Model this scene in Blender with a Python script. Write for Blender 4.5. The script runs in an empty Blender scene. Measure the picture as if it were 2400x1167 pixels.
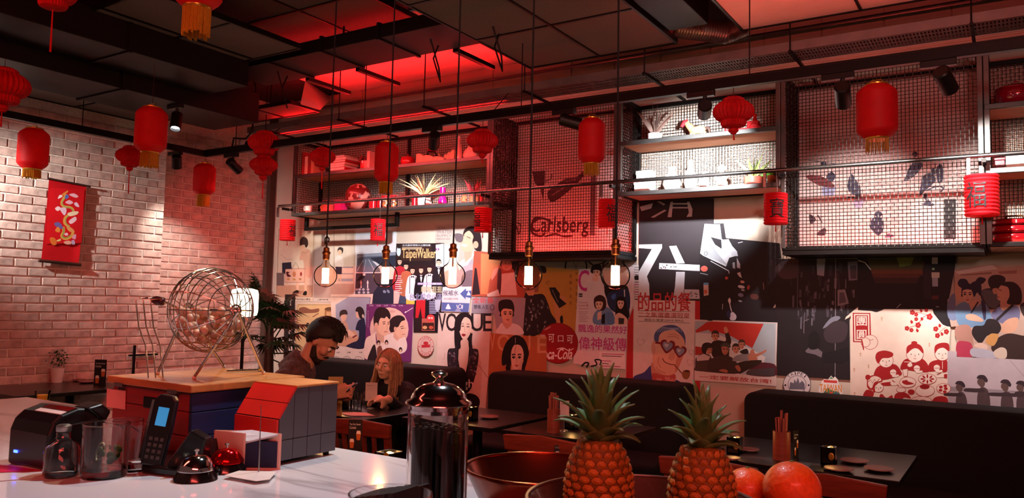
import bpy, bmesh, math, random
from mathutils import Vector, Matrix
random.seed(7)
PI = math.pi
SC = bpy.context.scene
COL = SC.collection
# ------------------------------------------------------------------ camera
FPX = 1830.0
YAW, PITCH, ROLL = (math.radians(a) for a in (32.8, 4.07, 1.29))
CAM = Vector((0, 0, 1.55))
_f = Vector((-math.sin(YAW)*math.cos(PITCH), math.cos(YAW)*math.cos(PITCH), math.sin(PITCH)))
_r = Vector((math.cos(YAW), math.sin(YAW), 0)); _u = _r.cross(_f)
_c, _s = math.cos(ROLL), math.sin(ROLL)
CR, CU, CF = _c*_r+_s*_u, -_s*_r+_c*_u, _f
cd = bpy.data.cameras.new('camera'); cam = bpy.data.objects.new('camera', cd); COL.objects.link(cam)
cd.sensor_width = 36; cd.sensor_fit = 'HORIZONTAL'; cd.lens = FPX/2400*36; cd.clip_start = .05
m3 = Matrix((CR, CU, -CF)).transposed()
cam.matrix_world = Matrix.Translation(CAM) @ m3.to_4x4()
SC.camera = cam
cd.dof.use_dof = True; cd.dof.focus_distance = 6.0; cd.dof.aperture_fstop = 16
# ------------------------------------------------------------------ world, view, large lights
SC.view_settings.view_transform = 'Standard'; SC.view_settings.look = 'None'
SC.view_settings.gamma = 1; SC.view_settings.use_curve_mapping = False; SC.view_settings.exposure = 0.12
w = bpy.data.worlds.new('world'); SC.world = w; w.use_nodes = True
w.node_tree.nodes['Background'].inputs[0].default_value = (1.0, .42, .36, 1)
w.node_tree.nodes['Background'].inputs[1].default_value = 0.085
SC.cycles.max_bounces = 14; SC.cycles.diffuse_bounces = 3; SC.cycles.glossy_bounces = 3
SC.cycles.transparent_max_bounces = 48; SC.cycles.transmission_bounces = 14
SC.cycles.sample_clamp_indirect = 3.0; SC.cycles.caustics_reflective = False; SC.cycles.caustics_refractive = False

def light(name, kind, loc, energy, color, target=None, parent=None, **kw):
    d = bpy.data.lights.new(name, kind); d.energy = energy; d.color = color
    for k, v in kw.items(): setattr(d, k, v)
    o = bpy.data.objects.new(name, d); COL.objects.link(o); o.location = loc
    if target is not None:
        o.rotation_euler = (Vector(target)-Vector(loc)).to_track_quat('-Z', 'Y').to_euler()
    return o
RED = (1.0, .035, .03); COOL = (.93, .96, 1.0); WARM = (1.0, .55, .22)
# bar downlights above the counter, out of the frame
light('bar_downlight', 'SPOT', (-1.35, 2.1, 3.3), 165, (.86, .93, 1.0), (-1.3, 1.3, 1.13), spot_size=math.radians(64), spot_blend=.9, shadow_soft_size=.05)
light('bar_downlight', 'SPOT', (-2.1, 1.9, 3.3), 75, (1.0, .62, .36), (-1.9, 1.5, 1.3), spot_size=math.radians(34), spot_blend=.8, shadow_soft_size=.05)
light('bar_spotlight', 'SPOT', (.9, -.6, 2.7), 210, (1.0, .72, .66), (-1.9, 4.6, 2.75), spot_size=math.radians(66), spot_blend=1, shadow_soft_size=.25)  # fill added behind the camera to lift the lanterns and shelves
# red area fills added behind the camera to tint the whole room
light('red_washer', 'AREA', (1.2, -1.2, 3.3), 75, (1.0, .10, .08), (-2.6, 4.6, 1.3), shape='RECTANGLE', size=2.4, size_y=.5)
light('red_washer', 'AREA', (-3.2, -.6, 3.3), 40, (1.0, .12, .08), (-6.6, 4.0, 1.0), shape='RECTANGLE', size=2.0, size_y=.5)
# ------------------------------------------------------------------ helpers
def ray(u, v): return CF + CR*((u-1200)/FPX) - CU*((v-583.5)/FPX)
def on(u, v, X=None, Y=None, Z=None):
    k = ray(u, v)
    t = (X-CAM.x)/k.x if X is not None else (Y-CAM.y)/k.y if Y is not None else (Z-CAM.z)/k.z
    return CAM + k*t
def lin(c):
    if isinstance(c, str):
        c = c.lstrip('#'); c = [int(c[i:i+2], 16)/255 for i in (0, 2, 4)]
        return tuple(x/12.92 if x <= .04045 else ((x+.055)/1.055)**2.4 for x in c)
    return tuple(c)
MATS = {}
def mat(name, col, rough=.6, metal=0.0, var=.12, scale=9, bump=0, emit=0, trans=0, sub=0, coat=0, ior=1.45, alpha=1, rnd=0, stretch=None, ecol=None, sheen=0):
    if name in MATS: return MATS[name]
    m = bpy.data.materials.new(name); m.use_nodes = True; nt = m.node_tree; N = nt.nodes; L = nt.links
    b = N['Principled BSDF']; c = lin(col)
    b.inputs['Roughness'].default_value = rough; b.inputs['Metallic'].default_value = metal
    b.inputs['IOR'].default_value = ior; b.inputs['Transmission Weight'].default_value = trans
    b.inputs['Coat Weight'].default_value = coat; b.inputs['Alpha'].default_value = alpha
    b.inputs['Sheen Weight'].default_value = sheen
    tc = N.new('ShaderNodeTexCoord'); mp = N.new('ShaderNodeMapping'); L.new(tc.outputs['Object'], mp.inputs[0])
    if stretch: mp.inputs['Scale'].default_value = stretch
    nz = N.new('ShaderNodeTexNoise'); nz.inputs['Scale'].default_value = scale; nz.inputs['Detail'].default_value = 5
    L.new(mp.outputs[0], nz.inputs['Vector'])
    rp = N.new('ShaderNodeValToRGB'); e = rp.color_ramp.elements
    e[0].position = .3; e[1].position = .7
    e[0].color = (*[x*(1-var) for x in c], 1); e[1].color = (*[min(1, x*(1+var)) for x in c], 1)
    L.new(nz.outputs[0], rp.inputs[0]); out = rp.outputs[0]
    if rnd:
        oi = N.new('ShaderNodeObjectInfo'); hv = N.new('ShaderNodeHueSaturation'); mr = N.new('ShaderNodeMapRange')
        mr.inputs[3].default_value = 1-rnd; mr.inputs[4].default_value = 1+rnd
        L.new(oi.outputs['Random'], mr.inputs[0]); L.new(mr.outputs[0], hv.inputs['Value']); L.new(out, hv.inputs['Color']); out = hv.outputs[0]
    L.new(out, b.inputs['Base Color'])
    if bump:
        bp = N.new('ShaderNodeBump'); bp.inputs['Strength'].default_value = bump; bp.inputs['Distance'].default_value = .01
        L.new(nz.outputs[0], bp.inputs['Height']); L.new(bp.outputs[0], b.inputs['Normal'])
    if emit:
        b.inputs['Emission Color'].default_value = (*lin(ecol or col), 1); b.inputs['Emission Strength'].default_value = emit
    if sub:   # thin translucent sheet (paper, silk)
        tr = N.new('ShaderNodeBsdfTranslucent'); mx = N.new('ShaderNodeMixShader'); mx.inputs[0].default_value = sub
        L.new(out, tr.inputs[0]); L.new(b.outputs[0], mx.inputs[1]); L.new(tr.outputs[0], mx.inputs[2])
        L.new(mx.outputs[0], N['Material Output'].inputs[0])
    MATS[name] = m; return m
def print_mat():
    if 'print' in MATS: return MATS['print']
    m = mat('print', (.8, .8, .8), .55, var=.0); nt = m.node_tree; N = nt.nodes; L = nt.links; b = N['Principled BSDF']
    at = N.new('ShaderNodeAttribute'); at.attribute_name = 'ink'
    nz = N.new('ShaderNodeTexNoise'); nz.inputs['Scale'].default_value = 14; nz.inputs['Detail'].default_value = 6
    mr = N.new('ShaderNodeMapRange'); mr.inputs[3].default_value = .86; mr.inputs[4].default_value = 1.1
    tc = N.new('ShaderNodeTexCoord'); L.new(tc.outputs['Object'], nz.inputs['Vector']); L.new(nz.outputs[0], mr.inputs[0])
    mx = N.new('ShaderNodeMix'); mx.data_type = 'RGBA'; mx.blend_type = 'MULTIPLY'; mx.inputs[0].default_value = 1
    L.new(at.outputs['Color'], mx.inputs[6]); L.new(mr.outputs[0], mx.inputs[7]); L.new(mx.outputs[2], b.inputs['Base Color'])
    b.inputs['Specular IOR Level'].default_value = .3
    return m
OFF = {}
def tag(o, label=None, cat=None, group=None, kind=None):
    if label: o['label'] = label
    if cat: o['category'] = cat
    if group: o['group'] = group
    if kind: o['kind'] = kind
    return o
def thing(name, label, cat, loc=(0, 0, 0), rz=0, group=None):
    o = bpy.data.objects.new(name, None); COL.objects.link(o); o.location = loc; o.rotation_euler[2] = rz
    o.empty_display_size = .05; OFF[o.name] = Vector(loc)
    return tag(o, label, cat, group)
def dup(root, loc=None, rz=None, label=None, group=None, scale=None):
    def cp(o, par):
        c = o.copy(); COL.objects.link(c)
        if par: c.parent = par
        for ch in o.children: cp(ch, c)
        return c
    r = cp(root, None)
    if loc is not None: r.location = loc
    if rz is not None: r.rotation_euler[2] = rz
    if scale is not None: r.scale = (scale,)*3 if not hasattr(scale, '__len__') else scale
    if label: r['label'] = label
    if group: r['group'] = group
    return r
def frame_of(d):
    d = Vector(d).normalized(); a = Vector((0, 0, 1)) if abs(d.z) < .9 else Vector((1, 0, 0))
    x = d.cross(a).normalized(); return x, d.cross(x).normalized(), d
class MB:
    def __init__(s): s.v = []; s.f = []; s.ink = []
    def add(s, vs, fs, ink=None):
        n = len(s.v); s.v += [Vector(p) for p in vs]; s.f += [tuple(i+n for i in f) for f in fs]
        s.ink += [ink]*len(fs); return s
    def box(s, x0, x1, y0, y1, z0, z1):
        return s.add([(x, y, z) for z in (z0, z1) for y in (y0, y1) for x in (x0, x1)],
                     [(0, 2, 3, 1), (4, 5, 7, 6), (0, 1, 5, 4), (2, 6, 7, 3), (0, 4, 6, 2), (1, 3, 7, 5)])
    def obox(s, c, size, M=None):
        M = M or Matrix.Identity(3); c = Vector(c); h = [x/2 for x in size]
        vs = [c + M @ Vector((sx*h[0], sy*h[1], sz*h[2])) for sz in (-1, 1) for sy in (-1, 1) for sx in (-1, 1)]
        return s.add(vs, [(0, 2, 3, 1), (4, 5, 7, 6), (0, 1, 5, 4), (2, 6, 7, 3), (0, 4, 6, 2), (1, 3, 7, 5)])
    def bar(s, p0, p1, w, h=None):
        h = h or w; p0, p1 = Vector(p0), Vector(p1); x, y, d = frame_of(p1-p0)
        M = Matrix((x, y, d)).transposed(); return s.obox((p0+p1)/2, (w, h, (p1-p0).length), M)
    def cyl(s, p0, p1, r0, r1=None, n=16, cap=True):
        r1 = r0 if r1 is None else r1; p0, p1 = Vector(p0), Vector(p1); x, y, d = frame_of(p1-p0); vs = []; fs = []
        for p, r in ((p0, r0), (p1, r1)):
            for i in range(n):
                a = 2*PI*i/n; vs.append(p + x*(r*math.cos(a)) + y*(r*math.sin(a)))
        for i in range(n): j = (i+1) % n; fs.append((i, i+n, j+n, j))
        if cap: fs += [tuple(range(n)), tuple(range(2*n-1, n-1, -1))]
        return s.add(vs, fs)
    def tube(s, pts, r, n=8, closed=False, cap=True):
        pts = [Vector(p) for p in pts]; m = len(pts); vs = []; fs = []
        rr = r if hasattr(r, '__len__') else [r]*m; up = None
        for i in range(m):
            a = pts[(i-1) % m] if (closed or i) else pts[0]; b = pts[(i+1) % m] if (closed or i < m-1) else pts[-1]
            d = (b-a).normalized()
            if up is None: x, y, _ = frame_of(d)
            else:
                x = (up - d*up.dot(d)); x = x.normalized() if x.length > 1e-6 else frame_of(d)[0]; y = d.cross(x)
            up = x
            for k in range(n): t = 2*PI*k/n; vs.append(pts[i] + x*(rr[i]*math.cos(t)) + y*(rr[i]*math.sin(t)))
        for i in range(m if closed else m-1):
            j = (i+1) % m
            for k in range(n): l = (k+1) % n; fs.append((i*n+k, i*n+l, j*n+l, j*n+k))
        if cap and not closed: fs += [tuple(range(n-1, -1, -1)), tuple(range((m-1)*n, m*n))]
        return s.add(vs, fs)
    def lathe(s, prof, n=24, c=(0, 0, 0), axis=(0, 0, 1), wave=None):
        c = Vector(c)
        if tuple(axis) == (0, 0, 1): x, y, d = Vector((1, 0, 0)), Vector((0, 1, 0)), Vector((0, 0, 1))
        else: x, y, d = frame_of(axis); y = d.cross(x)
        vs = []; fs = []; m = len(prof)
        for r, z in prof:
            for i in range(n):
                a = 2*PI*i/n; q = r*(wave(a, z) if wave else 1); vs.append(c + x*(q*math.cos(a)) + y*(q*math.sin(a)) + d*z)
        for k in range(m-1):
            for i in range(n): j = (i+1) % n; fs.append((k*n+i, k*n+j, (k+1)*n+j, (k+1)*n+i))
        if prof[0][0] > 1e-5: fs.append(tuple(range(n-1, -1, -1)))
        if prof[-1][0] > 1e-5: fs.append(tuple(range((m-1)*n, m*n)))
        return s.add(vs, fs)
    def sph(s, c, r, sc=(1, 1, 1), nu=20, nv=12, M=None):
        c = Vector(c); vs = []; fs = []
        for k in range(nv+1):
            t = PI*k/nv
            for i in range(nu):
                a = 2*PI*i/nu; p = Vector((math.sin(t)*math.cos(a)*sc[0], math.sin(t)*math.sin(a)*sc[1], math.cos(t)*sc[2]))*r
                vs.append(c + (M @ p if M else p))
        for k in range(nv):
            for i in range(nu):
                j = (i+1) % nu; fs.append((k*nu+i, (k+1)*nu+i, (k+1)*nu+j, k*nu+j))
        return s.add(vs, fs)
    def prism(s, pts, d):
        """closed outline of 3D points extruded by vector d"""
        n = len(pts); d = Vector(d); vs = [Vector(p) for p in pts] + [Vector(p)+d for p in pts]
        fs = [tuple(range(n-1, -1, -1)), tuple(range(n, 2*n))] + [(i, (i+1) % n, (i+1) % n+n, i+n) for i in range(n)]
        return s.add(vs, fs)
    def xf(s, M, start=0):
        for i in range(start, len(s.v)): s.v[i] = M @ s.v[i]
        return s
    def mesh(s, name, off=Vector()):
        me = bpy.data.meshes.new(name); me.from_pydata([p-off for p in s.v], [], s.f)
        if any(i is not None for i in s.ink):
            a = me.color_attributes.new('ink', 'FLOAT_COLOR', 'CORNER'); k = 0; buf = []
            for p, c in zip(me.polygons, s.ink): buf += list((*lin(c), 1))*p.loop_total if c is not None else [.8, .8, .8, 1]*p.loop_total
            a.data.foreach_set('color', buf)
        me.update(); return me
    def build(s, name, m, parent=None, smooth=0, bevel=0, local=False, seg=2, sub=0):
        off = Vector()
        if parent is not None and not local: off = OFF.get(parent.name, Vector())
        me = s.mesh(name, off); me.validate()
        if smooth:
            bm = bmesh.new(); bm.from_mesh(me); bmesh.ops.remove_doubles(bm, verts=bm.verts, dist=1e-6)
            bmesh.ops.recalc_face_normals(bm, faces=bm.faces); bm.to_mesh(me); bm.free()
            me.polygons.foreach_set('use_smooth', [True]*len(me.polygons)); me.set_sharp_from_angle(angle=math.radians(smooth if smooth > 1 else 40))
        o = bpy.data.objects.new(name, me); COL.objects.link(o)
        if m: me.materials.append(m)
        if parent is not None: o.parent = parent
        OFF[o.name] = off
        if bevel:
            bv = o.modifiers.new('bevel', 'BEVEL'); bv.width = bevel; bv.segments = seg; bv.limit_method = 'ANGLE'
        if sub:
            sd = o.modifiers.new('sub', 'SUBSURF'); sd.levels = sub; sd.render_levels = sub
        return o
def B(): return MB()
def part(name, m, parent, mb, **k): return mb.build(name, m, parent, **k)
def solo(name, m, mb, label, cat, group=None, **k): return tag(mb.build(name, m, **k), label, cat, group)
def struct(name, m, mb, parent=None, **k):
    o = mb.build(name, m, parent, **k)
    if parent is None: o['kind'] = 'structure'
    return o
def arc(c, r, a0, a1, n, ax=(1, 0, 0), ay=(0, 0, 1)):
    c, ax, ay = Vector(c), Vector(ax), Vector(ay)
    return [c + ax*(r*math.cos(a0+(a1-a0)*i/n)) + ay*(r*math.sin(a0+(a1-a0)*i/n)) for i in range(n+1)]
_txt = {}
def text_mesh(s):
    """glyph outlines of a string: verts normalised to 0..1 in both directions, and faces"""
    if s in _txt: return _txt[s]
    c = bpy.data.curves.new('txt', 'FONT'); c.body = s; c.resolution_u = 3
    o = bpy.data.objects.new('txt', c); COL.objects.link(o)
    dg = bpy.context.evaluated_depsgraph_get(); dg.update(); me = o.evaluated_get(dg).to_mesh()
    vs = [v.co.copy() for v in me.vertices]; fs = [tuple(p.vertices) for p in me.polygons]
    o.evaluated_get(dg).to_mesh_clear(); bpy.data.objects.remove(o); bpy.data.curves.remove(c)
    x0 = min(v.x for v in vs); x1 = max(v.x for v in vs); y0 = min(v.y for v in vs); y1 = max(v.y for v in vs)
    r = ([((v.x-x0)/(x1-x0+1e-9), (v.y-y0)/(y1-y0+1e-9)) for v in vs], fs); _txt[s] = r; return r
# ------------------------------------------------------------------ shared materials
BLACK = mat('black metal', '#15110f', .45, .6, var=.2)
STEEL = mat('brushed steel', '#8d8a86', .32, .9, var=.15, stretch=(1, 1, 12))
GREYST = mat('grey steel', '#5b5a58', .4, .8, var=.15)
PLASTER = mat('plaster', '#c9b7a6', .85, var=.08, scale=3, bump=.15)
MORTAR = mat('mortar', '#e2d8cc', .95, var=.12, scale=40, bump=.6)
BRICK = mat('brick', '#c4aa9e', .9, var=.22, scale=14, bump=.7, rnd=.16)
DARKCEIL = mat('dark ceiling paint', '#1b1512', .9, var=.2)
TILE = mat('ceiling tile', '#6b6058', .95, var=.1, scale=60, bump=.2)
WHITEP = mat('white paint', '#d9d2cc', .8, var=.04)
FLOORM = mat('floor boards', '#2a1c15', .5, var=.3, scale=6, stretch=(1, 9, 1))
LEDRED = mat('red led', '#ff2a22', .5, emit=120, ecol=(1, .06, .05))
# ------------------------------------------------------------------ floor, ceiling, walls
f = struct('floor', FLOORM, B().box(-7.6, 3.2, -2.0, 6.1, -.06, -.004))
for i in range(26):
    y = .9+i*.2
    part('plank', FLOORM, f, B().box(-7.1, 3.1, y+.003, y+.197, -.004, 0))
struct('ceiling', DARKCEIL, B().box(-7.6, 3.2, -2.0, 6.3, 3.8, 3.9))
struct('wall_right', PLASTER, B().box(-7.3, 3.2, 6.0, 6.12, 0, 3.8))
def brick_wall(name, x, y0, y1, z0, z1, zf, depth=.13):
    """brick wall facing +X with its face at x"""
    o = struct(name, MORTAR, B().box(x-depth, x-.006, y0, y1, 0, 3.8))
    bw, bh, g = .215, .065, .010
    h = B().add([(0, 0, 0), (0, bw, 0), (0, bw, bh), (0, 0, bh), (.010, .005, .005), (.010, bw-.005, .005), (.010, bw-.005, bh-.005), (.010, .005, bh-.005)],
                [(4, 5, 6, 7), (0, 1, 5, 4), (1, 2, 6, 5), (2, 3, 7, 6), (3, 0, 4, 7)])
    full = h.mesh('brick'); full.materials.append(BRICK)
    cache = {}
    r = 0; z = z0
    while z < z1:
        y = y0 - (.1125 if r % 2 else 0)
        while y < y1-.02:
            a, b_ = max(y, y0+.002), min(y+bw, y1-.002)
            if b_-a > .03 and (zf is None or zf(b_, z)):
                wd = round(b_-a, 3)
                if wd > bw-.003: me = full
                else:
                    if wd not in cache:
                        q = B().add([(p.x, p.y*wd/bw, p.z) for p in h.v], h.f); cache[wd] = q.mesh('brick'); cache[wd].materials.append(BRICK)
                    me = cache[wd]
                k = bpy.data.objects.new('brick', me); COL.objects.link(k); k.parent = o
                k.location = (x-.006+random.uniform(-.002, .003), a+random.uniform(-.002, .002), z+random.uniform(-.0015, .0015))
            y += bw+g
        z += bh+g; r += 1
    return o
brick_wall('wall_left', -6.95, 1.4, 4.515, .725, 3.1, lambda y, z: y > 2.95)
brick_wall('wall_corner', -7.16, 4.515, 6.0, .85, 3.2, None)
struct('trim_1', PLASTER, B().box(-7.16, -6.957, 4.513, 4.516, 0, 3.8))
struct('trim_2', mat('dark corner trim', '#4a3228', .8), B().box(-7.15, -7.09, 5.9, 5.985, 0, 3.8), bevel=.008)
# horizontal boarding of the high wall strip above the shelves
tr = struct('trim_3', PLASTER, B().box(-7.05, 3.1, 5.985, 5.998, 3.40, 3.795))
for i in range(24):
    part('panel', PLASTER, tr, B().box(-7.04+i*.42, -6.63+i*.42, 5.972, 5.985, 3.41, 3.785), bevel=.003)
# ------------------------------------------------------------------ ceiling rafts, ducts and trays
def raft(label, x0, x1, y0, y1, z, nx, ny, m=TILE):
    t = thing('ceiling_raft', label, 'ceiling panel', ((x0+x1)/2, (y0+y1)/2, z))
    fr = B(); wb = .016
    for i in range(nx+1): x = x0+(x1-x0)*i/nx; fr.box(x-wb/2, x+wb/2, y0, y1, z-.008, z+.03)
    for j in range(ny+1): y = y0+(y1-y0)*j/ny; fr.box(x0, x1, y-wb/2, y+wb/2, z-.0075, z+.03)
    part('grid_frame', BLACK, t, fr)
    for i in range(nx):
        for j in range(ny):
            part('tile', m, t, B().box(x0+(x1-x0)*i/nx+.009, x0+(x1-x0)*(i+1)/nx-.009, y0+(y1-y0)*j/ny+.009, y0+(y1-y0)*(j+1)/ny-.009, z, z+.018))
    part('hanger', BLACK, t, B().bar(((x0+x1)/2, (y0+y1)/2, z+.02), ((x0+x1)/2, (y0+y1)/2, 3.8), .012))
    return t
raft('grey ceiling raft above the black duct, nearest the brick wall', -6.62, -6.03, 1.9, 3.76, 3.4, 1, 3)
raft('small grey ceiling tile raft next to the corner of the two ducts', -6.52, -6.02, 3.8, 4.32, 3.4, 1, 1)
raft('narrow grey ceiling raft between the dark ducts at upper left', -5.86, -5.64, 2.2, 3.48, 3.4, 1, 2)
raft('brown ceiling raft low against the brick wall', -6.93, -6.5, 2.9, 4.3, 3.2, 1, 2)
raft('dark red ceiling raft in front of the glowing red recess', -5.05, -3.75, 3.2, 4.5, 3.68, 2, 2)
raft('dim ceiling raft left of the glowing red recess', -5.5, -4.44, 2.7, 3.92, 3.42, 2, 2)
raft('large plain ceiling raft in the top middle, beside the red recess', -3.15, -1.95, 2.9, 5.09, 3.4, 2, 3)
raft('ceiling raft above the end of the left shelf unit', -6.7, -5.72, 4.95, 5.32, 3.4, 2, 1)
raft('salmon lit ceiling raft at the top right', -1.5, .7, 3.4, 5.12, 3.42, 3, 2, WHITEP)
def duct(label, x0, x1, y0, y1, z0, z1, along, m=None, n=3):
    t = thing('air_duct', label, 'duct', ((x0+x1)/2, (y0+y1)/2, z0)); m = m or mat('black duct', '#0d0908', .55, .3, var=.3)
    part('duct_body', m, t, B().box(x0, x1, y0, y1, z0, z1), bevel=.004)
    for i in range(1, n+1):
        q = i/(n+1)
        if along == 'x': x = x0+(x1-x0)*q; part('flange', m, t, B().box(x-.012, x+.012, y0-.012, y1+.012, z0-.012, z1+.012))
        else: y = y0+(y1-y0)*q; part('flange', m, t, B().box(x0-.012, x1+.012, y-.012, y+.012, z0-.012, z1+.012))
    part('hanger', BLACK, t, B().bar(((x0+x1)/2, (y0+y1)/2, z1), ((x0+x1)/2, (y0+y1)/2, 3.8), .012))
    return t
duct('wide black duct running along the brick wall at upper left', -6.22, -5.6, -.5, 4.5, 3.1, 3.36, 'y')
d1 = duct('black duct crossing in front of the red ceiling recess', -5.5, -3.2, 4.04, 4.49, 3.42, 3.52, 'x')
part('led_strip', mat('ceiling red led', '#ff2a22', .5, emit=13, ecol=(1, .02, .022)), d1, B().box(-5.4, -3.3, 4.30, 4.33, 3.521, 3.523))
duct('black duct at the top edge above the middle rafts', -5.0, -2.1, 2.1, 2.55, 3.47, 3.7, 'x')
duct('black duct running back between the ceiling rafts', -5.56, -5.06, 1.0, 3.95, 3.22, 3.44, 'y', n=2)
duct('dark duct beside the large ceiling raft at the top right', -1.93, -1.66, 2.0, 4.9, 3.42, 3.72, 'y', n=2)
# red recess: a white ceiling field, the left return slanted
wf = thing('ceiling_recess', 'red glowing ceiling recess above the left shelf unit', 'ceiling recess', (-4.3, 5, 3.8))
part('recess_panel', WHITEP, wf, B().box(on(717, 191, Z=3.785).x, -3.3, 4.5, 5.97, 3.785, 3.798))
part('slanted_end', WHITEP, wf, B().prism([on(717, 191, Z=3.784), on(778, 230, Z=3.784), on(750, 258, Z=3.4), on(706, 245, Z=3.4)], (-.01, 0, .01)))
for x in (-4.42, -3.44, -5.0): part('cross_bar', BLACK, wf, B().box(x-.02, x+.02, 4.5, 5.0, 3.40, 3.43))
# perforated cable tray
ct = thing('cable_tray', 'long perforated cable tray under the ceiling above the shelves', 'cable tray', (-2.7, 5.29, 3.25))
TRAY = mat('galvanised tray', '#6f6a68', .5, .5, var=.15)
tb = B()
x = -6.6
for k in range(4): tb.box(-6.6, 1.2, 5.182+k*.066, 5.206+k*.066, 3.248, 3.251)
part('tray_rails', TRAY, ct, tb)
tb = B()
for i in range(390):
    xx = -6.6+i*.02; tb.box(xx, xx+.010, 5.17, 5.42, 3.247, 3.25)
tag(part('tray_bed', TRAY, ct, tb), kind='stuff')
part('uplight_strip', mat('tray red led', '#ff2a22', .5, emit=120, ecol=(1, .012, .014)), ct, B().box(-6.3, -3.6, 5.385, 5.415, 3.281, 3.283)); part('tray_side', TRAY, ct, B().box(-6.6, 1.2, 5.168, 5.17, 3.245, 3.305))
part('tray_side', TRAY, ct, B().box(-6.6, 1.2, 5.42, 5.422, 3.245, 3.305))
for i in range(8):
    xx = -6.3+i*1.02
    part('tray_bracket', BLACK, ct, B().bar((xx, 5.14, 3.235), (xx, 5.985, 3.235), .018))
    part('threaded_rod', BLACK, ct, B().cyl((xx, 5.155, 3.22), (xx, 5.155, 3.8), .005, n=6))
for k, (y, z) in enumerate(((5.23, 3.265), (5.29, 3.263), (5.36, 3.266))):
    pts = [(-6.5+i*.3, y+random.uniform(-.012, .012), z+random.uniform(0, .006)) for i in range(26)]
    solo('cable', mat('cable sheath', '#3c1512', .5), B().tube(pts, .009, 6), ['nearest', 'middle', 'farthest'][k]+' of the three cables lying in the perforated tray', 'cable')
solo('conduit_pipe', GREYST, B().cyl((-6.3, 5.9, 3.64), (2.4, 5.9, 3.64), .016, n=10), 'thin steel conduit highest on the wall above the shelves', 'pipe')
solo('conduit_pipe', GREYST, B().cyl((-6.5, 5.7, 3.47), (2.2, 5.7, 3.47), .013, n=10), 'thin steel conduit between the cable tray and the wall', 'pipe')
for k, x in enumerate((-5.02, -3.43, -2.9)):
    solo('hanging_wire', BLACK, B().tube([(x, 4.2, 3.405), (x+.05, 4.24, 3.2), (x+.02, 4.3, 3.12), (x-.05, 4.3, 3.3), (x-.04, 4.34, 3.405)], .006, 6),
         'loose black cable loop hanging '+['left of', 'below', 'right of'][k]+' the red ceiling recess', 'cable')
# flexible silver duct at the top right
fd = [on(1575, 62, Z=3.5), on(1640, 70, Z=3.5), on(1700, 78, Z=3.5), on(1745, 60, Z=3.55)]
prof = []
fb = B(); pts = []
for i in range(60):
    q = i/59*3; k = min(2, int(q)); t = q-k; p = fd[k].lerp(fd[k+1], t); pts.append(p)
fb.tube(pts, [.07+.008*(i % 2) for i in range(60)], 14)
solo('flexible_duct', mat('foil duct', '#9a8c86', .3, .8), fb, 'silver corrugated flexible duct at the top right of the ceiling', 'duct', smooth=60)
# ------------------------------------------------------------------ shelf frame with wire mesh cages
PX = [-6.33, -3.83, -2.615, -1.36, -.14, 1.1]
YF, YB = 5.57, 5.94
ZT, Z1, Z2, ZC = 3.20, 2.83, 2.43, 1.98
WIRE = mat('wire mesh', '#2e2926', .45, .7)
def grid(mb, a, b, c, d, pitch=.0235, r=.0028, crimp=.0022):
    """woven wire grid over the parallelogram a (origin), a->b and a->d"""
    a, b, d = Vector(a), Vector(b), Vector(d); e1 = b-a; e2 = d-a; n1 = max(1, round(e1.length/pitch)); n2 = max(1, round(e2.length/pitch))
    nn = e1.cross(e2).normalized()
    def wire(p, q, ph):
        L = q-p; x, y, dd = frame_of(L); n = max(2, int(L.length/pitch)); vs = []; fs = []
        for i in range(n+1):
            c0 = p+L*(i/n) + nn*(crimp*(1 if (i+ph) % 2 else -1))
            for k in range(3): t = 2*PI*k/3; vs.append(c0+x*(r*math.cos(t))+y*(r*math.sin(t)))
        for i in range(n):
            for k in range(3): l = (k+1) % 3; fs.append((i*3+k, i*3+l, i*3+3+l, i*3+3+k))
        mb.add(vs, fs)
    for i in range(1, n1): wire(a+e1*(i/n1), a+e1*(i/n1)+e2, i % 2)
    for j in range(1, n2): wire(a+e2*(j/n2), a+e2*(j/n2)+e1, (j+1) % 2)
    return mb
WOODSH = mat('pale shelf board', '#c48b6a', .6, var=.2, scale=5, stretch=(1, 14, 14))
def frame_edges(t, x0, x1, z0, z1, post=True):
    for y in (YF, YB):
        for x in (x0, x1):
            part('post', BLACK if y == YB else GREYST, t, B().box(x-.016, x+.016, y-.016, y+.016, z0, z1), bevel=.003)
        for z in (z0, z1): part('rail', BLACK, t, B().box(x0, x1, y-.015, y+.015, z-.015, z+.015), bevel=.003)
    for x in (x0, x1):
        for z in (z0, z1): part('end_rail', BLACK, t, B().box(x-.0145, x+.0145, YF, YB, z-.0145, z+.0145), bevel=.003)
def shelf_unit(label, x0, x1, z0=Z2):
    t = thing('shelf_unit', label, 'shelf', ((x0+x1)/2, YF, z0))
    g = .018
    frame_edges(t, x0+g, x1-g, z0, ZT)
    for z in (Z1, Z2):
        part('shelf_board', WOODSH, t, B().box(x0+g, x1-g, YF+.012, YB-.005, z-.004, z+.018))
        part('shelf_edge', GREYST, t, B().box(x0+.005, x1-.005, YF-.018, YF+.0115, z-.014, z+.018), bevel=.002)
    tag(part('back_mesh', WIRE, t, grid(B(), (x0+.03, YB+.012, z0), (x1-.03, YB+.012, z0), None, (x0+.03, YB+.012, ZT))), kind='stuff')
    for x in (x0+g, x1-g): tag(part('end_mesh', WIRE, t, grid(B(), (x, YF+.01, z0), (x, YB-.01, z0), None, (x, YF+.01, ZT))), kind='stuff')
    n = 1 if x1-x0 < 1.6 else 2
    for i in range(1, n): xm = x0+(x1-x0)*i/n; part('mid_post', BLACK, t, B().box(xm-.014, xm+.014, YB-.014, YB+.01, z0, ZT))
    return t
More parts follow.
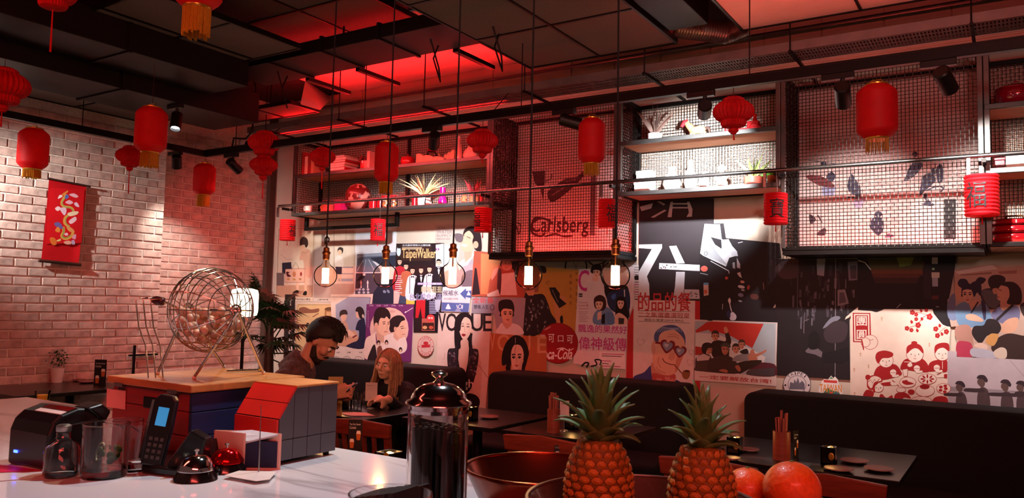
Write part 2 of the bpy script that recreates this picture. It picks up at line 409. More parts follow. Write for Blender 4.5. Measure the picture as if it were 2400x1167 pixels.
def cage(label, x0, x1):
    t = thing('wire_cage', label, 'cage', ((x0+x1)/2, YF, ZC)); g = .017
    frame_edges(t, x0+g, x1-g, ZC, ZT)
    part('base_tray', BLACK, t, B().box(x0+.01, x1-.01, YF-.01, 5.985, ZC-.045, ZC-.016))
    tag(part('front_mesh', WIRE, t, grid(B(), (x0+.03, YF-.018, ZC), (x1-.03, YF-.018, ZC), None, (x0+.03, YF-.018, ZT))), kind='stuff')
    for x in (x0+g, x1-g): tag(part('end_mesh', WIRE, t, grid(B(), (x, YF+.01, ZC), (x, YB-.01, ZC), None, (x, YF+.01, ZT))), kind='stuff')
    part('led_strip', LEDRED, t, B().box(x0+.12, x1-.08, 5.885, 5.90, ZC+.016, ZC+.022))
    return t
shelf_unit('long left shelf unit with books, globe and pots lit red', PX[0], PX[1])
shelf_unit('bright white lit middle shelf unit between the two wire cages', PX[2], PX[3])
ru = shelf_unit('shelf unit with a red pot at the right edge of the picture', PX[4], PX[5], z0=ZC)
cage('narrow wire cage with red glow in front of the beer lettering', PX[1], PX[2])
cage('wide wire cage on the right in front of the mural of boys', PX[3], PX[4])
part('shelf_board', WOODSH, ru, B().box(PX[4]+.02, PX[5]-.02, YF, YB, ZC-.02, ZC+.015))
# front hand rail
hr = thing('display_rail', 'long round metal rail running in front of all shelves and cages', 'rail', (-3, 5.45, 2.5))
part('rail_tube', mat('polished rail', '#777472', .25, .95), hr, B().cyl((-6.4, 5.45, 2.512), (2.0, 5.45, 2.512), .0145, n=14), smooth=40)
for x in PX[:5]:
    part('rail_bracket', BLACK, hr, B().box(x-.012, x+.012, 5.44, 5.551, 2.47, 2.494)); part('rail_clip', STEEL, hr, B().box(x-.09, x-.072, 5.44, 5.46, 2.40, 2.50))
# U bracket below the left shelf
ub = B(); p = [on(716, 505, Y=5.7), on(716, 532, Y=5.7), on(934, 524, Y=5.7), on(934, 497, Y=5.7)]
zz = (p[1].z+p[2].z)/2
xa, xb = p[1].x, p[2].x
ub.box(xa, xa+.035, 5.68, 5.715, zz, Z2-.016).box(xb-.035, xb, 5.68, 5.715, zz, Z2-.016).box(xa, xb, 5.68, 5.715, zz-.035, zz)
solo('shelf_bracket', BLACK, ub, 'black U shaped bar hanging under the left shelf unit', 'bracket', bevel=.003)
# ------------------------------------------------------------------ lighting track and spotlights
TY, TZ = 4.58, 2.9
tk = thing('light_track', 'black lighting track running in front of the whole shelf wall', 'light track', (-2.6, TY, TZ))
part('track_bar', BLACK, tk, B().box(-6.44, 1.6, TY-.022, TY+.022, TZ-.02, TZ+.035), bevel=.003)
part('uplight_strip', mat('track orange led', '#ff4a30', .5, emit=28, ecol=(1, .10, .06)), tk, B().box(-1.9, .9, TY-.012, TY+.012, TZ+.0355, TZ+.0365)); part('track_lip', BLACK, tk, B().box(-6.44, 1.6, TY-.022, TY-.020, TZ+.035, TZ+.044))
for x in (-6.0, -4.4, -2.9, -1.3, .1): part('hanger_rod', BLACK, tk, B().cyl((x, TY, TZ+.03), (x, TY, 3.8), .004, n=6))
tk2 = thing('light_track', 'black lighting track along the brick wall at left', 'light track', (-6.42, 2, TZ))
part('track_bar', BLACK, tk2, B().box(-6.442, -6.40, -.5, TY-.024, TZ-.02, TZ+.035), bevel=.003)
for y in (.5, 2.0, 3.4): part('hanger_rod', BLACK, tk2, B().cyl((-6.42, y, TZ+.03), (-6.42, y, 3.8), .004, n=6))
solo('track_cable', BLACK, B().tube([(-6.05, TY, 2.945), (-6.02, TY-.01, 3.02), (-5.86, TY, 3.0), (-5.78, TY, 3.06), (-5.75, TY, 3.45), (-5.9, TY, 3.78)], .009, 6), 'black supply cable looping up from the track corner', 'cable')
LENS = mat('lamp lens', '#ffffff', .3, emit=9, ecol=(.9, .95, 1))
LENSOFF = mat('dim lamp lens', '#20242a', .2, emit=.0)
LAMPB = mat('lamp housing', '#1c1615', .4, .4)
def spot(label, x, y, z, target, energy, size=46, color=COOL, mountz=TZ-.02, blend=.55, lens=None, L=.15):
    t = thing('track_spotlight', label, 'spotlight', (x, y, mountz)); a = Vector((x, y, z)); d = (Vector(target)-a).normalized()
    part('adapter', LAMPB, t, B().box(x-.11, x+.06, y-.021, y+.021, mountz-.035, mountz), bevel=.003)
    part('stem', LAMPB, t, B().cyl((x, y, mountz-.03), a, .012, n=10))
    h = B(); x_, y_, dd = frame_of(d); p0 = a-d*(L*.35); p1 = a+d*(L*.65)
    h.lathe([(.0, 0), (.036, 0), (.043, .008), (.043, L), (.037, L), (.036, L-.03), (0, L-.03)], 24, p0, tuple(dd))
    body = part('lamp_head', LAMPB, t, h, smooth=35)
    part('lens', lens or LENS, t, B().cyl(p1-d*.028, p1-d*.024, .035, n=20))
    if energy:
        o = light('spot_beam', 'SPOT', p1-d*.02, energy, color, None, spot_size=math.radians(size), spot_blend=blend, shadow_soft_size=.03)
        o.rotation_euler = d.to_track_quat('-Z', 'Y').to_euler(); o.parent = t; o.location = p1-d*.02-Vector((x, y, mountz))
    return t
sp0 = on(413, 296, Z=2.92)
spot('lit spotlight with a visible bright lens below the left duct', sp0.x, sp0.y, 2.98, (sp0.x+.40, sp0.y-.38, 1.7), 48, 118, (1, .93, .85), mountz=3.1, blend=.7)
spot('spotlight washing the brick wall around the dragon scroll', -6.42, 1.75, 2.78, (-6.95, 3.35, 2.22), 340, 58, (1, .96, .92), blend=1)
spot('spotlight half hidden behind the yellow fringed lantern', -6.42, 4.27, 2.80, (-7.16, 4.86, 1.5), 80, 62, (1, .93, .85), blend=.7, L=.12)  # extra lamp added to brighten the bricks past the wall step
spot('black spotlight at the corner of the two tracks', -6.03, TY, 2.78, (-6.2, 5.7, 2.15), 80, 40, (1, .86, .72))
spot('black spotlight in front of the wooden bits on the left shelf', -3.673, TY, 2.79, (-4.95, 6.0, 1.88), 340, 60)
spot('spotlight lying level beside the lantern in the beer cage', -2.53, TY, 2.80, (-1.9, 4.9, 2.6), 0, lens=LENSOFF)
spot('black spotlight left of the paper lantern on the bright shelf', -1.572, TY, 2.775, (-2.1, 5.95, 2.56), 900, 58, blend=.9)
spot('black spotlight left of the large lantern at right', -.784, TY, 2.77, (-.95, 6.0, 2.0), 240, 60, (1, .9, .86))
spot('rightmost black spotlight, tilted to the right', -.289, TY, 2.785, (.12, 6.0, 1.95), 270, 66, (1, .92, .88))
# red led washer bar lying on the cable tray (lights the upper wall and the shelves)
lw = thing('led_bar', 'red led bar behind the lighting track above the left shelf', 'led light', (-4.9, 4.95, 3.02))
part('led_housing', BLACK, lw, B().box(-6.2, -3.3, 4.93, 4.965, 3.03, 3.05).box(-6.2, -3.3, 4.928, 4.931, 3.0, 3.03)); part('led_strip', mat('red led bar', '#ff2a22', .5, emit=230, ecol=(1, .085, .085)), lw, B().box(-6.15, -3.35, 4.937, 4.958, 3.024, 3.0295))
for x in (-6.1, -3.4): part('led_hanger', BLACK, lw, B().cyl((x, 4.95, 3.045), (x, 5.172, 3.25), .004, n=6))
# ------------------------------------------------------------------ posters pasted on the right wall
def smooth_pts(pts, n=5):
    m = len(pts); out = []
    for i in range(m):
        p0, p1, p2, p3 = (Vector((*pts[(i+k) % m][:2], 0)) for k in (-1, 0, 1, 2))
        for j in range(n):
            t = j/n
            out.append(((2*p1 + (p2-p0)*t + (2*p0-5*p1+4*p2-p3)*t*t + (3*p1-p0-3*p2+p3)*t**3)*.5)[:2])
    return out
class Poster:
    wall = 6.0
    def __init__(s, label, outline, col, order=0, crop=(0, 0, 1), cat='poster', smooth=False, name='poster', wall=None):
        s.cr = crop; s.k = 0; s.base = .0025+order*.0024; s.label = label; s.cat = cat; s.name = name
        if wall: s.wall = wall
        s.pr = B(); o = smooth_pts(outline) if smooth else outline
        s.sheet = B().prism([s.w(p, -.0006) for p in o], (0, .0006, 0)); s.sheet.ink = [col]*len(s.sheet.f)
    def w(s, p, d=0):
        ox, oy, sc = s.cr; return on(ox+p[0]/sc, oy+p[1]/sc, Y=s.wall-s.base+d)
    def put(s, col, pts, faces=None):
        s.k += 1; d = -.0007-.000018*s.k; vs = [s.w(p, d) for p in pts]
        s.pr.add(vs, faces or [tuple(range(len(pts)))], col); return s
    def f(s, col, *pts): return s.put(col, pts)
    def s_(s, col, *pts): return s.put(col, smooth_pts(pts))
    def r(s, col, x0, y0, x1, y1, dy=0): return s.put(col, [(x0, y0), (x1, y0+dy), (x1, y1+dy), (x0, y1)])
    def e(s, col, cx, cy, rx, ry=None, rot=0, n=20):
        ry = ry or rx; c, q = math.cos(rot), math.sin(rot)
        return s.put(col, [(cx+rx*math.cos(a)*c-ry*math.sin(a)*q, cy+rx*math.cos(a)*q+ry*math.sin(a)*c) for a in (2*PI*i/n for i in range(n))])
    def l(s, col, wd, *pts):
        q = [Vector((*p, 0)) for p in pts]; vs = []; n = len(q)
        for i in range(n):
            d = (q[min(i+1, n-1)]-q[max(i-1, 0)]).normalized(); nn = Vector((-d.y, d.x, 0))*(wd/2); vs += [(q[i]+nn)[:2], (q[i]-nn)[:2]]
        return s.put(col, vs, [(2*i, 2*i+1, 2*i+3, 2*i+2) for i in range(n-1)])
    def c(s, col, wd, *pts):
        ext = [pts[0]]+list(pts)+[pts[-1]]; out = []
        for i in range(1, len(ext)-2):
            p0, p1, p2, p3 = (Vector((*ext[i+k], 0)) for k in (-1, 0, 1, 2))
            for j in range(5):
                t = j/5; out.append(((2*p1+(p2-p0)*t+(2*p0-5*p1+4*p2-p3)*t*t+(3*p1-p0-3*p2+p3)*t**3)*.5)[:2])
        out.append(pts[-1]); return s.l(col, wd, *out)
    def ring(s, col, cx, cy, rx, ry, wd, n=28):
        pts = []
        for i in range(n):
            a = 2*PI*i/n; pts += [(cx+rx*math.cos(a), cy+ry*math.sin(a)), (cx+(rx-wd)*math.cos(a), cy+(ry-wd)*math.sin(a))]
        return s.put(col, pts, [(2*i, 2*i+1, (2*i+3) % (2*n), (2*i+2) % (2*n)) for i in range(n)])
    def t(s, txt, col, x0, y0, x1, y1, dl=0, dr=0, sh=0, arc=None):
        """text filling the box x0..x1, y0(top)..y1(bottom); right side shifted by dl/dr"""
        vs, fs = text_mesh(txt); pts = []
        for a, b in vs:
            if arc:
                cx, cy, r0, r1, a0, a1 = arc; an = a0+(a1-a0)*a; rr = r0+(r1-r0)*b; pts.append((cx+rr[0]*math.cos(an), cy+rr[1]*math.sin(an)) if hasattr(rr, '__len__') else (cx+rr*math.cos(an), cy+rr*math.sin(an)))
            else: pts.append((x0+(x1-x0)*a+sh*b, y1+(y0-y1)*b + a*(dr*(1-b)+dl*b)))
        n = len(pts); q = .022*abs(y1-y0); al = []; fa = []
        for i, (dx, dy) in enumerate(((0, 0), (q, 0), (0, q), (q, q))):
            al += [(a+dx-q/2, b+dy-q/2) for a, b in pts]; fa += [tuple(j+i*n for j in f) for f in fs]
        if arc or len(txt) == 0: return s.put(col, pts, fs)
        for i in range(4): s.put(col, al[i*n:(i+1)*n], fs)
        return s
    def head(s, cx, cy, w, h, skin, hair, turn=0, female=False, lip='#9a3a38', brow=None, tilt=0, eye='#1c1413', hairline=.42, closed=False, sm=False):
        """illustrated head: cx, cy centre of the face, w/h full face width and height"""
        R = lambda x, y: (cx+(x*math.cos(tilt)-y*math.sin(tilt))*w/2, cy+(x*math.sin(tilt)+y*math.cos(tilt))*h/2)
        P = lambda *q: [R(x, y) for x, y in q]
        if hair: s.s_(hair, *P((-1.12, -.1), (-1.05, -.8), (-.5, -1.28), (.3, -1.3), (1.0, -.9), (1.14, -.2), (1.0, .25), (-1.0, .25)))
        s.s_(skin, *P((-.93, -.4), (-.5, -.95), (.5, -.95), (.93, -.4), (.88, .25), (.55, .78), (.12, 1.0), (-.12, 1.0), (-.55, .78), (-.88, .25)))
        dk = tuple(x*.72 for x in lin(skin)); sh = tuple(x*.86 for x in lin(skin))
        s.s_(sh, *P((.93-turn*.3, -.3), (.88, .25), (.55, .78), (.1, 1.0), (.3, .6), (.62, .1)))
        if hair: s.s_(hair, *P((-1.0, -.2), (-1.02, -.8), (-.4, -1.25), (.4, -1.25), (1.02, -.8), (1.0, -.2), (.85, -.5), (.3, -1+hairline), (-.3, -1+hairline*.9), (-.85, -.5)))
        t = turn*.35
        for sx in (-1, 1):
            ex = sx*.42+t
            if closed: s.l(eye, h*.03, R(ex-.2, -.02), R(ex, .03), R(ex+.2, -.02))
            else:
                s.s_('#efe2da', *P((ex-.21, .0), (ex, -.09), (ex+.21, .0), (ex, .07))); s.e(eye, *R(ex+turn*.06, -.01), w*.07, h*.05, n=10)
                s.l(eye, h*.038, R(ex-.24, .0), R(ex-.02, -.10), R(ex+.22, -.02))
            s.l(brow or hair or eye, h*.05, R(ex-.26, -.2), R(ex, -.27), R(ex+.26, -.22))
        s.l(dk, h*.034, R(t*1.1+.02, -.05), R(t*1.3+.06, .3), R(t*1.2-.1, .38)); s.l(dk, h*.03, R(t*1.2-.14, .38), R(t*1.2+.12, .38))
        s.s_(lip, *P((t-.3, .6), (t-.08, .53), (t, .56), (t+.1, .53), (t+.3, .6), (t, .72))); s.l(dk, h*.015, R(t-.28, .605), R(t, .615), R(t+.28, .605))
    def done(s, group=None):
        o = s.sheet.build(s.name, print_mat()); tag(o, s.label, s.cat, group)
        if s.pr.f:
            q = s.pr.build('printed_picture', print_mat(), o); q['kind'] = 'stuff'
        return o
c4 = (640, 500, 4.4875); c5 = (900, 500, 4.4875); c6 = (680, 680, 5.834); c7 = (960, 700, 4.488); c8 = (1130, 580, 3.646)
d1 = (1470, 460, 3.889); d2 = (1460, 690, 4.4895); d3 = (1800, 560, 3.433); d4 = (1970, 700, 3.891); d5 = (2180, 580, 4.168)
PAPER = '#d8c4ae'; INK = '#1b1715'; SKIN = '#e2b89c'; WHT = '#ece6e2'
# two schoolchildren with a painted case
p = Poster('old print of two schoolchildren carrying a painted case, beside the palm', [(40, 150), (443, 140), (418, 925), (22, 930)], PAPER, 0, c4)
p.r('#c49a7c', 36, 755, 420, 880); p.l('#5a4038', 4, (60, 165), (430, 158), (410, 880), (36, 884), (60, 165))
p.s_('#d9c0aa', (100, 330), (150, 300), (200, 330), (205, 500), (100, 510)); p.l('#8a6a5c', 3, (140, 310), (165, 350), (190, 310)); p.l('#8a6a5c', 3, (80, 430), (150, 490), (200, 480))
p.e('#d9b89c', 165, 250, 30, 40); p.s_('#5a4038', (132, 240), (150, 205), (185, 205), (198, 240), (165, 225))
p.f('#2a2636', (95, 520), (190, 512), (196, 580), (130, 642), (95, 625)); p.f('#d9b89c', (135, 640), (160, 640), (160, 760), (140, 760)); p.r('#6a5a58', 36, 625, 115, 760)
p.s_('#cfa28c', (300, 390), (330, 372), (385, 385), (402, 450), (405, 650), (335, 665), (318, 500), (280, 490)); p.e('#dcb59a', 312, 370, 26, 34)
p.s_('#3b2b28', (282, 340), (285, 280), (315, 245), (360, 270), (368, 330), (345, 362), (330, 330), (300, 335)); p.l('#8a5a4c', 3, (310, 400), (345, 420), (375, 395))
p.f('#dcb59a', (240, 730), (275, 728), (268, 820), (248, 820)); p.f('#dcb59a', (328, 665), (362, 660), (352, 830), (330, 830)); p.s_(INK, (205, 835), (245, 808), (270, 815), (260, 840)); p.s_(INK, (312, 855), (330, 820), (354, 820), (350, 860))
p.f('#d6ae98', (130, 585), (336, 580), (330, 726), (122, 727)); p.l('#4a302a', 4, (130, 585), (336, 580), (330, 726), (122, 727), (130, 585)); p.l('#4a302a', 4, (196, 582), (238, 515), (272, 580))
p.s_('#4e1a1c', (138, 615), (175, 620), (160, 635), (190, 660), (150, 665)); p.e('#b97a52', 222, 640, 18, 30); p.e('#8a2f2a', 294, 638, 11, 22); p.e('#b98a52', 160, 692, 16, 12); p.e('#b98a52', 222, 695, 16, 12); p.e('#a87a52', 285, 692, 14, 12)
p.t('一九七十年代的小學生', '#3b2b28', 150, 893, 395, 915); p.done()
# school boy at a door
p = Poster('old print of a schoolboy walking through a doorway, behind the leftmost bulb', [(446, 155), (865, 160), (842, 930), (425, 930)], '#d2c6b8', 0, c4)
p.r('#b9a698', 590, 175, 850, 330); p.l('#5a4a44', 3, (640, 175), (640, 640)); p.l('#5a4a44', 3, (770, 170), (766, 285), (850, 290)); p.r('#9aa0ac', 690, 685, 840, 715); p.r('#8d939f', 690, 560, 845, 575); p.r('#8d939f', 690, 630, 845, 640)
p.s_(INK, (678, 405), (690, 365), (722, 360), (738, 385), (728, 420), (700, 428)); p.e('#d9b89c', 702, 408, 22, 26); p.s_('#3a3334', (680, 395), (700, 375), (732, 385), (735, 365), (700, 355), (680, 375))
p.s_('#ded6d0', (655, 470), (690, 440), (732, 470), (738, 560), (660, 570)); p.f('#2b2436', (655, 560), (725, 562), (722, 640), (668, 640)); p.f('#d9b89c', (672, 640), (690, 640), (690, 720), (676, 720)); p.f('#d9b89c', (700, 640), (716, 640), (716, 720), (704, 720))
p.r('#b6a092', 430, 740, 845, 890); p.t('上課的情形圖', '#5a4a44', 466, 898, 580, 916); p.done()
# highway photograph
p = Poster('grey blue photograph of a highway with painted arrows', [(868, 150), (1302, 140), (1272, 955), (852, 955)], '#e3e6ea', 1, c4)
p.f('#5a6478', (885, 430), (1295, 410), (1282, 560), (1040, 500), (880, 560)); p.f('#2f3443', (1020, 470), (1290, 440), (1285, 560), (1150, 560)); p.f('#8f98a8', (890, 440), (960, 425), (1290, 405), (1290, 440), (980, 455), (885, 470))
p.f('#6c7688', (875, 560), (960, 480), (1020, 478), (1120, 580), (1130, 620), (872, 625)); p.l('#e8e8ea', 4, (950, 490), (880, 610)); p.l('#e8e8ea', 4, (1005, 485), (1070, 610)); p.l('#d8dade', 3, (975, 490), (955, 610)); p.l('#e8e8ea', 6, (872, 622), (1160, 622))
p.f('#4c4654', (870, 630), (1180, 628), (1260, 955), (858, 955)); p.f('#252a3c', (1050, 840), (1150, 700), (1278, 690), (1270, 952), (1052, 952)); p.s_('#22222a', (875, 715), (890, 690), (940, 640), (965, 632), (960, 675), (935, 690)); p.f(WHT, (945, 635), (972, 632), (968, 655), (945, 655))
for x in (925, 995): p.f(WHT, (x, 700), (x+12, 735), (x+5, 735), (x+6, 785), (x-6, 785), (x-5, 735), (x-12, 735))
for x, y in ((910, 800), (950, 800), (998, 800), (905, 832), (955, 832), (1000, 832), (880, 800)): p.e('#b9bac4', x, y, 14, 13)
p.s_('#7a8aa4', (1155, 815), (1175, 808), (1190, 830), (1165, 838)); p.s_('#7a8aa4', (1195, 808), (1215, 805), (1228, 832), (1210, 836)); p.done()
# desk items print
p = Poster('old yellowed print of small household things, above the man', [(250, 952), (662, 955), (655, 1560), (225, 1520)], '#d6b684', 1, c4)
p.l('#5a3a2c', 4, (262, 962), (655, 964), (648, 1530)); p.l('#5a3a2c', 3, (262, 962), (240, 1500)); p.s_('#8a5a44', (275, 1000), (330, 985), (400, 1010), (480, 1000), (470, 1040), (350, 1050), (290, 1045)); p.l('#6a3a2c', 8, (415, 1090), (480, 1050))
p.f('#a5764e', (545, 1000), (635, 1005), (625, 1105), (540, 1100)); p.f('#cda878', (562, 1035), (610, 1038), (605, 1098), (558, 1095)); p.s_('#6a4a34', (545, 1000), (590, 985), (640, 995), (630, 1020), (555, 1020))
for x, y in ((365, 1170), (455, 1165), (380, 1230), (300, 1260), (460, 1290)): p.e('#3a2420', x, y, 17, 20); p.e('#e0bb94', x+2, y+12, 13, 16)
p.done()
# two children, blue dress
p = Poster('pale print of two children facing, one in a blue dress', [(555, 58), (1135, 52), (1010, 975), (575, 955)], '#dccfc0', 2, c6)
p.f('#9aa3b4', (785, 100), (1105, 100), (1030, 790), (640, 760), (620, 200)); p.f('#c99c7c', (640, 520), (900, 560), (960, 700), (760, 775), (630, 760)); p.l('#3a302c', 5, (560, 92), (1095, 98)); p.l('#3a302c', 4, (1098, 98), (1085, 200))
p.s_('#c3a08c', (665, 440), (720, 415), (775, 440), (800, 560), (740, 600), (650, 560)); p.s_('#d9b89c', (690, 340), (770, 340), (765, 400), (720, 425), (695, 390)); p.s_('#3b2f2b', (678, 370), (678, 300), (720, 268), (770, 275), (785, 330), (740, 330), (700, 345))
p.s_('#232740', (960, 400), (1020, 410), (1030, 780), (770, 772), (840, 720), (925, 680), (940, 560), (895, 540), (920, 440)); p.s_('#d9b89c', (905, 290), (935, 300), (945, 380), (910, 370), (898, 330)); p.s_('#2c2423', (893, 275), (915, 235), (960, 225), (1000, 260), (1018, 330), (1000, 385), (960, 390), (935, 340), (925, 300), (900, 290)); p.s_('#d7c7b4', (985, 340), (1000, 330), (1010, 365), (990, 375))
p.s_('#e0bfa4', (800, 540), (880, 600), (920, 640), (860, 650), (780, 600)); p.s_('#7a3f34', (850, 640), (900, 610), (910, 630), (860, 655))
for x in (625, 775, 935): p.ring('#4a2e28', x, 955, 55, 52, 5); p.l('#4a2e28', 4, (x, 920), (x, 945)); p.t('水滴', '#5a3a34', x+5, 840, x+50, 862)
p.done()
# purple moon drama poster
p = Poster('purple drama poster with a couple before a full moon', [(1046, 190), (1692, 194), (1655, 980), (1018, 975)], '#6b2f66', 3, c6)
p.e('#d9b6a8', 1355, 530, 265, 295); p.e('#c79f94', 1400, 290, 40, 20); p.e('#c9a498', 1480, 420, 50, 30); p.e('#caa89c', 1180, 560, 40, 60); p.l('#e8dcd8', 7, (1575, 305), (1680, 240)); p.e('#f0e4e0', 1578, 300, 14, 8, -.5)
for i, x in enumerate((1080, 1180, 1280, 1385, 1485)): p.t('王大明', '#cdb6c8', x, 200, x+55, 220)
for i in range(7): p.t('愛', '#a884a0', 1058, 280+i*34, 1074, 302+i*34)
# woman right, profile
p.s_('#e3d6cc', (1310, 620), (1420, 600), (1460, 680), (1560, 640), (1600, 760), (1540, 860), (1260, 900), (1200, 760)); p.f('#d4a78e', (1420, 560), (1500, 620), (1470, 700), (1410, 640)); p.s_('#dcb298', (1420, 480), (1500, 400), (1570, 420), (1585, 520), (1568, 560), (1572, 600), (1545, 650), (1490, 650), (1440, 600), (1425, 540))
p.s_('#2b1d20', (1370, 570), (1345, 480), (1380, 390), (1460, 345), (1540, 355), (1572, 405), (1520, 430), (1480, 500), (1455, 510), (1430, 560), (1400, 575)); p.l('#2b1d20', 8, (1505, 502), (1550, 490)); p.l('#1d1214', 9, (1515, 525), (1555, 518)); p.l('#1d1214', 6, (1568, 520), (1580, 520)); p.l('#a35a50', 8, (1530, 605), (1568, 602)); p.e('#cf9f88', 1436, 530, 18, 32)
# man left
p.s_('#e3cfbf', (1030, 680), (1120, 610), (1200, 560), (1300, 620), (1310, 700), (1180, 900), (1020, 930)); p.f('#caa088', (1180, 540), (1290, 600), (1280, 720), (1180, 700)); p.s_('#deb499', (1175, 470), (1210, 390), (1330, 370), (1362, 450), (1355, 520), (1340, 590), (1300, 622), (1250, 610), (1200, 560))
p.s_('#2a1c1e', (1150, 500), (1140, 380), (1170, 270), (1240, 232), (1330, 260), (1372, 340), (1360, 400), (1320, 360), (1290, 385), (1240, 380), (1215, 430), (1205, 490), (1180, 455)); p.e('#d2a48c', 1178, 490, 26, 48)
p.l('#231618', 9, (1262, 438), (1305, 432)); p.l('#231618', 9, (1330, 440), (1358, 436)); p.l('#160d0f', 10, (1268, 462), (1302, 458)); p.l('#160d0f', 10, (1332, 464), (1356, 462)); p.l('#b0836e', 6, (1322, 460), (1330, 530), (1310, 538)); p.l('#9a4e48', 9, (1285, 572), (1330, 566)); p.f('#6b2f66', (1172, 575), (1190, 700), (1178, 760), (1168, 600))
for x, y in ((1210, 720), (1318, 715), (1510, 815)): p.e('#2a1c1e', x, y, 24, 36); p.e('#d9b096', x, y+14, 15, 22)
p.s_('#2a2024', (1060, 930), (1090, 850), (1130, 760), (1165, 760), (1180, 960), (1070, 975)); p.s_('#7a4a3c', (1190, 800), (1240, 760), (1260, 850), (1200, 940)); p.done()
# magazine with a row of young men
p = Poster('city magazine cover with a row of young men in bow ties', [(130, 318), (632, 312), (632, 1250), (310, 1250), (310, 955), (100, 955)], '#26191c', 2, c5)
p.r('#3a2420', 135, 330, 500, 500); p.f('#e9e4e0', (545, 330), (628, 318), (628, 560), (545, 560)); p.e('#8a3f7a', 562, 378, 20, 16); p.t('S', WHT, 553, 366, 571, 390)
p.f('#d9b9b0', (105, 650), (240, 650), (240, 950), (100, 950)); p.f('#3d4660', (180, 780), (235, 780), (235, 950), (150, 950)); p.f('#e0b84e', (235, 870), (325, 870), (320, 955), (232, 955)); p.r('#a58f78', 190, 355, 400, 380)
p.t('台北最新情報大公開特集', '#cfd3dc', 195, 325, 490, 345); p.t('TaipeiWalker', '#d9b07a', 190, 372, 545, 500)
for i, (x, y, h, body, tie) in enumerate(((165, 510, 44, '#a02c38', 0), (232, 560, 46, '#a8674a', 0), (300, 605, 46, '#dfe2ea', 1), (390, 600, 44, '#16141a', 1), (478, 590, 44, '#d3d6de', 1), (575, 520, 44, '#1d1a22', 1))):
    p.s_(body, (x-55, y+90), (x-20, y+48), (x+25, y+48), (x+55, y+90), (x+60, y+290), (x-70, y+290))
    if body.startswith('#1'): p.f('#e6e6ea', (x-14, y+48), (x+16, y+48), (x+4, y+120), (x-2, y+120))
    if i in (2, 4): p.l('#2a2630', 6, (x-28, y+60), (x-30, y+240)); p.l('#2a2630', 6, (x+30, y+60), (x+32, y+240))
    p.head(x, y, 46, 62, '#e6bfa6', '#1d1416', sm=True)
    if tie: p.f('#14121a', (x-16, y+50), (x, y+60), (x+16, y+50), (x+16, y+74), (x, y+64), (x-16, y+74))
p.e('#cfe0ea', 155, 400, 22, 50); p.e('#2a2020', 158, 350, 16, 20)
p.f('#b5232c', (340, 905), (435, 905), (430, 1105), (400, 1100), (385, 990), (360, 1100), (330, 1100)); p.f('#17131a', (440, 905), (632, 905), (632, 1250), (440, 1250))
for i in range(9): p.r('#d8cfd4', 118, 655+i*22, 195-random.randint(0, 30), 664+i*22)
p.t('台北綜合小區', '#8f93b8', 270, 842, 612, 915); p.t('轉彎逛逛', '#b9b89a', 390, 768, 610, 835); p.r('#8a86b4', 352, 728, 612, 752); p.t('特集轉運站', '#d8d4e8', 360, 730, 600, 750)
for i in range(8): p.r('#9a9cc0', 475, 925+i*17, 560+random.randint(-20, 40), 934+i*17)
p.f('#aab4c8', (535, 905), (600, 905), (585, 1010), (560, 1035), (540, 1010)); p.r('#b0584c', 398, 1105, 532, 1235); p.r('#3a1e1a', 404, 1150, 526, 1228); p.e('#c89a6a', 430, 1200, 24, 18); p.e('#b8503c', 495, 1200, 24, 18); p.e('#c83a3c', 490, 1100, 42, 38); p.t('美食', '#f0dcd0', 462, 1088, 518, 1112); p.done()
# ion water ad
p = Poster('drink advertisement with a smiling schoolgirl, behind the middle bulb', [(540, 122), (1040, 120), (1035, 395), (950, 400), (905, 772), (612, 775), (632, 320), (535, 300)], '#bda9a0', 1, c5)
p.t('ION', '#8a7a78', 570, 138, 640, 168); p.t('WATER', '#8a7a78', 556, 176, 716, 212); p.t('SUPPLY', '#8a7a78', 552, 222, 712, 246); p.t('運動飲料補給', '#8a7a78', 552, 262, 700, 276)
p.f('#c5d0da', (632, 330), (800, 335), (760, 560), (625, 620)); p.s_('#a89ca4', (770, 560), (860, 470), (940, 500), (935, 640), (905, 770), (800, 770), (750, 650)); p.s_('#6d5f68', (830, 640), (935, 600), (930, 760), (820, 765)); p.f('#e9e2de', (820, 500), (930, 415), (945, 440), (880, 540), (800, 570)); p.f('#e0d6d4', (770, 545), (830, 480), (845, 540), (790, 600))
p.f('#cf9f8a', (845, 400), (930, 390), (920, 460), (850, 520)); p.s_('#dba98f', (825, 210), (900, 180), (950, 220), (965, 300), (930, 390), (870, 405), (815, 380), (808, 320), (800, 290), (815, 270))
p.s_('#2a1a1c', (830, 235), (850, 165), (920, 135), (990, 165), (1020, 240), (1025, 390), (960, 385), (930, 300), (940, 240), (900, 185), (860, 200)); p.e('#d39c84', 965, 330, 28, 38); p.l('#2a1a1c', 6, (870, 245), (910, 262)); p.l('#2a1a1c', 6, (828, 232), (848, 235)); p.s_('#f0e6e0', (818, 322), (850, 325), (880, 340), (850, 352), (822, 342)); p.s_('#6a5a60', (745, 215), (830, 225), (820, 300), (760, 290)); p.done()
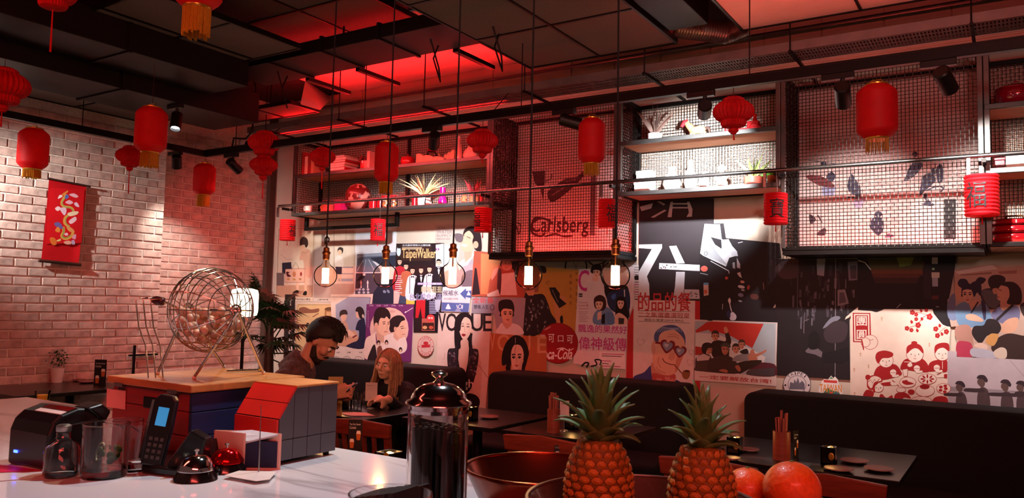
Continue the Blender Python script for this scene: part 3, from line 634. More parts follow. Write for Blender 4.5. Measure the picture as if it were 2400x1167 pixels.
# arrow sign
p = Poster('white and blue arrow notice below the middle bulb', [(616, 775), (920, 770), (896, 1040), (602, 1030)], '#d6ccd0', 4, c5)
p.t('候補水', '#4a4c62', 622, 808, 780, 866); p.t('您的身體狀況提醒', '#7a7684', 630, 890, 778, 908); p.f('#4a5c98', (800, 845), (862, 788), (862, 815), (918, 812), (915, 890), (858, 880), (858, 905)); p.f('#e0dce4', (890, 815), (912, 862), (868, 862))
p.f('#52619a', (608, 935), (898, 945), (888, 1040), (604, 1025)); p.s_('#e0dce4', (655, 985), (675, 950), (695, 985), (700, 1005), (652, 1005)); p.ring('#e0dce4', 800, 980, 20, 24, 6); p.l('#e0dce4', 8, (765, 962), (775, 1005)); p.l('#e0dce4', 8, (828, 962), (822, 1005)); p.f('#8c90b4', (740, 1030), (780, 985), (815, 1035)); p.done()
# schoolgirl, orange
p = Poster('orange poster of a schoolgirl leaning on her hand, under the beer cage', [(950, 395), (1500, 440), (1490, 885), (920, 870), (935, 560)], '#a8503c', 2, c5)
p.f('#2a1a20', (955, 570), (975, 580), (1010, 850), (925, 860)); p.f('#c87a50', (1020, 420), (1250, 445), (1190, 600), (1110, 700), (1090, 850), (1015, 850)); p.s_('#241618', (1230, 560), (1240, 490), (1290, 450), (1370, 460), (1420, 520), (1415, 620), (1380, 720), (1360, 590)); p.s_('#c98c78', (1235, 540), (1265, 470), (1330, 500), (1345, 570), (1310, 600), (1255, 590))
p.f('#d6c0b4', (1205, 640), (1370, 620), (1400, 860), (1180, 860)); p.s_('#4a2a2c', (1200, 600), (1235, 610), (1225, 840), (1190, 850)); p.s_('#c98c78', (1150, 600), (1200, 570), (1180, 640), (1130, 700)); p.l('#2a1616', 5, (1268, 520), (1290, 526)); p.l('#2a1616', 5, (1310, 525), (1330, 535)); p.l('#8a2a2c', 6, (1275, 570), (1300, 572)); p.f('#cdb4a8', (1080, 850), (1200, 800), (1220, 870), (1090, 875)); p.done()
# actor in white shirt
p = Poster('grey poster of a young man in a white shirt beside the beer bottle man', [(925, 880), (1490, 890), (1460, 1275), (1190, 1262), (1160, 1055), (920, 1050)], '#9a8f98', 5, c5)
p.r('#8d8490', 925, 955, 1160, 1052); p.t('全新番', '#c04a48', 935, 880, 1152, 945); p.t('雙鳴 人生', '#3a3440', 945, 962, 1100, 1004); p.ring('#3a3440', 1138, 990, 24, 30, 6)
p.s_('#d9d0d0', (1190, 1262), (1210, 1190), (1250, 1150), (1370, 1160), (1440, 1200), (1455, 1275)); p.f('#c79a84', (1245, 1100), (1350, 1100), (1340, 1180), (1290, 1220), (1250, 1170)); p.head(1292, 1060, 128, 190, '#d2a68e', '#201619', turn=.4, brow='#201619'); p.s_('#201619', (1205, 1010), (1210, 930), (1270, 905), (1340, 915), (1370, 980), (1365, 1040), (1340, 990), (1260, 1000), (1225, 1040)); p.done()
# magazine cover, long haired woman
p = Poster('white fashion magazine cover of a long haired woman in a dark open vest', [(305, 148), (868, 165), (800, 1200), (262, 1180), (285, 640)], '#d3bdb2', 6, c7)
for ch, x0, x1 in (('V', 305, 380), ('O', 385, 500), ('G', 520, 640), ('U', 650, 770), ('E', 775, 862)):
    p.t(ch, '#2a2022', x0, 155, x1, 340)
p.s_('#c9a596', (480, 560), (520, 480), (640, 480), (720, 560), (760, 780), (700, 1180), (430, 1180), (420, 800)); p.l('#b08a7c', 5, (360, 640), (378, 570)); p.l('#8f6a5e', 6, (720, 690), (820, 830))
p.f('#d2ac9c', (540, 400), (625, 400), (625, 540), (580, 900), (530, 640)); p.s_('#1e1519', (470, 350), (480, 220), (530, 155), (610, 150), (660, 210), (665, 330), (655, 440), (660, 530), (625, 520), (610, 430), (540, 440), (535, 520), (480, 520))
p.s_('#dab8a6', (520, 240), (560, 195), (620, 200), (648, 260), (650, 330), (620, 400), (580, 440), (545, 400), (522, 330)); p.s_('#1e1519', (515, 330), (505, 230), (550, 165), (620, 175), (655, 250), (625, 210), (580, 195), (545, 250), (535, 330))
p.l('#241a1c', 6, (540, 268), (570, 262)); p.l('#241a1c', 6, (600, 266), (632, 270)); p.l('#140d10', 9, (545, 290), (572, 288)); p.l('#140d10', 9, (600, 294), (630, 296)); p.l('#b98f80', 5, (582, 290), (574, 345), (588, 350)); p.s_('#8a1c26', (545, 378), (566, 368), (592, 378), (570, 398)); p.e('#dab8a6', 655, 340, 10, 26)
p.s_('#2a2026', (405, 540), (470, 520), (510, 500), (510, 640), (540, 900), (520, 960), (450, 930), (400, 700)); p.s_('#2a2026', (630, 510), (670, 525), (722, 545), (715, 700), (650, 940), (560, 1000), (600, 780), (630, 640)); p.l('#181216', 12, (512, 500), (505, 640), (555, 930)); p.l('#181216', 12, (632, 510), (620, 660), (575, 880))
for i in range(46):
    sd = random.random() < .5; x = random.uniform(415, 490) if sd else random.uniform(640, 705); y = random.uniform(560, 820); p.e(random.choice(['#6a4a58', '#4a4458', '#7a6a78', '#5a3440']), x, y, random.uniform(5, 12), random.uniform(7, 16), random.random()*3, n=7)
p.t('high', '#d9c4ba', 470, 850, 670, 960); p.s_('#1e1519', (590, 1010), (690, 1010), (740, 1080), (700, 1180), (600, 1180)); p.done()
# magazine cover, orange
p = Poster('orange fashion magazine cover of a dark haired woman above the middle bench', [(846, 362), (1443, 405), (1440, 900), (822, 880)], '#b0643c', 7, c7)
for ch, x0, x1 in (('V', 846, 895), ('O', 925, 1060), ('G', 1090, 1190), ('U', 1170, 1270), ('E', 1345, 1435)): p.t(ch, '#c9926c', x0, 372+.05*(x0-846), x1, 545+.05*(x0-846))
p.s_('#191114', (975, 700), (972, 590), (1010, 470), (1080, 395), (1150, 388), (1215, 440), (1255, 560), (1240, 640), (1215, 720), (1190, 640), (1060, 640), (1055, 720), (1030, 690)); p.f('#c29684', (1075, 700), (1190, 690), (1185, 800), (1060, 800)); p.head(1128, 620, 150, 270, '#d8b09c', None, turn=-.1, brow='#2a1a1c', lip='#a8484a')
p.s_('#191114', (1050, 690), (1040, 560), (1080, 460), (1125, 450), (1080, 520), (1065, 600), (1070, 690)); p.s_('#191114', (1215, 680), (1220, 560), (1180, 470), (1130, 450), (1185, 520), (1205, 600)); p.s_('#191114', (1010, 720), (1055, 660), (1060, 800), (1035, 800)); p.s_('#191114', (1185, 690), (1220, 650), (1205, 800), (1180, 800)); p.l('#191114', 3, (1125, 470), (1105, 560), (1115, 640)); p.l('#d8c8c0', 3, (1113, 410), (1113, 470)); p.done()
# man with bottle
p = Poster('yellow poster of a man in a floral shirt holding up a bottle', [(478, 162), (828, 190), (822, 775), (350, 760), (362, 380)], '#c08a3c', 4, c8)
p.f('#8f5a44', (362, 150), (500, 165), (480, 380), (360, 395)); p.s_('#261c20', (360, 420), (400, 385), (440, 400), (520, 400), (560, 470), (590, 560), (635, 640), (560, 680), (480, 745), (352, 745)); p.f('#c58a64', (370, 375), (450, 360), (440, 410), (395, 410)); p.s_('#2a1a1c', (480, 160), (540, 165), (545, 215), (500, 210))
for i in range(34): p.e(random.choice(['#6a6468', '#8a8488', '#4a4448']), random.uniform(370, 570), random.uniform(430, 720), random.uniform(4, 10), random.uniform(6, 20), random.uniform(-.6, .6), n=7)
p.s_('#c98c5c', (610, 440), (650, 420), (690, 410), (720, 460), (680, 500), (665, 600), (680, 640), (640, 640), (615, 540)); p.f('#1d1618', (572, 342), (625, 340), (665, 395), (662, 430), (722, 480), (660, 520), (630, 470), (590, 400)); p.l('#8a7a78', 5, (598, 360), (650, 470)); p.s_('#1d1618', (665, 600), (685, 580), (692, 640), (670, 645)); p.l('#4a3420', 4, (548, 290), (560, 315)); p.l('#4a3420', 4, (565, 280), (578, 300))
for x, tx in ((757, '登陣子長老'), (808, '好神之宴名品')):
    for i, ch in enumerate(tx): p.t(ch, '#7a5426', x-10, (228 if x < 800 else 208)+i*58, x+10, (258 if x < 800 else 236)+i*58)
p.done()
# round drink sign
p = Poster('round red drink sign with white script, above the middle bench', [(648+172*math.cos(a), 818+174*math.sin(a)) for a in (2*PI*i/40 for i in range(40))], '#9c1620', 6, c8, cat='sign', name='drink_sign')
p.ring('#7c1018', 648, 818, 172, 174, 5); p.e('#c9807a', 560, 690, 34, 7, -.5)
p.t('樂', '#dcc8c4', 492, 742, 540, 790); p.t('可', '#e6dcda', 566, 740, 616, 810); p.t('口', '#e6dcda', 648, 752, 694, 806); p.t('可', '#e6dcda', 724, 750, 776, 818); p.t('Coca-Cola', '#ece2e0', 470, 862, 765, 955, sh=18); p.c('#ece2e0', 9, (555, 925), (580, 940), (605, 932)); p.c('#ece2e0', 7, (640, 868), (690, 858), (740, 880), (780, 862)); p.done()
# pink magazine
p = Poster('pink and white fashion magazine with three young women', [(826, 186), (1300, 160), (1300, 480), (1240, 620), (1226, 1045), (780, 992)], '#dccfd2', 5, c8)
p.t('C', '#c2368c', 824, 195, 912, 372); p.s_('#1d1518', (930, 215), (940, 160), (985, 140), (1020, 165), (1045, 280), (1100, 330), (1240, 330), (1255, 500), (1250, 600), (1150, 480), (1080, 470), (1030, 330), (1000, 230)); p.head(978, 215, 60, 78, '#e2bba6', '#1d1518', turn=-.5); p.s_('#d8cfd2', (905, 300), (960, 270), (1030, 290), (1040, 420), (960, 440), (900, 420)); p.f('#e0b8a4', (940, 250), (1000, 255), (985, 290), (945, 285))
p.s_('#26304e', (1070, 400), (1140, 370), (1250, 360), (1255, 540), (1150, 560), (1080, 500)); p.s_('#3f68b0', (1105, 410), (1140, 395), (1135, 440), (1110, 440)); p.l('#d8d8e0', 8, (1215, 360), (1218, 420))
p.s_('#6f8cb4', (955, 570), (1020, 510), (1090, 520), (1130, 590), (1125, 655), (960, 655)); p.s_('#3a1f1c', (955, 480), (960, 430), (1005, 405), (1050, 430), (1060, 500), (1030, 540), (970, 520)); p.head(1000, 488, 66, 90, '#e4bda8', '#3a1f1c', turn=-.2); p.f('#e4bda8', (985, 560), (1020, 540), (1020, 610), (985, 620)); p.f('#15121a', (1022, 580), (1050, 560), (1050, 655), (1018, 650)); p.s_('#5a7aa8', (1060, 560), (1120, 560), (1125, 650), (1070, 650))
p.s_('#1a1214', (1140, 540), (1150, 440), (1185, 418), (1225, 450), (1250, 620), (1220, 650), (1145, 620)); p.head(1184, 480, 58, 88, '#e4bda8', '#1a1214'); p.s_('#e0b8a4', (1140, 580), (1180, 560), (1240, 610), (1230, 655), (1140, 655)); p.f('#3a3438', (1165, 600), (1215, 605), (1210, 655), (1165, 655))
for y, tx, col in ((460, 'Forever', '#b8878c'), (485, 'Love &', '#a85a68'), (512, 'Romance', '#b8788a')): p.t(tx, col, 826, y, 826+80, y+18)
p.r('#2a2028', 826, 392, 858, 405); p.r('#2a2028', 826, 410, 858, 422)
for i in range(7): p.r('#c0a8ac', 826, 545+i*14, 870+random.randint(0, 50), 552+i*14)
p.t('飄逸的果然好', '#c23a90', 822, 655, 1238, 722, 18, 18); p.t('偉神級傳', '#c8448e', 826, 762, 1234, 872, 12, 12)
p.r('#dccfd2', 820, 725, 825, 726); p.r('#e8e0e0', 1000, 890, 1225, 1035)
for i, (y, wd) in enumerate(((905, 190), (922, 170), (962, 80), (985, 60), (1008, 160))): p.r('#7a6a70' if i % 2 else '#c06a94', 1022, y, 1022+wd, y+8, 6)
p.c(INK, 14, (850, 1015), (880, 985), (910, 990), (890, 1025)); p.c(INK, 12, (930, 1015), (980, 1000), (965, 960), (1015, 965), (1005, 1005)); p.done()
p = Poster('white magazine strip with small print beside the road photograph', [(1240, 150), (1342, 150), (1342, 640), (1262, 640), (1302, 500), (1302, 160)], '#d8d2d2', 3, c8)
for i, y in enumerate(range(165, 620, 21)): p.r(random.choice(['#6a6468', '#a85a90', '#3a3438', '#9a9498']), 1296+random.randint(0, 10), y, 1338, y+9)
p.e(INK, 1322, 258, 28, 20); p.done()
# bicycle poster
p = Poster('grey poster with a bicycle just below the beer cage', [(300, 60), (1320, 70), (1320, 200), (300, 175)], '#8d8684', 1, c8)
for x in (802, 1125):
    p.ring(INK, x, 165, 98, 110, 14, n=40)
    for a in range(6): p.l('#3a3434', 3, (x, 165), (x+85*math.cos(a*PI/3), 165+95*math.sin(a*PI/3)))
p.l(INK, 12, (840, 70), (960, 160)); p.l(INK, 10, (960, 160), (1120, 90)); p.done()
# comic poster
p = Poster('comic book poster of a grinning man with heart glasses and a pipe', [(112, 60), (762, 66), (738, 1100), (25, 960), (48, 300), (110, 140)], '#dccac4', 6, d2)
p.f('#b4262a', (108, 140), (112, 165), (105, 925), (30, 935), (50, 300)); p.f('#b4262a', (760, 66), (810, 70), (812, 1130), (748, 1090))
p.t('的品的餐', '#b8383a', 160, -20, 710, 175); p.l('#3a302e', 4, (165, 172), (708, 180)); p.t('二之集選畫漫冠皇', '#b04a48', 160, 185, 700, 240, 10, 10); p.l('#3a302e', 4, (163, 228), (705, 246)); p.t('楊祖光/著譯 DAVE BERG', '#5a4c4a', 225, 252, 635, 278, 12, 12); p.l('#3a302e', 4, (160, 280), (706, 302))
p.s_('#3f4480', (110, 870), (220, 820), (300, 750), (340, 900), (560, 900), (640, 960), (738, 1060), (730, 1100), (400, 1100), (110, 1000)); p.s_('#272c58', (560, 900), (640, 960), (735, 1060), (690, 1080), (600, 1000))
p.s_('#c88c78', (300, 720), (400, 780), (540, 830), (555, 900), (500, 950), (350, 960), (310, 900)); p.s_('#b8554c', (310, 830), (430, 850), (545, 840), (530, 920), (440, 955), (330, 945))
for x, y in ((380, 900), (465, 885), (505, 905)): p.s_('#c8877c', (x-28, y-12), (x-10, y-22), (x, y-8), (x+14, y-22), (x+28, y-8), (x, y+28))
p.s_('#dba890', (345, 560), (370, 430), (460, 375), (580, 390), (645, 470), (650, 600), (600, 740), (545, 830), (450, 850), (350, 790), (310, 700), (320, 620)); p.s_('#d29a84', (300, 540), (330, 480), (345, 560), (335, 640), (310, 630)); p.s_('#c58670', (600, 560), (652, 560), (600, 740), (550, 825), (560, 700))
p.s_('#4a5480', (330, 480), (340, 400), (420, 335), (530, 322), (610, 360), (655, 440), (655, 540), (640, 470), (580, 400), (520, 370), (430, 390), (385, 430), (370, 500)); 
for i in range(9): p.c('#98a6c0', 6, (360+i*25, 400-i*4), (400+i*25, 352), (460+i*20, 350+i*6))
def heart(p, col, cx, cy, r, rot=.15):
    pts = [(-.0, -.45), (.35, -.85), (.9, -.7), (1.0, -.1), (.6, .5), (0, 1.0), (-.6, .5), (-1.0, -.1), (-.9, -.7), (-.35, -.85)]
    p.s_(col, *[(cx+r*(x*math.cos(rot)-y*math.sin(rot)), cy+r*(x*math.sin(rot)+y*math.cos(rot))) for x, y in pts])
heart(p, '#7c2026', 468, 545, 76); heart(p, '#7c2026', 600, 600, 66); heart(p, '#8a8ea4', 468, 545, 52); heart(p, '#8a8ea4', 600, 600, 44); heart(p, '#c8c4cc', 458, 535, 22); heart(p, '#c8c4cc', 590, 590, 18); p.l('#7c2026', 22, (340, 505), (410, 515)); p.l('#7c2026', 16, (530, 570), (560, 585))
p.s_('#d09880', (480, 650), (500, 620), (540, 610), (550, 660), (510, 695), (478, 680)); p.c('#6a2c28', 9, (415, 670), (440, 710), (500, 735), (548, 740)); p.c('#a86a58', 6, (470, 450), (540, 440), (590, 465)); p.c('#a86a58', 5, (480, 425), (540, 415), (590, 440)); p.c('#a86a58', 6, (350, 760), (380, 800), (450, 830)); p.c('#a86a58', 5, (380, 660), (370, 720), (400, 770))
p.l('#7a4a2c', 12, (545, 745), (625, 835)); p.s_('#8a5a34', (620, 840), (640, 800), (700, 800), (705, 850), (680, 890), (640, 885)); p.e('#4a2c1a', 675, 806, 28, 12, .1)
for x, y, r in ((185, 500, 40), (720, 610, 30), (705, 715, 34)): heart(p, '#b8a29e', x, y, r); heart(p, '#dccac4', x, y, r-6)
p.done()
# road marking photograph
p = Poster('dark photograph of white road marking with torn corner', [(108, 40), (792, 20), (790, 250), (720, 250), (660, 955), (104, 948)], '#2b2427', 4, d1)
p.f('#d6d8dc', (106, 440), (318, 436), (318, 470), (180, 730), (200, 800), (205, 945), (106, 945), (104, 690), (225, 480), (106, 472)); p.f('#d8dade', (382, 455), (448, 450), (525, 610), (448, 612)); p.f('#d8dade', (292, 608), (665, 625), (662, 682), (290, 662)); p.f('#c6c8ce', (445, 688), (526, 688), (518, 850), (510, 950), (414, 950), (436, 820)); p.f('#c0c2c8', (522, 848), (655, 850), (662, 935), (518, 935))
for i in range(16): p.e('#2b2427', random.uniform(305, 450), random.uniform(625, 658), random.uniform(3, 9), random.uniform(2, 6), n=6)
for i in range(14): p.e('#2b2427', random.uniform(560, 640), random.uniform(862, 925), random.uniform(3, 9), random.uniform(3, 7), n=6)
p.f('#b8b2b4', (115, 95), (235, 62), (220, 110), (130, 135)); p.f('#b8b2b4', (215, 190), (340, 122), (358, 130), (245, 195)); p.f('#c0babc', (395, 50), (418, 50), (405, 190), (368, 190)); p.f('#c0babc', (545, 50), (568, 50), (595, 120), (590, 185), (540, 188), (562, 150)); p.r('#c0babc', 415, 62, 560, 74); p.r('#c0babc', 412, 98, 560, 110); p.f('#b0aaac', (300, 45), (345, 70), (335, 85), (270, 50)); p.done()
# dark shop alley photograph
p = Poster('dark night photograph of a corrugated shop front and red lanterns', [(700, 250), (880, 245), (900, 380), (1390, 428), (1405, 565), (1310, 570), (1368, 1165), (665, 1125), (660, 520)], '#211c20', 5, d1)
p.f('#c9ccd2', (705, 252), (845, 255), (862, 390), (940, 420), (1000, 540), (930, 560), (900, 640), (690, 540), (665, 520)); 
for i in range(18): p.l('#7a7e86', 4, (690+i*3, 380+i*10), (760+i*9, 440+i*11))
p.f('#211c20', (760, 370), (858, 395), (862, 480), (800, 440)); p.ring('#4a4a52', 716, 522, 18, 20, 6); p.l('#d8dade', 6, (760, 590), (925, 680)); p.l('#d8dade', 5, (925, 680), (928, 705))
p.f('#b8bcc4', (880, 395), (925, 390), (945, 440), (1000, 500), (1010, 545), (960, 545), (930, 500)); p.f('#b0b4bc', (1000, 560), (1030, 620), (1030, 660), (1000, 650)); p.f('#9a9ea6', (960, 605), (980, 600), (985, 660), (962, 655)); p.e('#d2685a', 702, 660, 32, 27); p.e('#b8503c', 905, 745, 14, 14); p.l('#b8bcc4', 5, (665, 700), (735, 715))
p.f('#d0bcb0', (695, 800), (740, 790), (742, 900), (698, 908)); p.f('#5a9ab8', (695, 788), (740, 786), (738, 808), (698, 808)); p.e('#c86a50', 715, 870, 16, 20)
p.f('#c8c4c4', (1000, 700), (1030, 690), (1045, 745), (1020, 730))
for x, y, a, b, c in ((1050, 780, 20, 12, '#c8988c'), (1040, 825, 32, 14, '#c8c8d0'), (1055, 855, 16, 8, '#a8a8b4'), (1035, 900, 26, 18, '#7a7e98'), (1105, 830, 12, 22, '#a84a40'), (1160, 915, 40, 26, '#5a3430'), (1030, 955, 18, 8, '#9a9aa8')): p.e(c, x, y, a, b, .2)
p.s_('#d8cfcc', (918, 950), (932, 925), (945, 950), (940, 985), (955, 1050), (945, 1040), (930, 980)); p.s_('#d0d0dc', (935, 1115), (940, 1070), (965, 1055), (995, 1090), (985, 1125), (950, 1130)); p.s_('#2c3050', (905, 1060), (935, 1045), (940, 1100), (915, 1100)); p.l('#c8c4c0', 5, (870, 980), (868, 1030)); p.s_('#d8d0cc', (1332, 1010), (1350, 985), (1352, 1000), (1338, 1016)); p.l('#a88a78', 5, (1240, 785), (1245, 850)); p.l('#d0d2d8', 6, (1010, 425), (1052, 415)); p.done()
# propaganda style group poster
p = Poster('vintage poster of a cheering group under a red flag, lettered along its foot', [(758, 262), (890, 270), (895, 330), (915, 390), (935, 330), (945, 270), (1626, 296), (1618, 600), (1608, 700), (1618, 965), (752, 905)], '#d6c8c2', 7, d2)
p.f('#a8b4bc', (760, 280), (1608, 305), (1598, 862), (758, 805)); p.f('#d8d4d0', (765, 400), (1000, 420), (1360, 580), (1500, 660), (1480, 720), (760, 700)); p.f('#b8362c', (940, 285), (1480, 310), (1360, 565), (1140, 440), (1010, 400), (930, 400), (900, 372), (850, 385), (770, 405), (762, 380), (830, 330), (880, 292)); p.f('#b0382e', (760, 545), (830, 555), (880, 620), (760, 640))
p.s_('#5a2a34', (1400, 740), (1450, 715), (1600, 740), (1596, 860), (1300, 840)); p.f('#4a4448', (1330, 790), (1596, 770), (1596, 862), (1300, 845))
p.s_('#33231f', (950, 660), (930, 520), (990, 480), (1080, 490), (1075, 410), (1110, 400), (1140, 490), (1120, 560), (1100, 680)); p.head(972, 440, 70, 95, '#c98a6e', '#3a2a26', turn=.3); p.s_('#c98a6e', (1070, 400), (1062, 350), (1085, 340), (1105, 370), (1100, 405))
p.s_('#4a3a36', (760, 760), (770, 660), (850, 620), (930, 660), (935, 800), (760, 800)); p.f('#c8bcb8', (770, 650), (850, 625), (920, 655), (900, 690), (780, 700)); p.head(905, 585, 70, 90, '#c98a6e', '#33221f', turn=.4); p.s_('#33221f', (830, 600), (835, 530), (880, 505), (940, 520), (940, 560), (890, 570), (870, 625))
p.s_('#3f302b', (880, 800), (900, 700), (1000, 650), (1120, 650), (1200, 720), (1220, 830), (880, 815)); p.head(1075, 580, 78, 110, '#b97a60', '#33221f', turn=.3); p.s_('#4a4a42', (1030, 560), (1040, 520), (1085, 508), (1130, 535), (1125, 560), (1060, 545))
p.s_('#8a8a8c', (1150, 690), (1200, 640), (1330, 620), (1330, 690), (1200, 705)); p.s_('#c07e64', (1320, 640), (1420, 620), (1505, 580), (1500, 605), (1420, 650), (1330, 680)); p.head(1190, 575, 72, 92, '#c98a6e', '#3a2a26', turn=.6); p.head(1250, 530, 64, 88, '#c07e64', '#4a3428', turn=.6); p.s_('#2c2220', (1230, 600), (1300, 570), (1320, 620), (1260, 625)); p.s_('#c07e64', (1340, 600), (1370, 575), (1385, 610), (1415, 690), (1330, 710)); p.s_('#33251f', (1210, 720), (1440, 690), (1440, 730), (1300, 800), (1220, 830)); p.s_('#a86a54', (1180, 760), (1215, 745), (1240, 790), (1220, 812)); p.s_('#a86a54', (1010, 800), (1060, 785), (1100, 800), (1090, 825))
p.t('一定要解放台湾!', '#b0342e', 806, 842, 1560, 885, 50, 52); p.done()
# narrow lane photograph
p = Poster('dark photograph of a narrow lane hung with wires', [(28, 160), (720, 158), (724, 545), (655, 600), (662, 1132), (72, 1095), (75, 680), (40, 430)], '#241d21', 6, d3)
for i in range(90):
    x = random.uniform(180, 700); y = random.uniform(170, 640); h = random.uniform(20, 110); wd = random.uniform(5, 24)
    p.f(random.choice(['#4a444e', '#5e5862', '#38323a', '#2e272c', '#6e6872', '#453e48', '#221c20']), (x, y), (x+wd, y+random.uniform(-8, 8)), (x+wd*.9, y+h), (x-2, y+h*.95))
p.f('#8a8e98', (392, 160), (462, 160), (450, 300), (395, 290)); p.f('#7a7480', (640, 185), (720, 180), (718, 330), (650, 335)); p.f('#4a444a', (660, 215), (712, 212), (712, 320), (664, 322)); p.f('#8a848c', (560, 410), (620, 405), (650, 520), (560, 540)); p.f('#5a525c', (575, 430), (612, 430), (630, 510), (572, 520)); p.l('#8a848c', 5, (545, 160), (540, 1100)); p.l('#6a646c', 4, (240, 160), (236, 560)); p.s_('#7a7a88', (440, 720), (500, 640), (560, 620), (580, 640), (500, 690)); p.s_('#3c3034', (450, 740), (540, 660), (640, 690), (610, 820), (480, 830))
p.f('#6b5f66', (300, 900), (330, 870), (400, 880), (438, 910), (430, 955), (380, 930), (310, 915)); p.s_('#1a1518', (330, 780), (380, 740), (420, 800), (400, 880), (330, 880)); p.l('#8a7a7c', 4, (288, 760), (290, 660), (330, 645)); p.s_('#45383c', (60, 240), (120, 180), (230, 170), (240, 300), (120, 320)); p.f('#1d181d', (440, 920), (650, 870), (655, 960), (600, 1000), (440, 990)); p.s_('#d8d0cc', (45, 550), (58, 525), (62, 545), (50, 555)); p.done()
# dim interior photograph
p = Poster('dim photograph of a bar interior with green and orange glow', [(720, 104), (1520, 95), (1500, 260), (1440, 560), (1475, 700), (1420, 705), (1320, 570), (930, 565), (850, 592), (724, 568)], '#1d191d', 7, d3)
for i in range(26):
    q = i/25; x0 = 790+q*70; g = ('#39442c', '#4c4a2a', '#5a4a2c', '#6a422c', '#58332c', '#3c2828')[min(5, int(q*6))]
    p.f(g, (x0, 135+q*210), (1245, 135+q*210), (1245, 145+q*212), (x0, 145+q*212))
p.f('#7a8a3a', (1030, 138), (1180, 138), (1150, 210), (1060, 225)); p.f('#a85a34', (1248, 180), (1276, 175), (1282, 340), (1258, 340)); p.s_(INK, (1195, 420), (1200, 350), (1225, 295), (1255, 310), (1275, 370), (1290, 480), (1190, 490)); p.f('#c8ccd4', (1318, 148), (1366, 148), (1366, 200), (1318, 200)); p.f('#9cc8a8', (1320, 232), (1340, 232), (1340, 250), (1320, 250)); p.f('#c0c4bc', (1316, 268), (1380, 268), (1380, 312), (1316, 312)); p.f('#9aa4b4', (1320, 312), (1368, 312), (1368, 382), (1322, 382)); p.r('#5a2c28', 1318, 455, 1372, 486); p.r('#2a2226', 1252, 140, 1312, 480); p.l('#d8dade', 8, (725, 172), (780, 190), (828, 248)); p.l('#a8a8ac', 5, (1068, 522), (1035, 555)); p.l('#c8ccd0', 4, (1350, 545), (1376, 546)); p.done()
# family dinner
RDK = '#a01f22'
p = Poster('white and red illustrated poster of a family eating around a table', [(92, 150), (80, 170), (40, 190), (50, 165), (160, 75), (160, 105), (280, 112), (330, 125), (400, 95), (838, 96), (850, 140), (930, 235), (970, 252), (1002, 256), (990, 478), (975, 500), (978, 1000), (88, 935)], '#e3cdbd', 8, d4)
p.f(RDK, (110, 128), (272, 130), (278, 330), (230, 398), (115, 396)); p.f('#e3cdbd', (122, 138), (262, 140), (265, 335), (222, 388), (126, 386)); p.f(RDK, (134, 150), (250, 152), (252, 345), (210, 376), (138, 376)); p.t('團', '#e9d6c8', 146, 160, 240, 246); p.t('圓', '#e9d6c8', 148, 285, 236, 368)
p.e(RDK, 270, 396, 72, 68); p.e('#e3cdbd', 270, 396, 68, 64); p.e(RDK, 228, 398, 44, 44); p.e('#e3cdbd', 228, 398, 40, 40); p.s_(RDK, (190, 390), (200, 380), (215, 460), (205, 462)); p.c(RDK, 4, (262, 378), (280, 376), (300, 370))
def blossom(x, y, r):
    for i in range(5): p.e(RDK, x+r*.6*math.cos(i*1.257), y+r*.6*math.sin(i*1.257), r*.55, n=9)
    p.e('#c86a5c', x, y, r*.25, n=7)
p.c(RDK, 5, (830, 130), (760, 165), (720, 215), (690, 290)); p.c(RDK, 4, (650, 120), (720, 130), (790, 145)); p.c(RDK, 4, (605, 268), (650, 255), (700, 240)); p.c(RDK, 4, (960, 262), (920, 290), (880, 340)); p.c(RDK, 4, (870, 275), (910, 240))
for x, y, r in ((655, 125, 22), (690, 145, 17), (812, 165, 26), (690, 186, 17), (708, 240, 24), (606, 270, 20), (646, 286, 18), (868, 275, 22), (965, 300, 22), (884, 336, 21), (782, 105, 16)): blossom(x, y, r)
for x, y in ((735, 110), (742, 185), (648, 212), (700, 290), (905, 245), (925, 322)): p.s_(RDK, (x-5, y-18), (x+14, y), (x, y+16), (x-12, y))
for x, y in ((376, 175), (182, 500), (125, 640), (255, 608), (810, 410), (128, 860)): p.e('#c9a48c', x, y, 9); p.e('#c9a48c', x, y+18, 7)
def fig(x, y, r, hair, body):   # simple line drawn diner
    p.s_(RDK, *body); p.e(RDK, x, y, r+4, r*.95+4); p.e('#e9d6c8', x, y, r, r*.95); p.s_(RDK, *hair)
    for dx in (-.35, .35): p.e(INK, x+dx*r*1.3, y+2, 5, n=8)
    p.l(RDK, 4, (x, y+4), (x+4, y+24)); p.l('#7a2a2c', 4, (x-10, y+42), (x+12, y+42))
fig(415, 565, 64, [(345, 590), (318, 540), (335, 490), (400, 472), (470, 490), (478, 520), (440, 540), (380, 545)], [(305, 710), (330, 630), (400, 600), (500, 600), (550, 660), (545, 700), (390, 740)])
fig(678, 505, 76, [(604, 500), (605, 440), (650, 410), (680, 405), (730, 425), (755, 470), (752, 500), (710, 460), (675, 452), (640, 470)], [(545, 640), (570, 570), (620, 545), (740, 545), (800, 610), (795, 670), (600, 650)]); p.e(RDK, 672, 402, 28, 16)
fig(928, 500, 66, [(860, 500), (862, 430), (920, 402), (985, 412), (990, 480), (940, 448), (890, 460)], [(800, 660), (810, 590), (870, 560), (968, 560), (968, 665), (880, 660)]); p.l('#e3cdbd', 5, (930, 570), (930, 640))
fig(345, 810, 44, [(300, 850), (290, 790), (320, 760), (345, 770), (315, 800), (315, 850)], [(205, 880), (240, 830), (300, 850), (290, 900), (230, 905)]); p.s_(RDK, (240, 780), (250, 720), (310, 695), (370, 715), (380, 755), (320, 770), (290, 830), (250, 815)); p.s_('#e3cdbd', (250, 770), (260, 730), (310, 705), (360, 722), (368, 748), (310, 762), (285, 815), (260, 800)); p.l(RDK, 6, (250, 760), (275, 740), (290, 770), (310, 735), (330, 760), (355, 730)); p.e(RDK, 250, 716, 24)
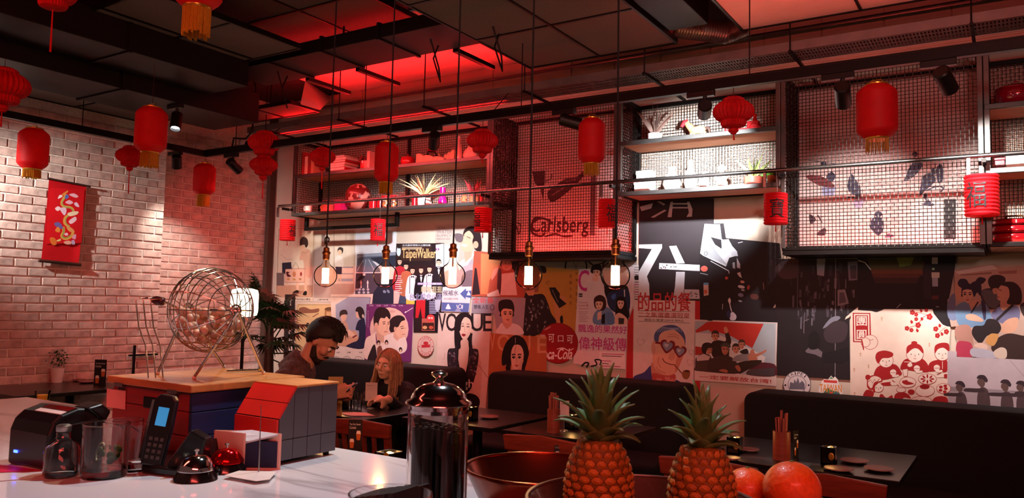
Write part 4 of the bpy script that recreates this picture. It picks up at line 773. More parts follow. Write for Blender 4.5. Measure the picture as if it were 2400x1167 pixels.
p.s_(RDK, (370, 770), (460, 760), (460, 790), (390, 792)); p.s_(RDK, (358, 880), (380, 870), (420, 905), (470, 880), (470, 945), (360, 940)); p.s_(RDK, (490, 930), (500, 870), (560, 850), (615, 870), (640, 910), (580, 900), (540, 945)); p.s_(RDK, (830, 950), (860, 900), (930, 888), (975, 910), (976, 990), (900, 985), (870, 950))
for x, y, a, b in ((613, 762, 76, 50), (792, 732, 84, 50), (770, 838, 88, 56), (940, 818, 66, 48), (735, 930, 96, 42), (552, 832, 45, 24)): p.e(RDK, x, y, a, b, n=30); p.e('#e6d2c4', x, y, a-4, b-4, n=30)
for i in range(8): p.e(RDK, 792+45*math.cos(i*.785), 732+26*math.sin(i*.785), 18, 8, i*.785)
p.e(RDK, 768, 802, 46, 24); p.e('#8a1418', 768, 806, 38, 18); p.s_(RDK, (560, 760), (600, 740), (620, 755), (670, 775), (600, 785)); p.s_(RDK, (560, 750), (590, 745), (585, 765)); p.e(RDK, 645, 850, 32, 24)
for x, y in ((915, 805), (955, 795), (912, 835), (960, 820), (950, 848)): p.e(RDK, x, y, 17, 13)
for x in (690, 750): p.e(RDK, x, 940, 34, 20); p.e('#e6d2c4', x, 940, 24, 14)
for x, y in ((480, 672), (696, 635), (878, 630)): p.e(RDK, x, y, 33, 32); p.e('#e9d6c8', x, y, 29, 28); p.l(RDK, 4, (x-30, y+2), (x+30, y+2)); p.s_('#e9d6c8', (x-10, y+28), (x+48, y+20), (x+45, y+40), (x, y+42))
p.f('#e9d6c8', (566, 645), (614, 640), (608, 705), (576, 708)); p.l(RDK, 4, (566, 645), (614, 640), (608, 705), (576, 708), (566, 645)); p.s_('#e9d6c8', (610, 600), (640, 580), (655, 610), (625, 622)); p.l('#e3cdbd', 6, (580, 576), (690, 578)); p.l(RDK, 5, (470, 740), (535, 800)); p.l(RDK, 5, (880, 690), (920, 672)); p.s_('#e9d6c8', (880, 715), (930, 690), (945, 715)); p.f(RDK, (943, 690), (972, 685), (972, 725), (943, 722)); p.s_('#e9d6c8', (455, 765), (500, 765), (515, 785), (470, 790)); p.done()
# women painting
p = Poster('painted poster of women in blue shirts crowded together at the right edge', [(170, 510), (240, 440), (235, 240), (300, 200), (620, 165), (720, 200), (917, 175), (960, 175), (960, 1095), (265, 1062), (250, 770), (205, 775), (170, 600)], '#b79a8c', 8, d5)
p.f('#cfc4bc', (240, 235), (610, 170), (660, 210), (280, 262)); p.f('#8a6a5e', (290, 265), (600, 240), (600, 258), (300, 275)); p.f('#9a7064', (660, 235), (850, 220), (845, 255), (680, 260)); p.s_('#3a3034', (500, 420), (620, 400), (720, 480), (690, 580), (560, 600), (500, 500)); p.s_('#5a5a60', (500, 430), (600, 420), (690, 500), (640, 590), (560, 560))
p.s_('#2b1c20', (565, 330), (600, 275), (680, 268), (735, 300), (720, 360), (680, 400), (600, 405)); p.s_('#c08f78', (610, 405), (660, 400), (655, 450), (620, 450))
p.s_('#6d7896', (180, 690), (170, 540), (235, 445), (250, 560), (260, 700)); p.s_('#c9987e', (240, 380), (270, 340), (320, 420), (325, 520), (260, 500)); p.s_('#27203a', (270, 360), (290, 310), (350, 310), (375, 360), (320, 400)); p.s_('#6a88a8', (245, 580), (330, 530), (420, 540), (480, 520), (560, 570), (600, 700), (520, 770), (300, 770), (250, 660)); p.f('#c9987e', (375, 540), (460, 500), (500, 540), (440, 590), (400, 610)); p.head(372, 460, 118, 165, '#cfa088', '#241a30', turn=-.3); p.s_('#241a30', (395, 395), (400, 350), (450, 330), (500, 370), (490, 470), (460, 440), (430, 480), (410, 430)); p.s_('#241a30', (440, 340), (480, 290), (545, 310), (500, 360)); p.s_('#cfa088', (350, 660), (420, 650), (500, 690), (510, 725), (370, 705)); p.l('#2b2a3c', 16, (470, 530), (400, 640)); p.s_('#35304a', (500, 520), (540, 560), (545, 690), (520, 690))
p.s_('#6a6888', (600, 640), (690, 570), (800, 560), (875, 600), (860, 720), (780, 690), (740, 750), (620, 700)); p.s_('#c9987e', (690, 520), (760, 500), (800, 555), (720, 615), (690, 590)); p.s_('#cd9c84', (655, 480), (668, 400), (720, 355), (770, 400), (770, 490), (730, 525), (670, 515)); p.s_('#2c1a1c', (690, 365), (740, 335), (830, 345), (890, 420), (890, 540), (830, 560), (750, 545), (775, 470), (760, 390)); p.l('#2c1a1c', 6, (668, 412), (700, 420)); p.l('#8a4a40', 7, (655, 480), (680, 486)); p.l('#2a2024', 26, (810, 560), (650, 710)); p.s_('#c9987e', (690, 770), (760, 700), (860, 690), (840, 800), (760, 840), (690, 820))
p.s_('#33221f', (640, 900), (760, 840), (900, 860), (960, 880), (960, 1090), (740, 1085), (600, 1000)); p.s_('#a87a6c', (250, 780), (380, 760), (420, 900), (400, 980), (262, 900)); p.s_('#a8344c', (262, 930), (340, 915), (405, 945), (415, 1062), (268, 1060)); p.s_('#251a1c', (410, 850), (430, 770), (520, 760), (560, 700), (650, 710), (695, 790), (640, 860), (560, 860), (490, 940)); p.s_('#c08a50', (540, 920), (580, 850), (630, 840), (670, 860), (620, 960)); p.s_('#d0b0a0', (430, 960), (490, 930), (560, 960), (540, 1000)); p.s_('#a8a4b0', (400, 990), (520, 990), (640, 1030), (650, 1080), (420, 1065)); p.s_('#c4b0a0', (620, 1020), (690, 975), (745, 1000), (740, 1080), (650, 1078)); p.s_('#33221f', (880, 560), (960, 540), (960, 700), (900, 650)); p.done()
# soldiers
p = Poster('grey photograph of men in berets standing in line, lower right', [(975, 478), (1060, 480), (1060, 530), (1760, 560), (1760, 1180), (1560, 1080), (975, 1000)], '#b5a6ac', 9, d4)
p.f('#8f8288', (980, 800), (1760, 850), (1760, 905), (980, 845)); p.f('#a4969c', (985, 840), (1760, 905), (1760, 1150), (985, 990)); p.l('#8a7c82', 4, (1545, 560), (1700, 740))
for x, y, s in ((1085, 790, 1.0), (1285, 740, 1.12), (1500, 780, 1.1), (1640, 790, 1.05), (1745, 770, 1.1)):
    p.s_('#4a3a3c', (x-35*s, y+200*s), (x-30*s, y+110*s), (x-5*s, y+62*s), (x+40*s, y+70*s), (x+66*s, y+130*s), (x+70*s, y+230*s), (x+40*s, y+320*s), (x-20*s, y+320*s)); p.s_('#3a2c30', (x-40*s, y+70*s), (x+10*s, y+70*s), (x+20*s, y+100*s), (x-130*s, y+95*s), (x-130*s, y+70*s)); p.s_('#5a4440', (x-26*s, y-5*s), (x+20*s, y-20*s), (x+28*s, y+40*s), (x+2*s, y+62*s), (x-24*s, y+40*s), (x-34*s, y+22*s)); p.s_('#33262c', (x-38*s, y-12*s), (x-20*s, y-38*s), (x+25*s, y-36*s), (x+52*s, y+2*s), (x+38*s, y+22*s), (x+10*s, y-4*s)); p.l('#8a7c80', 10*s, (x-20*s, y+218*s), (x+58*s, y+226*s))
p.e('#3a2c30', 1385, 1035, 25, 24); p.s_('#3a2c30', (1350, 1080), (1370, 1050), (1405, 1050), (1420, 1080)); p.done()
# round and cut out stickers
def seal(label, cx, cy, rx, ry, col, paper, order):
    p = Poster(label, [(cx+rx*math.cos(a), cy+ry*math.sin(a)) for a in (2*PI*i/36 for i in range(36))], paper, order, cat='sticker', name='wall_sticker')
    p.ring(col, cx, cy, rx, ry, rx*.04); p.ring(col, cx, cy, rx*.66, ry*.66, rx*.03)
    for k, (a0, a1, fl) in enumerate(((-PI+.65, -.65, 1), (PI-.6, .6, -1))):
        for i, ch in enumerate('TAIPEI'):
            an = a0+(a1-a0)*(i+.5)/6; q = .82; x, y = cx+rx*q*math.cos(an), cy+ry*q*math.sin(an); tn = an+PI/2 if fl > 0 else an-PI/2
            vs, fs = text_mesh(ch); w_ = rx*(.07 if ch == 'I' else .2); h_ = ry*.22; pts = []
            for a, b in vs:
                dx, dy = (a-.5)*w_, -(b-.5)*h_; pts.append((x+dx*math.cos(tn)-dy*math.sin(tn), y+dx*math.sin(tn)+dy*math.cos(tn)))
            p.put(col, pts, fs)
    p.e(col, cx-rx*.83, cy+ry*.05, rx*.07); p.e(col, cx+rx*.83, cy+ry*.05, rx*.07)
    return p
p = seal('round black and white city seal sticker above the right bench', 1868, 901, 33, 32, '#1d1b22', '#d8d2d4', 10)
p.f('#6a6a78', (1850, 912), (1852, 895), (1860, 898), (1862, 888), (1866, 896), (1870, 884), (1874, 898), (1880, 892), (1886, 900), (1886, 913)); p.r('#8a8a94', 1854, 917, 1882, 919); p.done()
p = seal('round red city seal sticker left of the dark haired cover woman', 998, 811, 19, 24, '#b02a34', '#cbaea4', 7)
p.f('#b02a34', (988, 808), (1008, 807), (1008, 814), (988, 815)); p.e('#b02a34', 998, 804, 6, 4); p.done()
p = Poster('colourful cut out island sticker above the right bench', [(1925, 934), (1918, 915), (1926, 893), (1932, 888), (1940, 890), (1948, 880), (1953, 886), (1957, 882), (1964, 890), (1966, 900), (1975, 915), (1974, 936)], '#e6ded8', 10, cat='sticker', name='wall_sticker')
p.f('#3a7a5a', (1924, 934), (1930, 920), (1940, 908), (1950, 915), (1966, 918), (1974, 935)); p.f('#c8403a', (1930, 890), (1962, 892), (1962, 898), (1931, 896)); p.t('TAIWAN', '#d8862c', 1921, 900, 1973, 918, 2, 2); p.r('#7a2a30', 1932, 920, 1940, 933); p.r('#c8503c', 1944, 918, 1952, 934); p.r('#4a6a9a', 1958, 920, 1964, 934); p.f('#5a9a7a', (1944, 888), (1948, 882), (1953, 888)); p.done()
# lettering and mural behind the wire cages
p = Poster('red lit beer mural with lettering and a raised bottle behind the narrow cage', [(1160, 245), (1492, 215), (1492, 596), (1160, 596)], '#c9b3ac', 2)
e3 = (1130, 220, 2.916); p.cr = e3
p.t('Carlsberg', '#4a1c22', 330, 838, 720, 978, sh=10); p.c('#4a1c22', 16, (470, 870), (400, 850), (340, 890), (345, 950), (400, 972), (430, 950)); p.c('#4a1c22', 12, (430, 975), (500, 958), (560, 975), (620, 970)); p.f('#3a2024', (340, 530), (430, 525), (428, 600), (418, 740), (400, 650), (360, 610)); p.s_('#3a2428', (445, 680), (480, 640), (570, 580), (640, 570), (690, 530), (705, 545), (660, 600), (560, 690), (475, 740)); p.l('#8a7270', 8, (480, 690), (560, 640)); p.l('#8a7270', 6, (575, 600), (640, 585)); p.c('#5a2c30', 6, (430, 600), (470, 580), (475, 545)); p.f('#6a5458', (742, 560), (778, 555), (770, 970), (735, 965)); p.c('#5a2c30', 8, (235, 900), (250, 960), (265, 900), (240, 880)); p.done()
p = Poster('black and blue mural of boys playing, behind the wide wire cage', [(1868, 195), (2290, 165), (2292, 580), (1868, 590)], '#cdbab4', 2)
p.cr = (1800, 0, 2.0117); q = '#2c2a44'
p.l(q, 3, (190, 755), (370, 780)); p.e(q, 262, 775, 14); p.s_(q, (275, 830), (300, 810), (318, 830), (305, 855), (285, 850)); p.f('#8a94b8', (255, 880), (320, 880), (310, 920), (255, 920)); p.s_('#6a2028', (180, 830), (250, 830), (310, 870), (300, 885), (230, 870)); p.s_(q, (378, 850), (395, 820), (415, 850), (435, 880), (432, 930), (380, 900)); p.l(q, 8, (370, 930), (460, 935)); p.s_('#9a92b0', (400, 950), (460, 930), (430, 985))
p.e(q, 693, 727, 13); p.s_(q, (660, 800), (700, 750), (728, 780), (690, 830), (640, 855), (655, 820)); p.e(q, 782, 808, 15); p.s_(q, (730, 830), (770, 815), (790, 850), (740, 900), (715, 920), (722, 860)); p.s_(q, (795, 790), (822, 780), (824, 850), (800, 860)); p.c(q, 7, (745, 900), (790, 880), (825, 885), (815, 905)); p.s_(q, (730, 925), (745, 910), (760, 945), (785, 965), (760, 972), (722, 962), (745, 950)); p.e(q, 520, 1010, 18, 14); p.s_(q, (478, 1060), (500, 1025), (540, 1030), (545, 1080), (520, 1110), (490, 1085)); p.s_('#3a2430', (195, 1010), (225, 1030), (215, 1050), (197, 1050)); p.l('#3a2430', 7, (235, 1015), (255, 1050)); p.s_('#3a2430', (228, 1105), (262, 1075), (275, 1085), (265, 1110)); p.s_('#5a3a5c', (550, 1120), (570, 1100), (595, 1115)); p.r('#1d1a1c', 828, 938, 886, 1128); p.f('#cfa8a8', (160, 0), (200, 0), (200, 1), (160, 1)); p.done()
# dark sheets behind the bright shelf
p = Poster('dark banner with pale letters half hidden by the palm', [(668, 690), (692, 690), (688, 850), (664, 850)], '#2a211f', 1, cat='banner', name='wall_banner')
for i, ch in enumerate('TAIPEI'): p.t(ch, '#d8cbbc', 677, 702+i*22, 685, 716+i*22)
p.done()
# ------------------------------------------------------------------ lanterns
SILK = mat('red lantern silk', '#e0141c', .6, var=.06, sub=.45, scale=20)
PAPERR = mat('red tissue paper', '#d8121a', .7, var=.12, sub=.35, scale=30)
ACC = mat('red accordion paper', '#e2202a', .45, var=.06, sub=.45)
GOLD = mat('gold fringe', '#c98f1e', .5, var=.25, scale=60, stretch=(9, 9, 1), sub=.2)
GOLDM = mat('gold cap', '#c99a3a', .3, .8)
THREAD = mat('lantern thread', '#3a1412', .7)
def silk_lantern(label, u, v0, v1, vt, w, X=None, Y=None, d=None, top=2.88):
    """px: centre u, body top v0, bottom v1, fringe end vt, width w"""
    k = ray(u, (v0+v1)/2)
    q = (X/k.x if X is not None else Y/k.y if Y is not None else d); c = CAM+k*q
    s = q/FPX; R = w*s/2; H = (v1-v0)*s; F = (vt-v1)*s; x, y, z = c
    t = thing('silk_lantern', label, 'lantern', (x, y, z+H/2), group='silk lanterns with gold fringes')
    prof = []; n = 44
    for i in range(n+1):
        a = i/n; zz = z-H/2+H*a; e = min(1, min(a, 1-a)/.17); r = R*(.56+.44*math.sin(e*PI/2)); r *= 1-.018*(i % 2)*(1 if .06 < a < .94 else 0); prof.append((r, zz))
    g = B(); g.lathe(prof, 32, (x, y, 0)); g.f = g.f[:-2]; g.ink = g.ink[:-2]
    part('silk_body', SILK, t, g, smooth=50)
    for zz in (z-H/2, z+H/2): part('rim_band', GOLDM, t, B().lathe([(R*.55, zz-.008), (R*.58, zz-.004), (R*.58, zz+.006), (R*.53, zz+.008)], 28, (x, y, 0)), smooth=40)
    fr = B(); m = 46
    for i in range(m):
        a = 2*PI*i/m+random.uniform(-.03, .03); rr = R*.52*random.uniform(.97, 1.03); l = F*random.uniform(.88, 1.02); px_, py_ = x+rr*math.cos(a), y+rr*math.sin(a)
        fr.bar((px_, py_, z-H/2+.004), (px_+random.uniform(-.003, .003), py_+random.uniform(-.003, .003), z-H/2-l), R*.085, .0022)
    tag(part('fringe', GOLD, t, fr), kind='stuff')
    part('hook', GOLDM, t, B().tube([(x-R*.5, y, z+H/2), (x-R*.2, y, z+H/2+.03), (x+R*.2, y, z+H/2+.03), (x+R*.5, y, z+H/2)], .003, 6))
    if top and top > z+H/2+.04: part('cord', THREAD, t, B().cyl((x, y, z+H/2+.028), (x, y, top), .0022, n=6))
    return t
silk_lantern('silk lantern with gold fringe left of the dragon scroll', 78, 302, 397, 418, 66, X=-6.42)
silk_lantern('silk lantern with bright yellow fringe beside the lit spotlight', 354, 252, 358, 394, 72, d=5.62, top=3.22)
silk_lantern('smallest silk lantern, below the corner of the lighting tracks', 479, 384, 457, 485, 50, Y=4.58)
silk_lantern('silk lantern hanging before the left shelf books', 906, 334, 428, 455, 56, Y=4.58)
silk_lantern('silk lantern in front of the narrow beer cage', 1387, 278, 384, 412, 64, Y=4.58)
silk_lantern('largest silk lantern in front of the wide right cage', 2055, 199, 325, 360, 90, Y=4.58)
silk_lantern('silk lantern cut off by the top edge with a long orange fringe', 466, -150, 20, 90, 112, d=3.1, top=3.3)
def paper_lantern(label, u, v, w, X=None, Y=None, d=None, top=2.88, ball=True, tail=0, hs=.86, double=False):
    k = ray(u, v); q = (X/k.x if X is not None else Y/k.y if Y is not None else d); c = CAM+k*q; s = q/FPX; R = w*s/2; x, y, z = c; H = R*hs
    t = thing('paper_lantern', label, 'lantern', (x, y, z+H), group='folded tissue paper lanterns')
    P = [(.04, 1.0), (.34, .98), (.52, .86), (.50, .74), (.72, .62), (.92, .40), (1.0, .12), (.95, -.12), (.80, -.34), (.60, -.46), (.62, -.60), (.56, -.76), (.34, -.86), (.05, -.88)]
    PP = []
    for i in range(len(P)-1):
        for j in range(3):
            a = j/3; PP.append((P[i][0]*(1-a)+P[i+1][0]*a, P[i][1]*(1-a)+P[i+1][1]*a))
    PP.append(P[-1])
    def body(c0, R, H, nm):
        g = B(); g.lathe([(r*R, c0.z+zz*H) for r, zz in PP], 60, (c0.x, c0.y, 0), wave=lambda a, z: 1+.045*(1 if int(round(a/(2*PI)*60)) % 2 else -1)); part(nm, PAPERR, t, g, smooth=25)
    body(c, R, H, 'tissue_body')
    zb = z-H*.88
    if double: body(Vector((x, y, zb-H*.75)), R*.84, H*.8, 'lower_tissue_body'); zb -= H*1.45
    if ball:
        part('bead', PAPERR, t, B().lathe([(r*R*.26, zb-R*.14+zz*R*.2) for r, zz in PP], 30, (x, y, 0)), smooth=25); zb -= R*.32
    part('tassel', PAPERR, t, B().cyl((x, y, zb+R*.1), (x+.004, y, zb-R*.3-tail), .0035, .006, n=6))
    part('cord', THREAD, t, B().cyl((x, y, z+H*.95), (x, y, max(top, z+H+.05)), .0022, n=6))
    return t
paper_lantern('tissue paper lantern cut by the left edge', 8, 205, 110, X=-5.62, top=3.1, tail=.05)
paper_lantern('tissue paper lantern partly behind the lantern with bright yellow fringe', 305, 368, 62, X=-6.42, tail=.16)
paper_lantern('double tissue paper lantern near the left end of the shelves', 620, 338, 74, Y=4.58, double=True, tail=.12)
paper_lantern('tissue paper lantern before the upright books', 756, 370, 58, Y=4.58, tail=.12)
paper_lantern('tissue paper lantern at the right end of the left shelf unit', 1131, 333, 72, Y=4.58)
paper_lantern('tissue paper lantern before the bright middle shelf', 1719, 266, 92, Y=4.58)
paper_lantern('tissue paper lantern cut by the top edge with a long tail', 126, -14, 98, d=4.2, top=3.3, ball=False, tail=.2)
def accordion(label, u, v0, v1, w, txt='福', facing=0.0, Y=5.45):
    k = ray(u, (v0+v1)/2); q = Y/k.y; c = CAM+k*q; s = q/FPX; R = w*s/2; H = (v1-v0)*s; x, y, z = c; y = 5.42
    x = x*(y/5.45)
    t = thing('accordion_lantern', label, 'lantern', (x, y, z+H/2), group='small pleated lanterns on the rail')
    prof = []; n = 22
    for i in range(n+1): prof.append((R*(1.0 if i % 2 else .91), z-H/2+H*i/n))
    g = B(); g.lathe(prof, 28, (x, y, 0)); part('pleated_body', ACC, t, g, smooth=30)
    vs, fs = text_mesh(txt); d0 = math.atan2(CAM.y-y, CAM.x-x)+facing; tx = B()
    pts = []
    for a, b in vs:
        an = d0+(a-.5)*1.15; pts.append((x+(R+.0025)*math.cos(an), y+(R+.0025)*math.sin(an), z+(b-.5)*H*.62))
    tx.add(pts, fs); o = part('painted_character', mat('black ink', '#120c0c', .6), t, tx); sd = o.modifiers.new('thick', 'SOLIDIFY'); sd.thickness = .001; tag(o, kind='stuff')
    part('hook', STEEL, t, B().tube([(x, y, z+H/2-.004), (x+.01, y+.01, z+H/2+.02), (x, 5.44, 2.5)], .0018, 6))
    part('tassel', PAPERR, t, B().cyl((x, y, z-H/2+.002), (x, y, z-H/2-.05), .002, .005, n=6))
    return t
accordion('pleated lantern at the left end of the rail, character turned right', 674, 516, 565, 37, facing=.75)
accordion('pleated lantern under the shelf bracket, second from the left end of the rail', 886, 515, 565, 36)
accordion('pleated lantern left of the beer cage', 1132, 489, 545, 42, facing=-.9)
accordion('pleated lantern at the right post of the beer cage', 1423, 469, 535, 43, facing=.5)
accordion('pleated lantern at the left post of the wide cage with a curly emblem', 1818, 455, 527, 56, '寶', .1)
accordion('pleated lantern at the right post of the wide cage', 2301, 412, 508, 74, facing=-.35)
# ------------------------------------------------------------------ pendant bulbs
def glass_mat(name, tint=(1, 1, 1), rough=.02, gl=.12, haze=0):
    if name in MATS: return MATS[name]
    m = bpy.data.materials.new(name); m.use_nodes = True; N = m.node_tree.nodes; L = m.node_tree.links; N.remove(N['Principled BSDF'])
    tr = N.new('ShaderNodeBsdfTransparent'); tr.inputs[0].default_value = (*tint, 1); g = N.new('ShaderNodeBsdfGlossy'); g.inputs['Roughness'].default_value = rough
    lw = N.new('ShaderNodeLayerWeight'); lw.inputs[0].default_value = gl; mx = N.new('ShaderNodeMixShader')
    nz = N.new('ShaderNodeTexNoise'); nz.inputs['Scale'].default_value = 30; bp = N.new('ShaderNodeBump'); bp.inputs['Strength'].default_value = .03; L.new(nz.outputs[0], bp.inputs['Height']); L.new(bp.outputs[0], g.inputs['Normal'])
    L.new(lw.outputs['Fresnel'], mx.inputs[0]); L.new(tr.outputs[0], mx.inputs[1]); L.new(g.outputs[0], mx.inputs[2]); df = N.new('ShaderNodeBsdfDiffuse'); df.inputs[0].default_value = (.9, .9, .9, 1); m2 = N.new('ShaderNodeMixShader'); m2.inputs[0].default_value = haze; L.new(mx.outputs[0], m2.inputs[1]); L.new(df.outputs[0], m2.inputs[2]); L.new(m2.outputs[0], N['Material Output'].inputs[0])
    MATS[name] = m; return m
BULBG = glass_mat('amber bulb glass', (.98, .89, .80), gl=.08)
CLEARG = glass_mat('clear glass', (.94, .96, .95), gl=.22)
FIL = mat('filament', '#fff0d0', .5, emit=40, ecol=(1, .66, .34))
BRASS = mat('aged brass', '#7a4a28', .35, .9, var=.2)
CORD = mat('black cord', '#0c0808', .8)
for i, lab in enumerate(('leftmost', 'second from the left', 'third from the left, middle', 'fourth from the left', 'rightmost')):
    x, y, z = -3.127+i*.4285, 3.0, 1.683; r = .0625
    t = thing('pendant_bulb', lab+' hanging globe filament bulb', 'pendant lamp', (x, y, z+.15), group='globe pendant bulbs')
    pr = [(r*math.sin(PI*a/20), -r*math.cos(PI*a/20)) for a in range(0, 18)] + [(.020, .066), (.0165, .078), (.0155, .092)]
    g = B(); g.lathe([(a, z+b) for a, b in pr], 32, (x, y, 0)); g.f = g.f[:-1]; g.ink = g.ink[:-1]
    part('glass_globe', BULBG, t, g, smooth=80)
    part('socket', BRASS, t, B().lathe([(.0150, z+.086), (.018, z+.090), (.018, z+.115), (.022, z+.118), (.022, z+.128), (.016, z+.133), (.016, z+.150), (.006, z+.156)], 20, (x, y, 0)), smooth=35)
    fb = B(); n = 10; zig = []
    for k in range(n):
        a = 2*PI*k/n; px_, py_ = x+.0155*math.cos(a), y+.0155*math.sin(a); zz = [(px_, py_, z-.042), (px_, py_, z+.040)]; zig += zz if k % 2 == 0 else zz[::-1]
    fb.tube(zig, .0026, 5); part('filament', FIL, t, fb)
    part('filament_post', BRASS, t, B().cyl((x, y, z+.034), (x, y, z+.09), .003, n=8))
    cord = B().tube([(x, y, z+.15), (x+random.uniform(-.004, .004), y, z+.7), (x+random.uniform(-.003, .003), y, z+1.4), (x, y, 3.8)], .0042, 7); part('cord', CORD, t, cord)
    l = light('bulb_glow', 'POINT', (0, 0, -.15), 2.6, (1, .50, .20), shadow_soft_size=.03); l.parent = t
    if i == 0:
        part('cord_clip', BLACK, t, B().tube([(x-.012, y, z+.17), (x-.014, y, z+.20), (x, y, z+.215), (x+.016, y, z+.20), (x+.012, y, z+.18)], .004, 6))
# ------------------------------------------------------------------ dragon scroll
class XPoster(Poster):
    def w(s, p, d=0):
        ox, oy, sc = s.cr; q = on(ox+p[0]/sc, oy+p[1]/sc, X=-6.925); q.x += s.base-d; return q
sr = (0, 400, 4.4875)
p = XPoster('red silk wall scroll with an embroidered dragon on the brick wall', [(512, 92), (905, 160), (820, 985), (430, 940)], '#b00a14', 1, sr, cat='wall scroll', name='wall_scroll')
def scroll_sheet():
    a, b, c_, d = (Vector(p.w(q)) for q in ((512, 92), (905, 160), (820, 985), (430, 940)))
    nu, nv = 16, 24; vs = []; fs = []
    for j in range(nv+1):
        for i in range(nu+1):
            s, t = i/nu, j/nv; q = a.lerp(b, s).lerp(d.lerp(c_, s), t); q.x += .006*math.sin(s*5+1)*math.sin(t*PI)+.02*max(0, s-.85)/.15*math.sin(t*9)*.4; vs.append(q)
    for j in range(nv):
        for i in range(nu): k = j*(nu+1)+i; fs.append((k, k+1, k+nu+2, k+nu+1))
    g = B().add(vs, fs); g.ink = ['#b80e18']*len(fs); return g
p.sheet = scroll_sheet(); p.base += .008
o1, y1, g1, pk, bl, gr = '#d8863c', '#d8c07a', '#98a860', '#e6b4c0', '#5a6ab0', '#8a9850'
p.f('#c8121c', (520, 180), (880, 200), (850, 760), (470, 770))
p.c('#d6a24a', 26, (690, 250), (640, 330), (660, 375), (740, 390), (760, 440), (680, 490), (670, 550), (720, 590)); p.c(g1, 12, (685, 270), (645, 340), (680, 380), (745, 400), (755, 445), (690, 495), (685, 550), (725, 590))
p.c('#d6a24a', 30, (655, 590), (660, 640), (640, 690), (680, 715), (740, 690), (760, 640)); p.c(gr, 14, (660, 600), (662, 645), (648, 690), (685, 708), (735, 680))
for pts, c in ((((640, 250), (700, 210), (705, 225), (660, 262)), o1), (((600, 290), (620, 255), (650, 270), (610, 295)), '#e8dcd8'), (((720, 250), (770, 240), (815, 270), (790, 285), (740, 268)), pk), (((672, 270), (700, 250), (715, 275), (690, 300)), bl), (((680, 330), (720, 310), (760, 335), (730, 355), (690, 345)), pk), (((770, 345), (800, 335), (825, 380), (790, 375)), '#e0c4d8'), (((570, 400), (600, 375), (630, 395), (600, 425)), '#ecd4d8'), (((620, 395), (680, 390), (690, 430), (670, 470), (640, 440)), '#dcc0d0'), (((700, 450), (760, 430), (815, 430), (800, 460), (730, 480)), '#e8d8b8'), (((715, 530), (780, 485), (795, 520), (740, 560)), '#e6c8d0'), (((560, 560), (600, 540), (640, 570), (650, 610), (600, 600)), '#6a60a0'), (((570, 630), (600, 590), (625, 620), (610, 650)), o1), (((690, 590), (740, 600), (775, 640), (720, 640)), '#d89a5c'), (((760, 680), (790, 670), (785, 720), (750, 710)), '#dca0b8'), (((515, 710), (560, 705), (585, 740), (580, 780), (535, 775)), '#d0702c'), (((660, 750), (720, 735), (740, 770), (690, 775)), '#e0a48c'), (((740, 740), (770, 730), (780, 770), (750, 775)), '#b8a0c0'), (((670, 660), (700, 655), (705, 680), (675, 682)), '#e8c0cc'), (((585, 735), (625, 715), (630, 735), (600, 745)), y1)): p.s_(c, *pts)
p.k = 0; so = p.done(); so.data.polygons.foreach_set('use_smooth', [True]*len(so.data.polygons))
WOODD = mat('dark wood', '#3a1e16', .5, var=.3, stretch=(1, 1, 8))
for q0, q1, nm in (((495, 82), (942, 168), 'scroll_rod'), ((400, 945), (840, 988), 'scroll_roller')):
    a, b = Vector(p.w(q0)), Vector(p.w(q1)); part(nm, WOODD, so, B().cyl(a, b, .009 if nm == 'scroll_rod' else .014, n=10), smooth=40)
# small black cross hook and nail on the bricks, security camera
dc = on(592, 335, X=-7.0); sc_ = thing('dome_camera', 'small white dome camera high in the wall corner', 'security camera', (-7.1, dc.y, dc.z))
part('camera_base', WHITEP, sc_, B().lathe([(.055, 0), (.06, .01), (.058, .05), (.045, .06)], 20, (-7.15, dc.y, dc.z), (1, 0, 0)), smooth=40); part('dome', mat('smoked dome', '#151214', .1), sc_, B().sph((-7.09, dc.y+.01, dc.z-.005), .042), smooth=60)
rp_ = on(317, 860, X=-6.9)
solo('wall_hook', BLACK, B().box(-6.935, -6.92, rp_.y-.01, rp_.y+.01, rp_.z-.18, rp_.z+.2).box(-6.937, -6.922, rp_.y-.05, rp_.y+.24, rp_.z+.10, rp_.z+.115), 'thin black cross shaped iron fitting low on the brick wall', 'iron fitting')
# ------------------------------------------------------------------ things on the shelves
S1, S2 = Z1+.0185, Z2+.0185
def at(u, z, y=5.75): k = ray(u, 400); return y/k.y*k.x
def pxm(u, z, y=5.75): k = ray(u, 400); return y/k.y/FPX
REDG = mat('red glaze', '#b01420', .2, coat=.5); WCER = mat('white ceramic', '#e8e2dc', .3, coat=.3); TERRA = mat('terracotta', '#b0603c', .8); PURP = mat('magenta glass vase', '#a0106a', .15, coat=.5)
LEAF = mat('green leaf', '#4f7a34', .5, var=.3); PALE = mat('pale leaf', '#c9c08a', .6, var=.25); DRIFT = mat('driftwood', '#cdb091', .8, var=.2, stretch=(9, 1, 1), bump=.3)
def books_up(u0, u1, n, z):
    cols = ['#c8b49a', '#a03030', '#d8c8b0', '#8a2a28', '#c09070', '#e0d0c0']; x0, x1 = at(u0, z), at(u1, z); w_ = (x1-x0)/n
    for i in range(n):
        h = random.uniform(.20, .30) if i else .31; x = x0+w_*i
        t = thing('book', '%s upright book from the left on the upper left shelf' % ['first', 'second', 'third', 'fourth', 'fifth', 'sixth'][i], 'book', (x+w_/2, 5.75, z), group='upright books')
        part('cover', mat('book cloth %d' % i, cols[i % 6], .6), t, B().box(x+.002, x+w_-.002, 5.66, 5.83, z, z+h), bevel=.003); part('pages', WCER, t, B().box(x+.005, x+w_-.005, 5.665, 5.825, z+h-.002, z+h+.001))
books_up(714, 750, 5, S1)
x0, x1 = at(790, S1), at(826, S1); zz = S1
